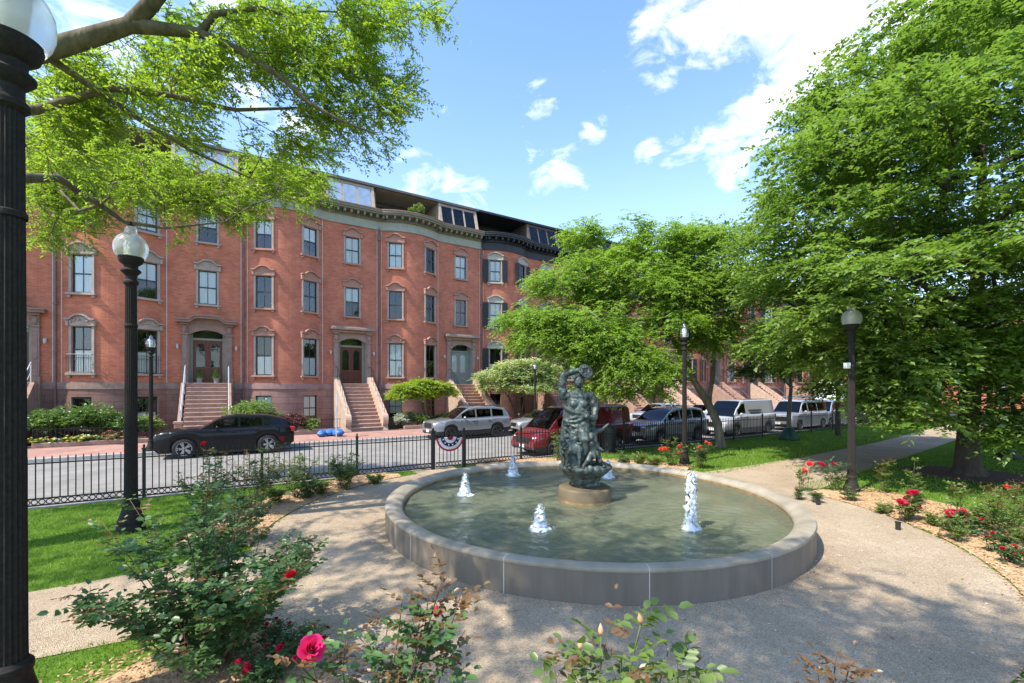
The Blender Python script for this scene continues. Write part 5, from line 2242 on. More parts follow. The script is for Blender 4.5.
make_vehicle('parked_car', 'silver boxy four-wheel-drive behind the lamp post with coral roses', 'car', SUV, 5.0, 1.98, 1.86, paint('paint_pale', (.30, .315, .325), .4, .3), park(648, 14.9, 5.0, 1.98), CAR_ROT, clad=M('clad_grey', (.12, .12, .125), rough=.6), extra=roof_rails, group='cars parked along the street')
make_vehicle('parked_van', 'silver white cargo van with faint dark lettering bars on its side', 'van', VAN, 5.4, 2.05, 2.15, paint('paint_van', (.40, .40, .40), .2, .35), park(728, 14.9, 5.4, 2.05), CAR_ROT, clad=M('clad_grey', (.12, .12, .125)), extra=van_bars, group='cars parked along the street')
make_vehicle('parked_van', 'grey van carrying a ladder rack on its roof', 'van', CVAN, 5.2, 2.0, 2.05, paint('paint_vangrey', (.28, .285, .30), .2, .35), park(794, 14.9, 5.2, 2.0), CAR_ROT, extra=ladder_rack, group='cars parked along the street')
make_vehicle('parked_van', 'blue grey van, third in the line of vans down the street', 'van', CVAN, 5.0, 2.0, 2.0, paint('paint_bluegrey', (.24, .29, .35), .3, .3), park(826, 14.9, 5.0, 2.0), CAR_ROT, group='cars parked along the street')
make_vehicle('parked_car', 'dark small car at the far end of the street', 'car', SUV, 4.5, 1.85, 1.6, paint('paint_dark', (.03, .03, .035), .3, .3), park(868, 14.9, 4.5, 1.85), CAR_ROT, group='cars parked along the street')
make_vehicle('parked_car', 'white car across the street, seen past the leaning young tree trunk', 'car', SEDAN, 4.6, 1.85, 1.48, paint('paint_white', (.74, .74, .74), .1, .35), st(34.2, 23.4, ROAD_Z), CAR_ROT, group='cars parked along the street')
make_vehicle('parked_car', 'pale blue car across the street, seen over the silver four-wheel-drive', 'car', SUV, 4.7, 1.9, 1.66, paint('paint_paleblue', (.42, .48, .54), .3, .3), st(28.4, 23.4, ROAD_Z), CAR_ROT, group='cars parked along the street')

# white box truck with lettering, at the end of the street
truck_s = 56.0
tp = st(truck_s, 22.2, ROAD_Z)
truck = thing('box_truck', 'white box truck with orange stripe and black lettering down the street', 'truck', tp, CAR_ROT)
white_p = paint('paint_truck', (.78, .78, .78), .0, .4)
orange = M('truck_orange', (.62, .16, .03), rough=.5, var=.05)
MB().box(-3.4, 1.6, -1.15, 1.15, .95, 3.5, bev=.05).build('box', white_p, truck)
MB().prism([(1.65, .5), (3.5, .5), (3.55, 1.25), (2.9, 1.45), (2.45, 2.3), (1.65, 2.35)], -1.0, 1.0).build('cab', white_p, truck)
mb = MB()
mb.prism([(1.9, 1.5), (2.75, 1.5), (2.4, 2.15), (1.9, 2.15)], 1.001, 1.006)
mb.prism([(1.9, 1.5), (2.75, 1.5), (2.4, 2.15), (1.9, 2.15)], -1.006, -1.001)
mb.build('cab_window', carglass, truck)
for sgn in (1, -1):
    MB().box(-3.38, 1.58, min(sgn * 1.15, sgn * 1.156), max(sgn * 1.15, sgn * 1.156), 1.0, 1.5).build('orange_stripe', orange, truck)
    for x in (-2.2, 2.5):
        mb = MB()
        mb.tube([(x, sgn * .75, .42), (x, sgn * 1.02, .42)], .42, 20)
        mb.build('wheel', tyre_m, truck, smooth=40)


def text_obj(name, body, size, mat, parent, loc, rot, ext=.004):
    cu = bpy.data.curves.new(name, 'FONT')
    cu.body = body
    cu.size = size
    cu.extrude = ext
    cu.align_x = 'CENTER'
    cu.offset = .01
    tmp = bpy.data.objects.new(name + '_tmp', cu)
    COL.objects.link(tmp)
    dg = bpy.context.evaluated_depsgraph_get()
    me = bpy.data.meshes.new_from_object(tmp.evaluated_get(dg))
    bpy.data.objects.remove(tmp)
    me.name = name
    me.materials.clear()
    me.materials.append(mat)
    o = link(name, me, parent, loc)
    o.rotation_euler = rot
    return o


# local +y of the truck looks at the park (it faces down the street)
text_obj('lettering', 'U-HAUL', 1.25, M('letter_black', (.02, .02, .02), var=0), truck, (-.9, 1.16, 1.75), (R(90), 0, R(180)))

# ------------------------------------------------------------------ small street things
bin_m = M('bin_black', (.02, .02, .02), rough=.6, var=.2)
bp_ = gp(609, 452.5)
trash = thing('trash_bin', 'black domed litter bin by the fence just right of the statue', 'bin', bp_)
mb = MB()
mb.lathe([(0, 0), (.27, 0), (.27, .05), (.25, .07), (.27, .78), (.29, .80), (.29, .85), (0, .85)], 24)
for k in range(20):
    a = 2 * PI * k / 20
    mb.box(-.012, .012, -.008, .008, .08, .78, mat=Matrix.Translation((.275 * math.cos(a), .275 * math.sin(a), 0)) @ Matrix.Rotation(a + PI / 2, 4, 'Z'))
mb.build('drum', bin_m, trash)
MB().lathe([(.28, .85), (.28, .98), (.24, 1.07), (.13, 1.14), (0, 1.16)], 24).build('dome', bin_m, trash, smooth=60)

blue_bag = M('blue_plastic', (.04, .14, .42), rough=.35, var=.2, scale=8, bump=.5, bscale=12)
for i, (px, nn, sz, lb) in enumerate(((322, 26.9, .34, 'blue plastic bag lying farthest from the stoop, half grey'), (330, 27.0, .36, 'blue plastic bag in the middle of the heap beside the stoop'), (338, 26.6, .40, 'big blue plastic bag touching the foot of the tan stoop'))):
    p = stn(px, nn, WALK_Z)
    rr = random.Random(i)
    mb = MB()
    mb.ell((0, 0, sz * .5), (sz * .85, sz * .7, sz * .55), 20, 12)
    mb.v = [(x * (1 + rr.uniform(-.2, .2)), y * (1 + rr.uniform(-.13, .13)), max(0, z * (1 + rr.uniform(-.1, .14)))) for x, y, z in mb.v]
    t = thing('plastic_bag', lb, 'bag', p, rr.uniform(0, 3), 'blue bags by the stoop')
    mb.build('sack', blue_bag, t, smooth=180)
    MB().tube([(0, 0, sz * .96), (.03, 0, sz * 1.02), (.08, .03, sz * 1.03)], [.06, .03, .06], 7).build('knot', blue_bag, t, smooth=180)
p = stn(336.5, 26.0, WALK_Z)
sg = thing('sign_post', 'pale grey sign pole seen edge-on in front of the tan stoop', 'sign', p, ST_ROT)
MB().tube([(0, 0, 0), (0, 0, 2.45)], .035, 8).build('pole', rail_gr, sg)
MB().box(-.012, .012, -.16, .16, 1.75, 2.4, bev=.004).build('sign_plate', rail_gr, sg)

# low iron railing and kerb of the front yards
for i, (s0, s1, lb) in enumerate(((HS0 - HW + .2, HS0 - HW + 5.2, 'low black railing in front of the leafy yard, behind the tall lamp post'), (HS0 + .3, HS0 + 5.0, 'low black railing of the yard left of the tan stoop'), (HS0 + HW + .5, HS0 + HW + 5.2, 'low black railing of the yard under the yellow-green tree'))):
    b = st(s0, N_YARD + .18, WALK_Z)
    t = thing('yard_railing', lb, 'railing', b, ST_ROT)
    mb = MB()
    l = s1 - s0
    mb.box(0, l, -.12, .12, -.05, .22, bev=.02)
    mb.build('kerb', tread_m, t)
    mb = MB()
    for z in (.30, .82):
        mb.box(0, l, -.012, .012, z, z + .025)
    for k in range(int(l / .15) + 1):
        mb.box(k * .15 - .008 + .01, k * .15 + .008 + .01, -.008, .008, .22, .9)
    mb.build('rail', iron, t)

# ------------------------------------------------------------------ trees
def A(px, py, Y):
    return np.array([(px - 512) / F_PX * Y, Y, CAM_H - (py - HOR) / F_PX * Y])


def make_tree(name, label, trunk, radii, lobes, n_cl, leafm, barkm, seed, n_twig=7, n_leaf=13, L=.8, leaf=.10, droop=.25, flat=.4, wid=.5, fan=1.2, inner=.45, extra=(), group=None,
              twig_r=.012, expo=.5, step=.6, tilt=0.0, targets=None, zmin=None, vjit=.3, twigs=False, cat='tree', more=None, rb=None):
    rng = np.random.default_rng(seed)
    base = Vector(trunk[0])
    t = thing(name, label, cat, base, 0, group)
    b0 = np.array([base.x, base.y, base.z])
    if targets is None:
        cen, od = lobes_sample(rng, lobes, n_cl, inner)
    else:
        cen, od = targets
    if zmin is not None:      # nothing hangs below this, and the trunk stands clear on its open side
        k = (cen[:, 2] > zmin) & ~((cen[:, 2] < 3.1) & (np.abs(cen[:, 0] / cen[:, 1] - b0[0] / b0[1]) < .085) & (cen[:, 1] < b0[1] + .5))
        cen, od = cen[k], od[k]
    v, q, tips = sprays(rng, cen, od, n_twig, n_leaf, L, leaf, droop, fan, flat, wid, tilt, vjit)
    if more:
        c2, o2, nt2, nl2, L2, lf2 = more
        v2, q2, _ = sprays(rng, c2, o2, nt2, nl2, L2, lf2, .16, 1.5, .5, .45, 0, .4)
        q = np.concatenate([q, q2 + len(v)])
        v = np.concatenate([v, v2])
    o = link('crown', np_mesh('crown', v - b0, q, leafm), t)
    mb = MB()
    # limbs reach about two thirds of the sprays
    sel = rng.permutation(len(cen))[: min(len(cen), 420)]
    tr = [np.array(p) - b0 for p in trunk]
    grow(mb, tr, radii, [(i, [np.array(p) - b0 for p in pts], rr) for i, pts, rr in extra], cen[sel] - b0 - od[sel] * L * .2, rng, step, twig_r, expo, rb or radii[0])
    if twigs:
        st_, d, tl = tips
        k = rng.random(st_.shape[:2]) < .5
        for s_, dd, l in zip(st_[k], d[k], tl[k]):
            s_ = s_ - b0
            mb.tube([s_, s_ + dd * l * .5 - np.array([0, 0, droop * l * .25]), s_ + dd * l - np.array([0, 0, droop * l])], [.007, .005, .003], 3, caps=False)
    mb.build('trunk', barkm, t, smooth=180)
    return t


def grow(mb, trunk, radii, extra, targets, rng, step, twig_r, expo, r_base, seg=8, up_bias=.25, wob=.12):
    nodes = [np.array(p, float) for p in trunk]
    fixed = list(radii)
    par = [-1] + list(range(len(trunk) - 1))
    for (pi, pts, rr) in extra:
        prev = pi
        for p, r in zip(pts, rr):
            nodes.append(np.array(p, float))
            par.append(prev)
            fixed.append(r)
            prev = len(nodes) - 1
    nfix = len(nodes)
    arr = np.array(nodes)
    zfirst = arr[0, 2] + 1.2
    okn = arr[:, 2] > min(zfirst, arr[:, 2].max() * .5)
    dist = np.linalg.norm(arr - arr[len(trunk) // 2], axis=1) * .5
    hub = arr[len(trunk) - 1] * .5 + arr[len(trunk) // 2] * .5
    tips = []
    for ti in np.argsort(np.linalg.norm(targets - hub, axis=1)):
        t = targets[ti]
        dd = np.linalg.norm(arr - t, axis=1)
        pen = np.where(arr[:, 2] > t[2], .5 * (arr[:, 2] - t[2]), 0)
        cost = dd + pen + dist * (.08 if r_base > .135 else .2) + np.where(okn, 0, 50)
        j = int(np.argmin(cost))
        a = arr[j].copy()
        Ln = np.linalg.norm(t - a)
        k = max(1, int(Ln / step))
        prev = j
        bow = np.array([0, 0, up_bias * Ln * .35])
        newp = []
        for i in range(1, k + 1):
            f = i / k
            p = a + (t - a) * f + bow * math.sin(PI * f) + (rng.normal(0, wob * step, 3) if i < k else 0)
            newp.append(p)
            nodes.append(p)
            par.append(prev)
            prev = len(nodes) - 1
        arr = np.vstack([arr, np.array(newp)])
        okn = np.concatenate([okn, np.ones(k, bool)])
        dist = np.concatenate([dist, dist[j] + np.linspace(Ln / k, Ln, k)])
        tips.append(prev)
    N = len(nodes)
    load = np.zeros(N)
    for t in tips:
        load[t] += 1
    ch = [[] for _ in range(N)]
    for i in range(N - 1, 0, -1):
        load[par[i]] += load[i]
    for i in range(1, N):
        ch[par[i]].append(i)
    tot = max(load[0], 1)

    def rad(i):
        if i < nfix:
            return fixed[i]
        return max(twig_r, r_base * .8 * (load[i] / tot) ** expo)
    stack = [(0, None)]
    while stack:
        i, start = stack.pop()
        chain = ([start] if start is not None else []) + [i]
        cur = i
        while ch[cur]:
            ks = sorted(ch[cur], key=lambda q: (-(q < nfix), -load[q]))
            for q in ks[1:]:
                stack.append((q, cur))
            cur = ks[0]
            chain.append(cur)
        rr = [rad(q) for q in chain]
        if start is not None:
            rr[0] = min(rr[0], rr[1] * 1.2)
        for k in range(1, len(rr)):
            rr[k] = min(rr[k], rr[k - 1])
        sg = 12 if max(rr) > .12 else seg if max(rr) > .06 else 5 if max(rr) > .025 else 4
        mb.tube([nodes[q] for q in chain], rr, seg=sg, caps=False)


bark_d = bark('bark_dark', (.085, .065, .05))
bark_g = bark('bark_grey', (.20, .165, .13))
# --- the locust whose boughs hang into the picture from the side
locust_m = leaf_mat('locust_leaf', (.13, .22, .018), (.28, .37, .045), trans=.52, gloss=.03)
lim0 = [(-11.6, 4.6, 0), (-11.4, 4.8, 2.2), (-10.9, 5.2, 4.6), (-9.3, 5.9, 6.5), tuple(A(40, 52, 6.6)), tuple(A(95, 36, 6.75)), tuple(A(130, 25, 6.85)), tuple(A(200, 33, 7.0)), tuple(A(243, 52, 7.1)), tuple(A(282, 78, 7.2)), tuple(A(310, 104, 7.3)), tuple(A(340, 120, 7.4)), tuple(A(375, 134, 7.5))]
rad0 = [.36, .31, .27, .19, .14, .125, .11, .072, .054, .043, .034, .024, .012]
ex = [(6, [tuple(A(147, 8, 6.8)), tuple(A(165, -14, 6.7)), tuple(A(190, -60, 6.5))], [.11, .10, .08]),
      (7, [tuple(A(215, 14, 7.0)), tuple(A(262, 8, 7.0))], [.05, .03]),
      (3, [tuple(A(36, 110, 7.2)), tuple(A(110, 88, 7.3)), tuple(A(170, 95, 7.5)), tuple(A(235, 110, 7.8)), tuple(A(300, 108, 8.0))], [.07, .055, .045, .032, .018]),
      (2, [tuple(A(20, 178, 8.6)), tuple(A(58, 178, 9.6)), tuple(A(100, 205, 10.3)), tuple(A(125, 222, 10.7)), tuple(A(165, 228, 11.0)), tuple(A(225, 222, 11.4))], [.10, .085, .07, .055, .036, .016]),
      (4, [tuple(A(75, 75, 7.0)), tuple(A(140, 120, 7.6)), tuple(A(190, 150, 8.0)), tuple(A(250, 178, 8.3))], [.055, .04, .028, .014])]
rng = np.random.default_rng(21)
cl = []
spots = [  # px, py, Y, spread px x, y, spread Y, how many
    (70, 120, 7.3, 45, 45, 0.8, 66), (60, 190, 10.7, 40, 30, 0.9, 77), (120, 175, 10.8, 50, 30, 0.8, 80), (170, 195, 11.1, 40, 24, 0.8, 45), (225, 200, 11.4, 34, 26, 0.7, 20), (140, 90, 7.4, 50, 32, 0.8, 46), (185, 130, 7.8, 30, 18, 0.6, 13),
    (210, 60, 7.2, 46, 34, 0.9, 38), (290, 50, 7.3, 50, 36, 0.9, 54), (350, 60, 7.4, 32, 38, 0.7, 40), (388, 92, 7.5, 18, 26, 0.5, 17), (330, 110, 7.6, 36, 22, 0.6, 25), (280, 135, 7.9, 34, 18, 0.6, 17), (240, 165, 11.1, 34, 14, 0.7, 17),
    (285, 175, 11.2, 26, 16, 0.5, 20), (250, 15, 7.0, 60, 18, 0.9, 30), (370, 10, 7.2, 34, 14, 0.7, 22), (428, 5, 7.2, 14, 7, 0.4, 5), (160, 40, 7.0, 40, 25, 0.8, 27), (60, 60, 6.9, 40, 20, 0.7, 14), (340, 140, 7.7, 26, 10, 0.4, 6),
    (70, 85, 7.2, 36, 26, 0.5, 35), (45, 150, 10.5, 24, 40, 0.7, 51), (70, 200, 10.9, 34, 22, 0.7, 45), (150, 165, 10.9, 40, 18, 0.5, 32), (190, 190, 11.3, 36, 16, 0.5, 27), (255, 190, 11.4, 30, 16, 0.4, 20),
    (300, 185, 11.0, 22, 16, .4, 16), (325, 150, 8.6, 18, 12, .3, 8), (240, 215, 11.4, 26, 10, .4, 14), (50, 235, 10.6, 18, 10, .4, 10)]
for px, py, Y, sx, sy, sY, n in spots:
    for _ in range(n):
        cl.append(A(px + rng.normal(0, sx * .55), py + rng.normal(0, sy * .6), Y + .55 + rng.normal(0, sY * .6)))
big = []
# unseen rest of its wide crown, dense clumps added to shade plaza and fountain
for (c, r, n) in (((-9.5, 3.0, 9.5), (3.2, 2.6, 1.4), 45), ((-3.7, 1.3, 9.3), (2.0, 1.35, .7), 230), ((-1.5, .0, 9.5), (1.5, .9, .6), 85), ((-6.6, 3.0, 9.6), (1.7, 1.2, .7), 75), ((-6.5, -1.0, 8.6), (2.2, 1.5, 1.0), 40), ((-12.5, 7.5, 8.5), (2.5, 2.5, 1.4), 60), ((-12.5, 2, 9), (2.5, 2.5, 1.5), 20), ((.6, -1.9, 8.8), (1.3, 1.0, .6), 65), ((-5.2, 6.0, 11.5), (1.6, 1.0, .6), 30)):
    for _ in range(n):
        big.append(np.array(c) + np.array(r) * rng.normal(0, .6, 3))
big = np.array(big)
cl = np.array(cl)
od = norm((cl - np.array([-10, 4.5, 6.5])) * np.array([1, 1, .3]))
obig = norm((big - np.array([-10, 4.5, 6.5])) * np.array([1, 1, .3]))
make_tree('locust_tree', 'feathery light green locust whose dark boughs hang in from the top edge over the lamp', lim0, rad0, None, 0, locust_m, bark('bark_locust', (.14, .115, .085)), 31, n_twig=8, n_leaf=17, L=.50, leaf=.074, droop=.16, flat=.6, wid=.42, fan=1.5, extra=ex,
          twig_r=.006, expo=.62, step=.4, targets=(cl, od), vjit=.45, twigs=True, more=(big, obig, 7, 11, .6, .12), rb=.13)

# --- the big spreading tree
rng = np.random.default_rng(9)
big_m = leaf_mat('elm_leaf', (.08, .15, .022), (.185, .275, .05), trans=.44, gloss=.04, rough=.55)
lob = []
cx, cy = 13.9, 13.3
tiers = [(3.0, 4.8), (4.3, 6.1), (5.7, 6.8), (7.1, 6.9), (8.5, 6.6), (9.9, 5.9), (11.3, 4.9), (12.6, 3.5), (13.5, 1.8)]
for zi, (z, r) in enumerate(tiers):
    k = max(3, int(r * 2.2))
    for i in range(k):
        a = 2 * PI * (i + .5 * (zi % 2)) / k + rng.uniform(-.2, .2)
        rr_ = r * rng.uniform(.62, .86)
        lob.append((cx + rr_ * math.cos(a), cy + rr_ * math.sin(a), z + rng.uniform(-.5, .5), r * .27 + .35, r * .27 + .35, .42, 1.0 + r * .1))
    lob.append((cx, cy, z + .3, r * .55, r * .55, .5, 1.3))
for px, py, Y, rr_ in ((912, 398, 11.3, .75), (893, 372, 11.6, .8), (1018, 405, 11.2, .8), (1022, 425, 11.0, .5), (935, 360, 11.2, .8), (1045, 385, 10.8, 1.0), (905, 345, 11.4, .9), (970, 365, 11.4, .9), (912, 415, 11.2, .55), (1015, 436, 10.9, .5)):
    p = A(px, py, Y)
    lob.append((p[0], p[1], p[2], rr_, rr_, .32, 1.3))
make_tree('elm_tree', 'great spreading dark green tree with layered boughs and thick trunk beside the path', [(13.65, 13.45, 0), (13.62, 13.46, .25), (13.6, 13.45, 1.0), (13.65, 13.4, 2.4), (13.7, 13.35, 4.2), (13.8, 13.3, 6.5), (13.9, 13.3, 9), (13.9, 13.3, 12)],
          [.46, .33, .25, .24, .20, .15, .10, .05], lob, 3300, big_m, bark_d, 12, n_twig=8, n_leaf=13, L=.82, leaf=.145, droop=.24, flat=.38, wid=.55, fan=1.3, inner=.35, expo=.48, twig_r=.014, zmin=1.2)

# --- the bright leaning tree behind the fountain
mid_m = leaf_mat('bright_leaf', (.11, .20, .022), (.225, .33, .055), trans=.46, gloss=.03, rough=.55)
lob = [(5.4, 19.2, 6.0, 3.0, 2.4, 2.6), (2.4, 18.4, 4.9, 2.3, 1.8, 1.0), (1.2, 18.2, 5.3, 1.3, 1.2, .7), (8.0, 19.6, 6.9, 1.9, 2.2, 2.3), (4.4, 17.6, 3.5, 2.1, 1.4, .85), (6.6, 19.2, 8.5, 1.9, 1.6, 1.0), (3.6, 19, 7.6, 1.5, 1.4, .9), (8.2, 19.4, 9.0, 1.2, 1.2, .8),
       (3.1, 19, 9.0, .5, .5, .55), (5.0, 19, 9.3, .6, .6, .5), (3.0, 17.8, 3.9, 1.6, 1.2, .7), (8.8, 19.6, 5.0, 1.3, 1.6, 1.0)]
for px, py, Y, rr_, rz_ in ((640, 378, 17.3, 1.5, .7), (600, 345, 17.6, 1.5, .7), (545, 345, 18, 1.4, .6), (520, 325, 18.2, .9, .4), (670, 330, 17.8, 1.4, .9), (560, 290, 18.5, 1.2, .8), (700, 300, 19, 1.4, 1.0), (725, 245, 19.5, 1.1, .9), (640, 395, 17.2, 1.0, .4), (595, 390, 17.4, .8, .4), (585, 240, 19, .8, .7), (705, 350, 18.6, 1.2, .7)):
    p = A(px, py, Y)
    lob.append((p[0], p[1], p[2], rr_, rr_ * .8, rz_))
make_tree('leaning_tree', 'bright green leafy tree leaning over the fence behind the statue, trunk bare and slanting', [(9.2, 19.8, 0), (9.15, 19.8, .3), (9.0, 19.75, 1.1), (8.55, 19.6, 1.9), (7.9, 19.5, 2.9), (7.2, 19.4, 4.2), (6.4, 19.3, 5.6), (5.8, 19.2, 7.2)],
          [.26, .20, .18, .165, .13, .10, .07, .04], lob, 2300, mid_m, bark_g, 14, n_twig=8, n_leaf=12, L=.70, leaf=.115, droop=.30, flat=.42, wid=.5, extra=[(3, [(8.9, 19.9, 3.2), (9.0, 20.0, 4.8), (8.6, 19.8, 7.0)], [.09, .07, .04]), (4, [(6.6, 18.9, 3.3), (5.0, 18.2, 3.9), (3.2, 17.9, 4.4)], [.07, .05, .03])], inner=.3)

# --- young trees and the trees beyond
young_m = leaf_mat('young_leaf', (.06, .125, .014), (.12, .20, .028), trans=.35, gloss=.06)
y0 = gp(789, 440)
make_tree('young_tree', 'small round green tree with a green watering bag at its foot', [(y0.x, y0.y, 0), (y0.x, y0.y, 1.4), (y0.x + .1, y0.y, 2.6), (y0.x, y0.y, 4.2)], [.11, .10, .08, .04],
          [(y0.x - .8, y0.y - .3, 4.2, 1.9, 1.6, 1.1), (y0.x + .9, y0.y, 4.6, 1.8, 1.6, 1.2), (y0.x - 1.6, y0.y - .4, 3.2, 1.2, 1.1, .7), (y0.x, y0.y, 5.6, 1.6, 1.5, .8)], 420, young_m, bark_g, 15, L=.6, leaf=.13, n_leaf=11, group=None)
y1 = gp(838, 436)
make_tree('young_tree', 'slim darker tree standing directly behind the grey lamp post', [(y1.x, y1.y, 0), (y1.x, y1.y, 1.5), (y1.x, y1.y, 3), (y1.x, y1.y, 6)], [.14, .12, .10, .05],
          [(y1.x, y1.y, 5.2, 2.6, 2.2, 1.6), (y1.x, y1.y, 7.4, 2.0, 2.0, 1.4), (y1.x + 1, y1.y, 4.6, 1.8, 1.6, .8)], 460, leaf_mat('far_leaf', (.04, .09, .012), (.09, .155, .024), trans=.3, gloss=.06), bark_d, 16, L=.7, leaf=.15, n_leaf=11)
far_m = MATS['far_leaf']
for i, (s, n, h, lb) in enumerate(((44, 11.2, 9, 'tall dark tree far down the lawn beside the fence'), (52, 4.0, 11, 'broad dark tree beyond the great elm, across the path'), (64, 12.2, 10, 'farthest dark tree near the end of the fence'), (40, -2.0, 10, 'dark tree deep in the park behind the elm trunk'), (58, -6, 11, 'tree at the far end of the lawn behind the elm crown'))):
    p = st(s, n)
    rg = random.Random(i)
    make_tree('park_tree', lb, [(p.x, p.y, 0), (p.x, p.y, 2), (p.x + .2, p.y, 4), (p.x, p.y, h * .7)], [.26, .2, .17, .08],
              [(p.x + rg.uniform(-1.8, 1.8), p.y + rg.uniform(-1.5, 1.5), h * f, h * .27, h * .27, h * .12) for f in (.34, .45, .56, .68, .8, .92)], 520, far_m, bark_d, 50 + i, zmin=3.2, L=.95, leaf=.22, n_leaf=10, n_twig=7)

# --- the brick block that closes the far end of the square
for i, (s0, n0, w, h, lb) in enumerate(((78, 30, 26, 12.5, 'orange-red brick block closing the far end of the street'), (80, 2, 27, 13.5, 'brick block far behind the great elm at the end of the square'), (76, -28, 29, 12.5, 'brick block at the end of the square, glimpsed right of the elm trunk'))):
    b = st(s0, n0, 0)
    e = thing('brick_block', lb, 'building', b, ST_ROT - PI / 2)
    mb = MB()
    ww = []
    for fl in range(4):
        for k in range(int(w / 2.9)):
            ww.append((1.2 + k * 2.9, 1.2 + 3.05 * fl))
    MB().box(0, w, 0, 9, -.3, h).build('wall', M('block_brick', (.36, .13, .08), rough=.9, var=.2, scale=1.5), e)
    MB().box(-.2, w + .2, -.35, 9.2, h, h + .5).build('cornice', brown, e)
    for x, z in ww[:80]:
        if z + 1.9 > h:
            continue
        wv = MB().box(x - .1, x + 1.1, -.06, .02, z - .12, z + 2.05).build('window', trimst, e)
        MB().box(x, x + 1.0, -.075, -.061, z, z + 1.9).build('pane', M('block_pane', (.10, .11, .12), rough=.1, var=.2, spec=.8), wv)

# --- front-yard trees
dog_m = leaf_mat('dogwood_leaf', (.20, .29, .09), (.38, .45, .18), trans=.3, gloss=.04)
d0 = stn(520, 29.7, WALK_Z)
dl = [(d0.x + a, d0.y + b, z, r, r, h) for a, b, z, r, h in ((-1.9, -1.0, 2.6, 1.3, .45), (-.8, -.6, 3.3, 1.4, .5), (.6, .3, 3.7, 1.5, .5), (1.6, .9, 3.2, 1.4, .5), (2.4, 1.4, 2.5, 1.1, .4), (-.2, -.8, 2.4, 1.4, .45), (1.0, .2, 2.5, 1.4, .45), (0, 0, 4.25, 1.3, .5), (-2.3, -1.3, 3.3, 1.1, .5), (2.2, 1.2, 3.9, 1.2, .5), (-1.0, -.9, 4.0, 1.1, .45), (1.3, .4, 4.4, 1.0, .4))]
dog = make_tree('dogwood_tree', 'low spreading dogwood covered in creamy pale blossom, behind the silver cars', [(d0.x, d0.y, WALK_Z), (d0.x + .1, d0.y, .6), (d0.x + .3, d0.y, 1.5), (d0.x + .2, d0.y, 3)], [.12, .10, .08, .04], dl, 950, dog_m, bark_d, 17, L=.55, leaf=.13, n_leaf=9, n_twig=6, droop=.1, wid=.6,
                extra=[(0, [(d0.x - .4, d0.y, .8), (d0.x - .9, d0.y - .3, 1.9), (d0.x - 1.4, d0.y - .6, 2.6)], [.08, .06, .03])], inner=.6)
rng = np.random.default_rng(3)
c, o_ = lobes_sample(rng, dl, 1900, .85)
c = c[o_[:, 2] > -.1]
n = len(c) * 5
pp = np.repeat(c, 5, 0) + rng.normal(0, .12, (n, 3)) + np.array([0, 0, .08])
dd = norm(rng.normal(0, 1, (n, 3)) * np.array([1, 1, .2]))
v, q = leaf_verts(pp, dd, norm(np.array([0, 0, 1.]) + rng.normal(0, .25, (n, 3))), np.full(n, .15), np.full(n, .12), .1)
link('blossom', np_mesh('blossom', v - np.array([d0.x, d0.y, d0.z]), q, leaf_mat('cream_bract', (.50, .52, .30), (.70, .68, .48), trans=.2, gloss=.02)), dog)
m0 = stn(424, 29.9, WALK_Z)
map_m = leaf_mat('lime_leaf', (.16, .25, .02), (.30, .38, .045), trans=.4, gloss=.04)
ml = [(m0.x + a, m0.y + b, z, r, r, h) for a, b, z, r, h in ((-1.4, -.8, 2.0, .9, .4), (-.6, -.4, 2.5, 1.0, .42), (.5, .2, 2.6, 1.0, .42), (1.4, .8, 2.2, .9, .38), (0, 0, 2.1, 1.0, .4), (-1.0, -.6, 2.55, .9, .35), (1.0, .5, 2.6, .9, .35), (0, 0, 2.9, .9, .3))]
make_tree('small_maple', 'small yellow-green tree with a flat crown in front of the brick basement', [(m0.x, m0.y, WALK_Z), (m0.x + .1, m0.y, .6), (m0.x - .1, m0.y, 1.3), (m0.x, m0.y, 2.2)], [.09, .075, .06, .03], ml, 620, map_m, bark_d, 18, L=.42, leaf=.11, n_leaf=9, n_twig=7, droop=.12, wid=.6, inner=.4)


# ------------------------------------------------------------------ shrubs and flowers of the yards
def shrub(label, loc, r, h, leafm, seed, leaf=.08, n=90, name='shrub', cat='shrub', flowers=None, group=None):
    rng = np.random.default_rng(seed)
    loc = Vector(loc)
    t = thing(name, label, cat, loc, 0, group)
    lob = [(rng.uniform(-.5, .5) * r[0], rng.uniform(-.5, .5) * r[1], h * rng.uniform(.4, .75), r[0] * .55, r[1] * .55, h * .32) for _ in range(5)]
    c, o_ = lobes_sample(rng, lob, n, .55)
    k = c[:, 2] > .03
    c, o_ = c[k], o_[k]
    v, q, _ = sprays(rng, c, o_, 5, 7, .22 * min(1.6, h), leaf, .1, 1.4, .5, .55, .25)
    link('foliage', np_mesh('foliage', v, q, leafm), t)
    mb = MB()
    for i in range(9):
        p = c[rng.integers(len(c))]
        mb.tube([(p[0] * .15, p[1] * .15, -.02), (p[0] * .5, p[1] * .5, p[2] * .5), tuple(p)], [.018, .013, .006], 4)
    mb.build('stem', bark_d, t)
    if flowers:
        fm, nf, fs = flowers
        k = rng.integers(0, len(c), nf)
        pp = np.repeat(c[k] + o_[k] * .08, 5, 0)
        ang = np.tile(np.arange(5) * 2 * PI / 5, nf)
        dd = norm(np.stack([np.cos(ang), np.sin(ang), np.full(len(ang), .5)], 1) + np.repeat(o_[k], 5, 0) * .4)
        v, q = leaf_verts(pp, dd, norm(np.array([0, -.4, 1.]) + rng.normal(0, .3, pp.shape)), np.full(len(pp), fs), np.full(len(pp), fs * .9), .2)
        link('flowers', np_mesh('flowers', v, q, fm), t)
    return t


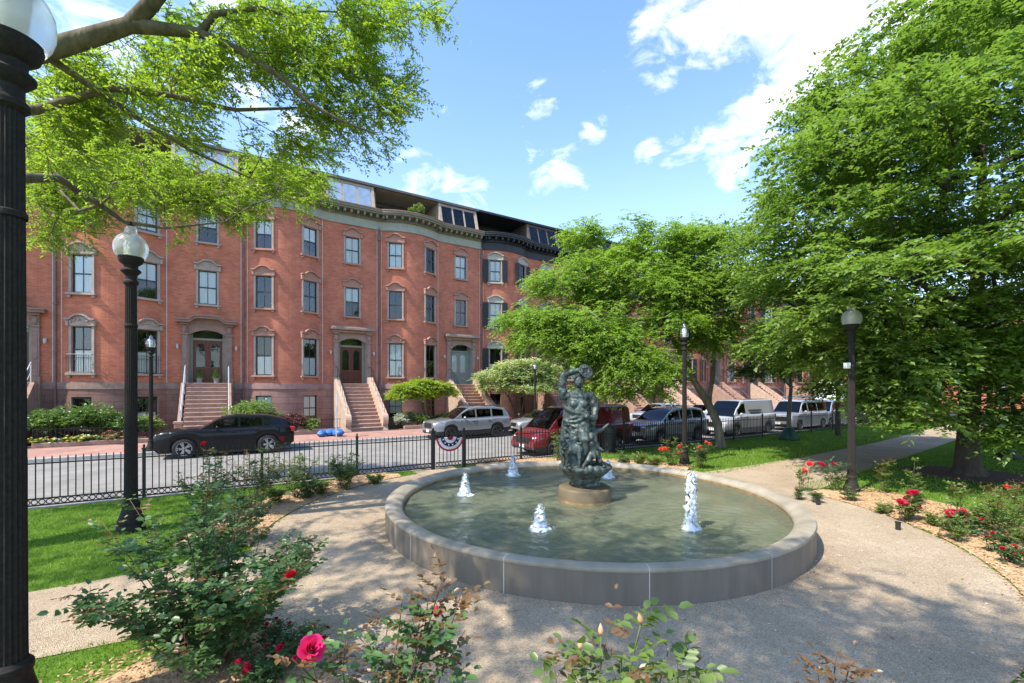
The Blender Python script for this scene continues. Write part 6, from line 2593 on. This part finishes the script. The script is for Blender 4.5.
sh1 = leaf_mat('shrub_green', (.055, .12, .02), (.12, .21, .04), trans=.3, gloss=.06)
sh2 = leaf_mat('shrub_light', (.10, .18, .03), (.20, .29, .06), trans=.3, gloss=.06)
shp = leaf_mat('shrub_purple', (.07, .025, .03), (.15, .055, .055), trans=.3, gloss=.05)
pinkm = leaf_mat('petal_pink', (.55, .12, .20), (.68, .25, .30), trans=.2, gloss=.02)
yelm = leaf_mat('petal_yellow', (.65, .48, .04), (.75, .62, .12), trans=.2, gloss=.02)
whim = leaf_mat('petal_white', (.65, .65, .55), (.8, .8, .72), trans=.2, gloss=.02)
for i, (px, n, r, h, m, lb, fl) in enumerate((
        (38, 30.2, 1.3, 1.7, sh1, 'tall green yard shrub just right of the nearest lamp post', None), (62, 30.6, 1.3, 1.4, sh2, 'pale green yard shrub between two darker ones', None), (84, 30.2, 1.4, 1.75, sh1, 'tallest rounded green shrub under the basement window', None),
        (108, 30.8, 1.1, 1.2, sh2, 'light leafy shrub beside the tall lamp post', None), (126, 30.0, 1.0, 1.4, sh1, 'dark leafy shrub half behind the tall lamp post', None), (147, 30.6, .7, 1.2, sh2, 'slender shrub with orange flowers by the basement wall', (leaf_mat('petal_orange', (.7, .25, .03), (.8, .35, .08), trans=.2), 14, .10)),
        (118, 29.2, .75, .65, sh1, 'low azalea in full pink flower near the sidewalk', (pinkm, 190, .085)), (98, 29.1, .5, .45, sh2, 'low plant with a few pink flowers at the yard edge', (pinkm, 40, .07)),
        (45, 29.15, .6, .4, sh2, 'low clump of yellow flowers at the yard edge', (yelm, 60, .07)), (60, 29.1, .55, .35, sh1, 'low clump of white flowers at the yard edge', (whim, 50, .07)), (74, 29.1, .6, .4, sh2, 'clump of yellow and green pansies beside the white flowers', (yelm, 55, .07)), (90, 29.0, .5, .5, sh2, 'pale yellow flowering clump by the kerb of the yard', (leaf_mat('petal_cream', (.7, .66, .3), (.8, .75, .4), trans=.2), 50, .08)),
        (250, 29.6, 1.05, 1.9, sh2, 'tall light green bush beside the stairs with pale rails', None), (272, 30.4, .8, 1.3, sh1, 'darker bush below the basement window', None), (294, 29.6, .9, 1.15, shp, 'purple-leaved mounded shrub by the yard railing', None),
        (311, 29.4, .6, .95, sh2, 'bright green leafy plant next to the purple shrub', None), (401, 29.5, .5, .9, leaf_mat('shrub_white', (.3, .34, .25), (.55, .58, .48), trans=.2), 'whitish variegated shrub at the foot of the tan stoop', None), (416, 29.6, .9, 1.0, sh1, 'dark green shrub under the yellow-green tree', None), (440, 29.8, 1.0, .9, sh1, 'dark low shrub left of the sage door steps', None), (548, 29.5, 1.0, 1.0, sh1, 'dark shrub at the foot of the dogwood', None))):
    shrub(lb, stn(px, n, WALK_Z), (r, r), h, m, 100 + i, leaf=.10 if h > .8 else .06, n=int(60 + 60 * r * h), flowers=fl)

# topiaries by the door
dm_ = Matrix.Translation(st(HS0 - HW, N_WALL)) @ Matrix.Rotation(ST_ROT, 4, 'Z')
for i, dx in enumerate((-.40, .44)):
    p = dm_ @ Vector((6.65 + dx, -.28, 2.90))
    t = thing('potted_topiary', ('clipped cone topiary in a grey pot, left of the two at the door', 'clipped cone topiary in a grey pot, right of the two at the door')[i], 'potted plant', p, 0, 'topiaries by the door')
    MB().lathe([(0, 0), (.12, 0), (.17, .28), (.18, .30), (.15, .30), (.14, .25), (0, .25)], 16).build('pot', M('pot_grey', (.22, .22, .22), rough=.6), t, smooth=40)
    rng = np.random.default_rng(60 + i)
    n = 900
    f = rng.uniform(0, 1, n) ** 1.4
    a = rng.uniform(0, 2 * PI, n)
    rr_ = .22 * (1 - f) ** .8 * rng.uniform(.8, 1.08, n)
    pp = np.stack([rr_ * np.cos(a), rr_ * np.sin(a), .28 + .55 * f], 1)
    dd = norm(np.stack([np.cos(a), np.sin(a), np.full(n, .6)], 1) + rng.normal(0, .4, (n, 3)))
    v, q = leaf_verts(pp, dd, norm(rng.normal(0, 1, (n, 3)) + np.array([0, 0, .6])), np.full(n, .05), np.full(n, .03))
    link('foliage', np_mesh('foliage', v, q, sh1), t)
for i, (hs, x, sz, m, lb) in enumerate(((HS0, 1.3, .42, sh2, 'yellow-green potted bush on the roof terrace nearest the locust boughs'), (HS0, 2.5, .50, sh2, 'larger lime bush in a pot on the roof terrace edge'), (HS0, 3.8, .34, leaf_mat('shrub_rust', (.2, .12, .04), (.35, .25, .08)), 'rusty orange planter flowers on the roof terrace edge'), (HS0 + HW, 2.6, .62, sh2, 'pale spiky potted plant on the roof terrace above the sage door house'), (HS0 + HW, 4.2, .3, sh1, 'small potted plant farther along the same terrace'))):
    p = Matrix.Translation(st(hs, N_WALL)) @ Matrix.Rotation(ST_ROT, 4, 'Z') @ Vector((x, bow_y(x) - .05, Z_TOP + 1.29))
    t = shrub(lb, p, (sz, sz), sz * 1.3, m, 150 + i, leaf=.07, n=60, name='terrace_plant', cat='potted plant')
    MB().lathe([(0, 0), (sz * .32, 0), (sz * .42, .22), (sz * .40, .22), (0, .2)], 14).build('pot', M('pot_grey', (.22, .22, .22)), t)
# watering bags
bag_g = M('bag_green', (.015, .06, .035), rough=.55, var=.25, scale=5, bump=.4, bscale=8)
for p, s_, lb in ((y0, 1.0, 'dark green watering bag wrapped round the small tree trunk'), (gp(1008, 459), .75, 'black sack lying on the grass behind the great elm')):
    rr = random.Random(4)
    mb = MB()
    mb.lathe([(.13, .62 * s_), (.2, .6 * s_), (.36 * s_, .3 * s_), (.46 * s_, .08), (.42 * s_, 0), (0, 0)], 18)
    mb.v = [(x * (1 + rr.uniform(-.1, .1)), y * (1 + rr.uniform(-.1, .1)), z) for x, y, z in mb.v]
    t = thing('watering_bag', lb, 'bag', p)
    mb.build('sack', bag_g if s_ == 1.0 else bin_m, t, smooth=180)
    MB().tube([(.15, 0, .6 * s_), (.0, .16, .63 * s_), (-.15, 0, .6 * s_), (0, -.16, .58 * s_)], .02, 5, close=True).build('strap', blacktrim, t)

# ------------------------------------------------------------------ roses
rose_leaf = leaf_mat('rose_leaf', (.045, .105, .035), (.115, .195, .065), trans=.25, gloss=.035, rough=.42)
rose_light = leaf_mat('rose_light', (.07, .13, .02), (.16, .22, .05), trans=.3, gloss=.05)
rose_young = leaf_mat('rose_young', (.10, .04, .018), (.22, .13, .04), trans=.35, gloss=.06)
cane_m = M('rose_cane', (.09, .10, .035), rough=.7, var=.3, scale=12)
cane_b = M('rose_cane_brown', (.11, .065, .04), rough=.8, var=.3, scale=12)
PET = {'red': leaf_mat('petal_red', (.40, .006, .018), (.52, .014, .03), trans=.12, gloss=.03), 'magenta': leaf_mat('petal_magenta', (.62, .015, .13), (.78, .05, .22), trans=.15, gloss=.03),
       'coral': leaf_mat('petal_coral', (.62, .06, .05), (.74, .12, .09), trans=.15, gloss=.03), 'crimson': leaf_mat('petal_crimson', (.50, .008, .05), (.62, .03, .09), trans=.12, gloss=.03)}


def leaf6(base, d, nrm, ln, wd):
    side = norm(np.cross(d, nrm))
    up = norm(np.cross(side, d))
    ln, wd = ln[:, None], wd[:, None]
    P_ = [base, base + d * ln * .28 + side * wd * .42 + up * wd * .12, base + d * ln * .68 + side * wd * .42 + up * wd * .10, base + d * ln - up * ln * .12, base + d * ln * .68 - side * wd * .42 + up * wd * .10, base + d * ln * .28 - side * wd * .42 + up * wd * .12]
    v = np.stack(P_, 1).reshape(-1, 3)
    k = np.arange(len(base))[:, None] * 6
    q = np.concatenate([k + np.array([[0, 1, 2, 3]]), k + np.array([[0, 3, 4, 5]])], 0)
    return v, q


def bloom_mesh(seed, mat):
    rng = np.random.default_rng(seed)
    vs, fs = [], []
    for ring, (n, r, op, h) in enumerate(((3, .16, .10, .46), (4, .28, .25, .52), (5, .40, .55, .52), (6, .50, 1.0, .46), (6, .56, 1.35, .36))):
        for k in range(n):
            a0 = 2 * PI * (k + .5 * (ring % 2)) / n + rng.uniform(-.2, .2)
            o = len(vs)
            wdt = 2 * PI / n * .68
            for i in range(5):
                f = i / 4
                for j in range(5):
                    g = (j - 2) / 2
                    aa = a0 + g * wdt * (.35 + .65 * math.sin(PI * min(1, .25 + .6 * f)))
                    rad_ = .72 * r * (.25 + .75 * f ** .8) + op * .10 * f ** 2.2 - .05 * abs(g) * f
                    z = 1.35 * h * (f - .22 * op * f ** 3) * (1 - .10 * g * g) + rng.normal(0, .008) + .1
                    vs.append((rad_ * math.cos(aa), rad_ * math.sin(aa), z))
            for i in range(4):
                for j in range(4):
                    q = o + i * 5 + j
                    fs.append((q, q + 1, q + 6, q + 5))
    me = bpy.data.meshes.new('bloom')
    me.from_pydata(vs, [], fs)
    me.materials.append(mat)
    me.polygons.foreach_set('use_smooth', [True] * len(fs))
    return me


BLOOMS = {k: [bloom_mesh(i, m) for i in range(3)] for k, m in PET.items()}


def rose(label, loc, h, spread, canes, seed, tips=(), leaf=.045, col=None, nb=0, bs=.09, light=False, young=.25, lpc=15, low=.2, group='rose bushes in the beds', cr=.006, pick=None):
    """Canes from one foot, five-fingered leaves along them, blooms at some tips. tips: (point, colour or None, bloom size)."""
    rng = np.random.default_rng(seed)
    loc = Vector((loc[0], loc[1], 0.03))
    t = thing('rose_bush', label, 'rose bush', loc, 0, group)
    b0 = np.array(loc)
    ends = []
    for p, c, s in tips:
        ends.append((np.array(p) - b0, c, s))
    for i in range(canes):
        a = rng.uniform(0, 2 * PI)
        rr_ = spread * math.sqrt(rng.uniform(.03, 1))
        hh = h * rng.uniform(.55, 1.0) * (1 - .35 * (rr_ / spread) ** 2)
        c = col if i < nb else None
        ends.append((np.array([rr_ * math.cos(a), rr_ * math.sin(a), hh]), c, bs * rng.uniform(.8, 1.2)))
    mb = MB()
    lb_, ld_, ln_, ll_, yg_ = [], [], [], [], []
    for (e, c, s) in ends:
        hor = np.array([e[0], e[1], 0])
        foot = np.array([rng.normal(0, .05), rng.normal(0, .05), -.03]) + hor * .06
        m1 = foot + (e - foot) * .45 + np.array([0, 0, .12 * e[2]]) + rng.normal(0, .035, 3)
        pts = []
        for k in range(9):
            f = k / 8
            p = foot * (1 - f) ** 2 + 2 * m1 * f * (1 - f) + e * f * f
            pts.append(p + rng.normal(0, .006, 3))
        pts[-1] = e
        mb.tube(pts, [cr * (1.2 - .75 * k / 8) for k in range(9)], 5)
        n = int(lpc * max(.5, np.linalg.norm(e - foot)))
        # side twigs
        br = [(pts, low)]
        for k in range(3):
            i0 = rng.integers(3, 8)
            dv = norm(np.array([rng.normal(), rng.normal(), abs(rng.normal()) + .2]))
            l_ = rng.uniform(.10, .28) * min(1, h)
            tw = [pts[i0] + dv * l_ * q for q in (0, .5, 1)]
            mb.tube(tw, [cr * .55, cr * .45, cr * .3], 4)
            br.append((tw, 0.1))
        for (pl, lo) in br:
            cnt = n if pl is pts else max(3, n // 4)
            for k in range(cnt):
                f = lo + (1 - lo) * rng.uniform(0, 1) ** .8
                x = f * (len(pl) - 1)
                i = min(int(x), len(pl) - 2)
                p = pl[i] + (pl[i + 1] - pl[i]) * (x - i)
                tang = norm(pl[i + 1] - pl[i])
                az = rng.uniform(0, 2 * PI)
                dv = norm(np.array([math.cos(az), math.sin(az), rng.uniform(-.1, .6)]) + tang * .3)
                side = norm(np.cross(dv, np.array([0, 0, 1.])))
                nl = rng.choice([3, 5, 5, 7])
                stem = leaf * rng.uniform(1.6, 2.6)
                isy = (f > .78 and rng.random() < young * 2.2) or rng.random() < young * .15
                nr = norm(np.array([0, 0, 1.]) + rng.normal(0, .35, 3))
                for q in range(nl):
                    if q == nl - 1:
                        bp, dq = p + dv * stem, dv
                    else:
                        g = .35 + .6 * (q // 2) / max(1, (nl - 1) // 2)
                        bp = p + dv * stem * g
                        dq = norm(dv * .5 + side * (1 if q % 2 else -1) * .9 - np.array([0, 0, .15]))
                    lb_.append(bp)
                    ld_.append(dq)
                    ln_.append(nr)
                    ll_.append(leaf * rng.uniform(.7, 1.2) * (.75 if isy else 1))
                    yg_.append(isy)
        if c == 'bud':
            bm = MB()
            bm.lathe([(0, -.1), (.2, .0), (.3, .22), (.27, .5), (.14, .85), (0, 1.1)], 10)
            bo = bm.build('bud', M('bud_peach', (.55, .30, .17), rough=.5, var=.25, scale=10), t, tuple(e), smooth=60)
            bo.scale = (s, s, s)
            bo.rotation_euler = (rng.normal(0, .15), rng.normal(0, .15), 0)
        elif c:
            me = BLOOMS[c][rng.integers(3)]
            bo = link('bloom', me, t, tuple(e))
            sc_ = s
            bo.scale = (sc_, sc_, sc_)
            bo.rotation_euler = (rng.normal(0, .35) + .25, rng.normal(0, .35), rng.uniform(0, 6))
    mb.build('cane', cane_b if not light else cane_m, t, smooth=180)
    lb_, ld_, ln_, ll_, yg_ = map(np.array, (lb_, ld_, ln_, ll_, yg_))
    v, q = leaf6(lb_[~yg_], ld_[~yg_], ln_[~yg_], ll_[~yg_], ll_[~yg_] * .68)
    link('foliage', np_mesh('foliage', v, q, rose_light if light else rose_leaf), t)
    if yg_.any():
        v, q = leaf6(lb_[yg_], ld_[yg_], ln_[yg_], ll_[yg_], ll_[yg_] * .6)
        link('young_leaves', np_mesh('young_leaves', v, q, rose_young), t)
    return t


# near the camera
rose('big leafy rose bush with one dark red bloom at its edge', (-2.75, 4.15), 1.6, 1.05, 30, 1, [(A(292, 580, 3.5), 'red', .10), (A(318, 548, 3.7), None, 0), (A(300, 560, 3.6), None, 0), (A(100, 520, 4.4), None, 0), (A(85, 600, 4.0), None, 0), (A(130, 500, 4.6), None, 0), (A(210, 470, 4.6), None, 0), (A(240, 500, 4.4), None, 0)], leaf=.062, lpc=20, young=.14, low=.10)
rose('rose bush with large magenta bloom beside bronze young shoots', (-.75, 2.15), 1.25, .42, 8, 2, [(A(309, 652, 2.15), 'magenta', .125), (A(432, 614, 2.2), 'crimson', .055), (A(445, 572, 2.25), None, 0), (A(462, 590, 2.2), None, 0), (A(402, 600, 2.2), None, 0), (A(388, 622, 2.3), None, 0), (A(345, 640, 2.2), None, 0), (A(420, 640, 2.1), None, 0), (A(450, 640, 2.2), None, 0)], leaf=.058, lpc=11, young=.40, low=.40, light=False)
rose('rose shoots with pale pointed buds and bronze leaves at the bottom edge of the picture', (.35, 1.95), 1.2, .40, 4, 3, [(A(552, 660, 2.0), None, 0), (A(580, 648, 2.0), 'bud', .045), (A(601, 634, 2.0), 'bud', .045), (A(641, 622, 2.0), 'bud', .045), (A(668, 652, 2.1), None, 0), (A(690, 668, 2.0), None, 0), (A(622, 655, 2.1), None, 0)], leaf=.062, lpc=8, young=.16, low=.62, light=True)
rose('single reddish rose shoot rising alone at the bottom edge', (1.42, 1.95), 1.1, .2, 1, 4, [(A(836, 656, 2.0), None, 0), (A(850, 664, 2.0), None, 0), (A(818, 668, 2.0), None, 0)], leaf=.048, lpc=10, young=.9, low=.6)
rose('low dark rose bush sprinkled with tiny red blooms beside the magenta bloom', gp(288, 662), .42, .34, 26, 5, [], leaf=.028, lpc=26, col='red', nb=16, bs=.045, young=.05, low=.1)
rose('low rose bush with scarlet blooms at the bottom edge, under the big bush', gp(262, 690), .34, .3, 16, 6, [], leaf=.032, lpc=22, col='crimson', nb=6, bs=.07, young=.05, low=.1)
# left bed towards the fence
rose('tall rose bush with a red bloom in front of the black car wheel', gp(208, 518), 1.45, .55, 14, 7, [(A(205, 446, 8.8), 'red', .13)], leaf=.058, lpc=12, young=.35, low=.25)
rose('tall brown-leaved rose bush in front of the black car body', gp(255, 512), 1.5, .65, 17, 8, [(A(283, 441, 9.0), 'red', .12)], leaf=.058, lpc=11, young=.45, low=.3)
rose('tall rose bush with pale new leaves behind the black car tail', gp(296, 500), 1.35, .6, 15, 9, [], leaf=.058, lpc=11, young=.3, light=True, low=.3)
rose('rounded light green rose bush in front of the fence, right of the taller ones', gp(345, 490), 1.05, .5, 20, 10, [], leaf=.058, lpc=15, young=.1, light=True, low=.15)
rose('sprawling rose bush with copper leaves behind the big leafy bush', gp(232, 545), 1.2, .7, 18, 11, [], leaf=.055, lpc=13, young=.3, low=.2)
for i, (px, py, h, lb) in enumerate(((276, 506, .45, 'low dark green plant at the edge of the gravel, left of two'), (308, 500, .42, 'low dark green plant at the gravel edge under the pale rose bush'), (322, 496, .38, 'small low plant beneath the rounded rose bush'), (216, 560, .45, 'small leafy plant low behind the big rose bush'), (375, 484, .26, 'tiny yellowing plant in the mulch near the gate'))):
    rose(lb, gp(px, py), h, .28, 14, 20 + i, [], leaf=.040, lpc=24, young=.1, light=(i % 2 == 0), low=.1)
# back bed
for i, (px, py, h, sp, c, nb, lb) in enumerate(((672, 467, .95, .45, 'coral', 5, 'rose bush with coral blooms just left of the clear-globe lamp post'), (700, 468, .95, .45, 'coral', 4, 'rose bush with coral blooms just right of the clear-globe lamp post'), (640, 467, .6, .3, None, 0, 'small sparse rose bush between the litter bin and the coral roses'), (624, 468, .5, .28, None, 0, 'small rose bush next to the statue in the back bed'), (656, 470, .45, .25, None, 0, 'low reddish rose bush at the basin edge'), (557, 462, 1.25, .5, None, 0, 'tall sparse rose bush in front of the red van, left of the statue'))):
    rose(lb, gp(px, py), h, sp, 11, 30 + i, [], leaf=.062, lpc=10, col=c, nb=nb, bs=.15, young=.25, light=i % 2 == 0, low=.2)
# right bed
for i, (px, py, h, sp, n, c, nb, bs, lt, yg, lb) in enumerate((
        (801, 492, .80, .30, 8, 'coral', 2, .14, True, .1, 'slim rose bush with coral blooms at the corner of the path'), (826, 494, .95, .50, 16, 'crimson', 3, .12, False, .1, 'leafy rose bush with red blooms left of the grey lamp post'), (872, 494, .95, .40, 11, None, 0, .1, True, .6, 'rose bush with red-brown young leaves right of the grey lamp post'),
        (905, 508, 1.0, .50, 9, None, 0, .1, True, .15, 'sparse tall pale rose bush behind the red blooms'), (892, 522, .52, .40, 16, 'crimson', 6, .15, True, .1, 'low rose bush with big crimson blooms in the mulch'), (936, 522, .95, .45, 10, None, 0, .1, True, .3, 'tall open rose bush with no blooms beside crimson ones'),
        (943, 535, .50, .40, 16, 'crimson', 6, .14, False, .1, 'low rose bush with crimson blooms near the border of the gravel'), (984, 545, 1.25, .60, 14, None, 0, .1, True, .3, 'tall loose rose bush in front of the elm'), (1015, 535, 1.3, .60, 16, 'coral', 2, .11, True, .4, 'tall rose bush with reddish tips at the very edge of the picture'),
        (970, 552, .40, .26, 14, 'red', 8, .06, False, .1, 'small dark rose bush dotted red, upper of two at the gravel edge'), (986, 564, .38, .24, 14, 'red', 8, .06, False, .1, 'small dark rose bush dotted red, lowest at the gravel edge'), (797, 500, .28, .2, 10, None, 0, .05, False, .4, 'tiny reddish plant at the mulch corner'), (812, 503, .26, .2, 10, None, 0, .05, False, .1, 'tiny dark plant at the foot of the leafy rose bush'),
        (838, 502, .32, .28, 12, None, 0, .05, False, .1, 'tiny dark plant by the lamp post base'), (868, 514, .26, .22, 10, None, 0, .05, True, .0, 'tuft of light green leaves alone in the mulch'), (912, 527, .24, .2, 10, None, 0, .05, True, .0, 'small light tuft between the two crimson rose bushes'), (930, 540, .42, .35, 14, None, 0, .05, True, .0, 'feathery light green plant at the gravel side of the bed'), (965, 532, .5, .45, 16, None, 0, .05, True, .0, 'mounded yellow-green plant in front of the tall loose rose'), (1012, 560, .6, .5, 18, None, 0, .05, True, .1, 'yellow-green bush low at the right border of the bed'))):
    q_ = gp(px, py)
    q_ = q_ + (q_ - FC).normalized() * (.32 if px > 820 else .1)
    rose(lb, q_, h, sp * (.62 if h < 1.2 else .85), max(4, int(n * (.62 if h < 1.2 else .9))), 60 + i, [], leaf=.055 if h > .45 else .04, lpc=10 if h > .6 else 17, col=c, nb=nb, bs=bs, light=lt, young=yg, low=.15)
# the low in-ground bed lights at the gravel edge
for px, py, lb in ((818, 505, 'small black garden light stub near the lamp post'), (898, 530, 'small black garden light stub in the mulch by the gravel')):
    t = thing('garden_light', lb, 'garden light', gp(px, py))
    MB().lathe([(0, 0), (.04, 0), (.04, .13), (0, .13)], 10).build('body', bin_m, t)
    MB().lathe([(.045, .13), (.05, .15), (0, .16)], 10).build('cap', bin_m, t)
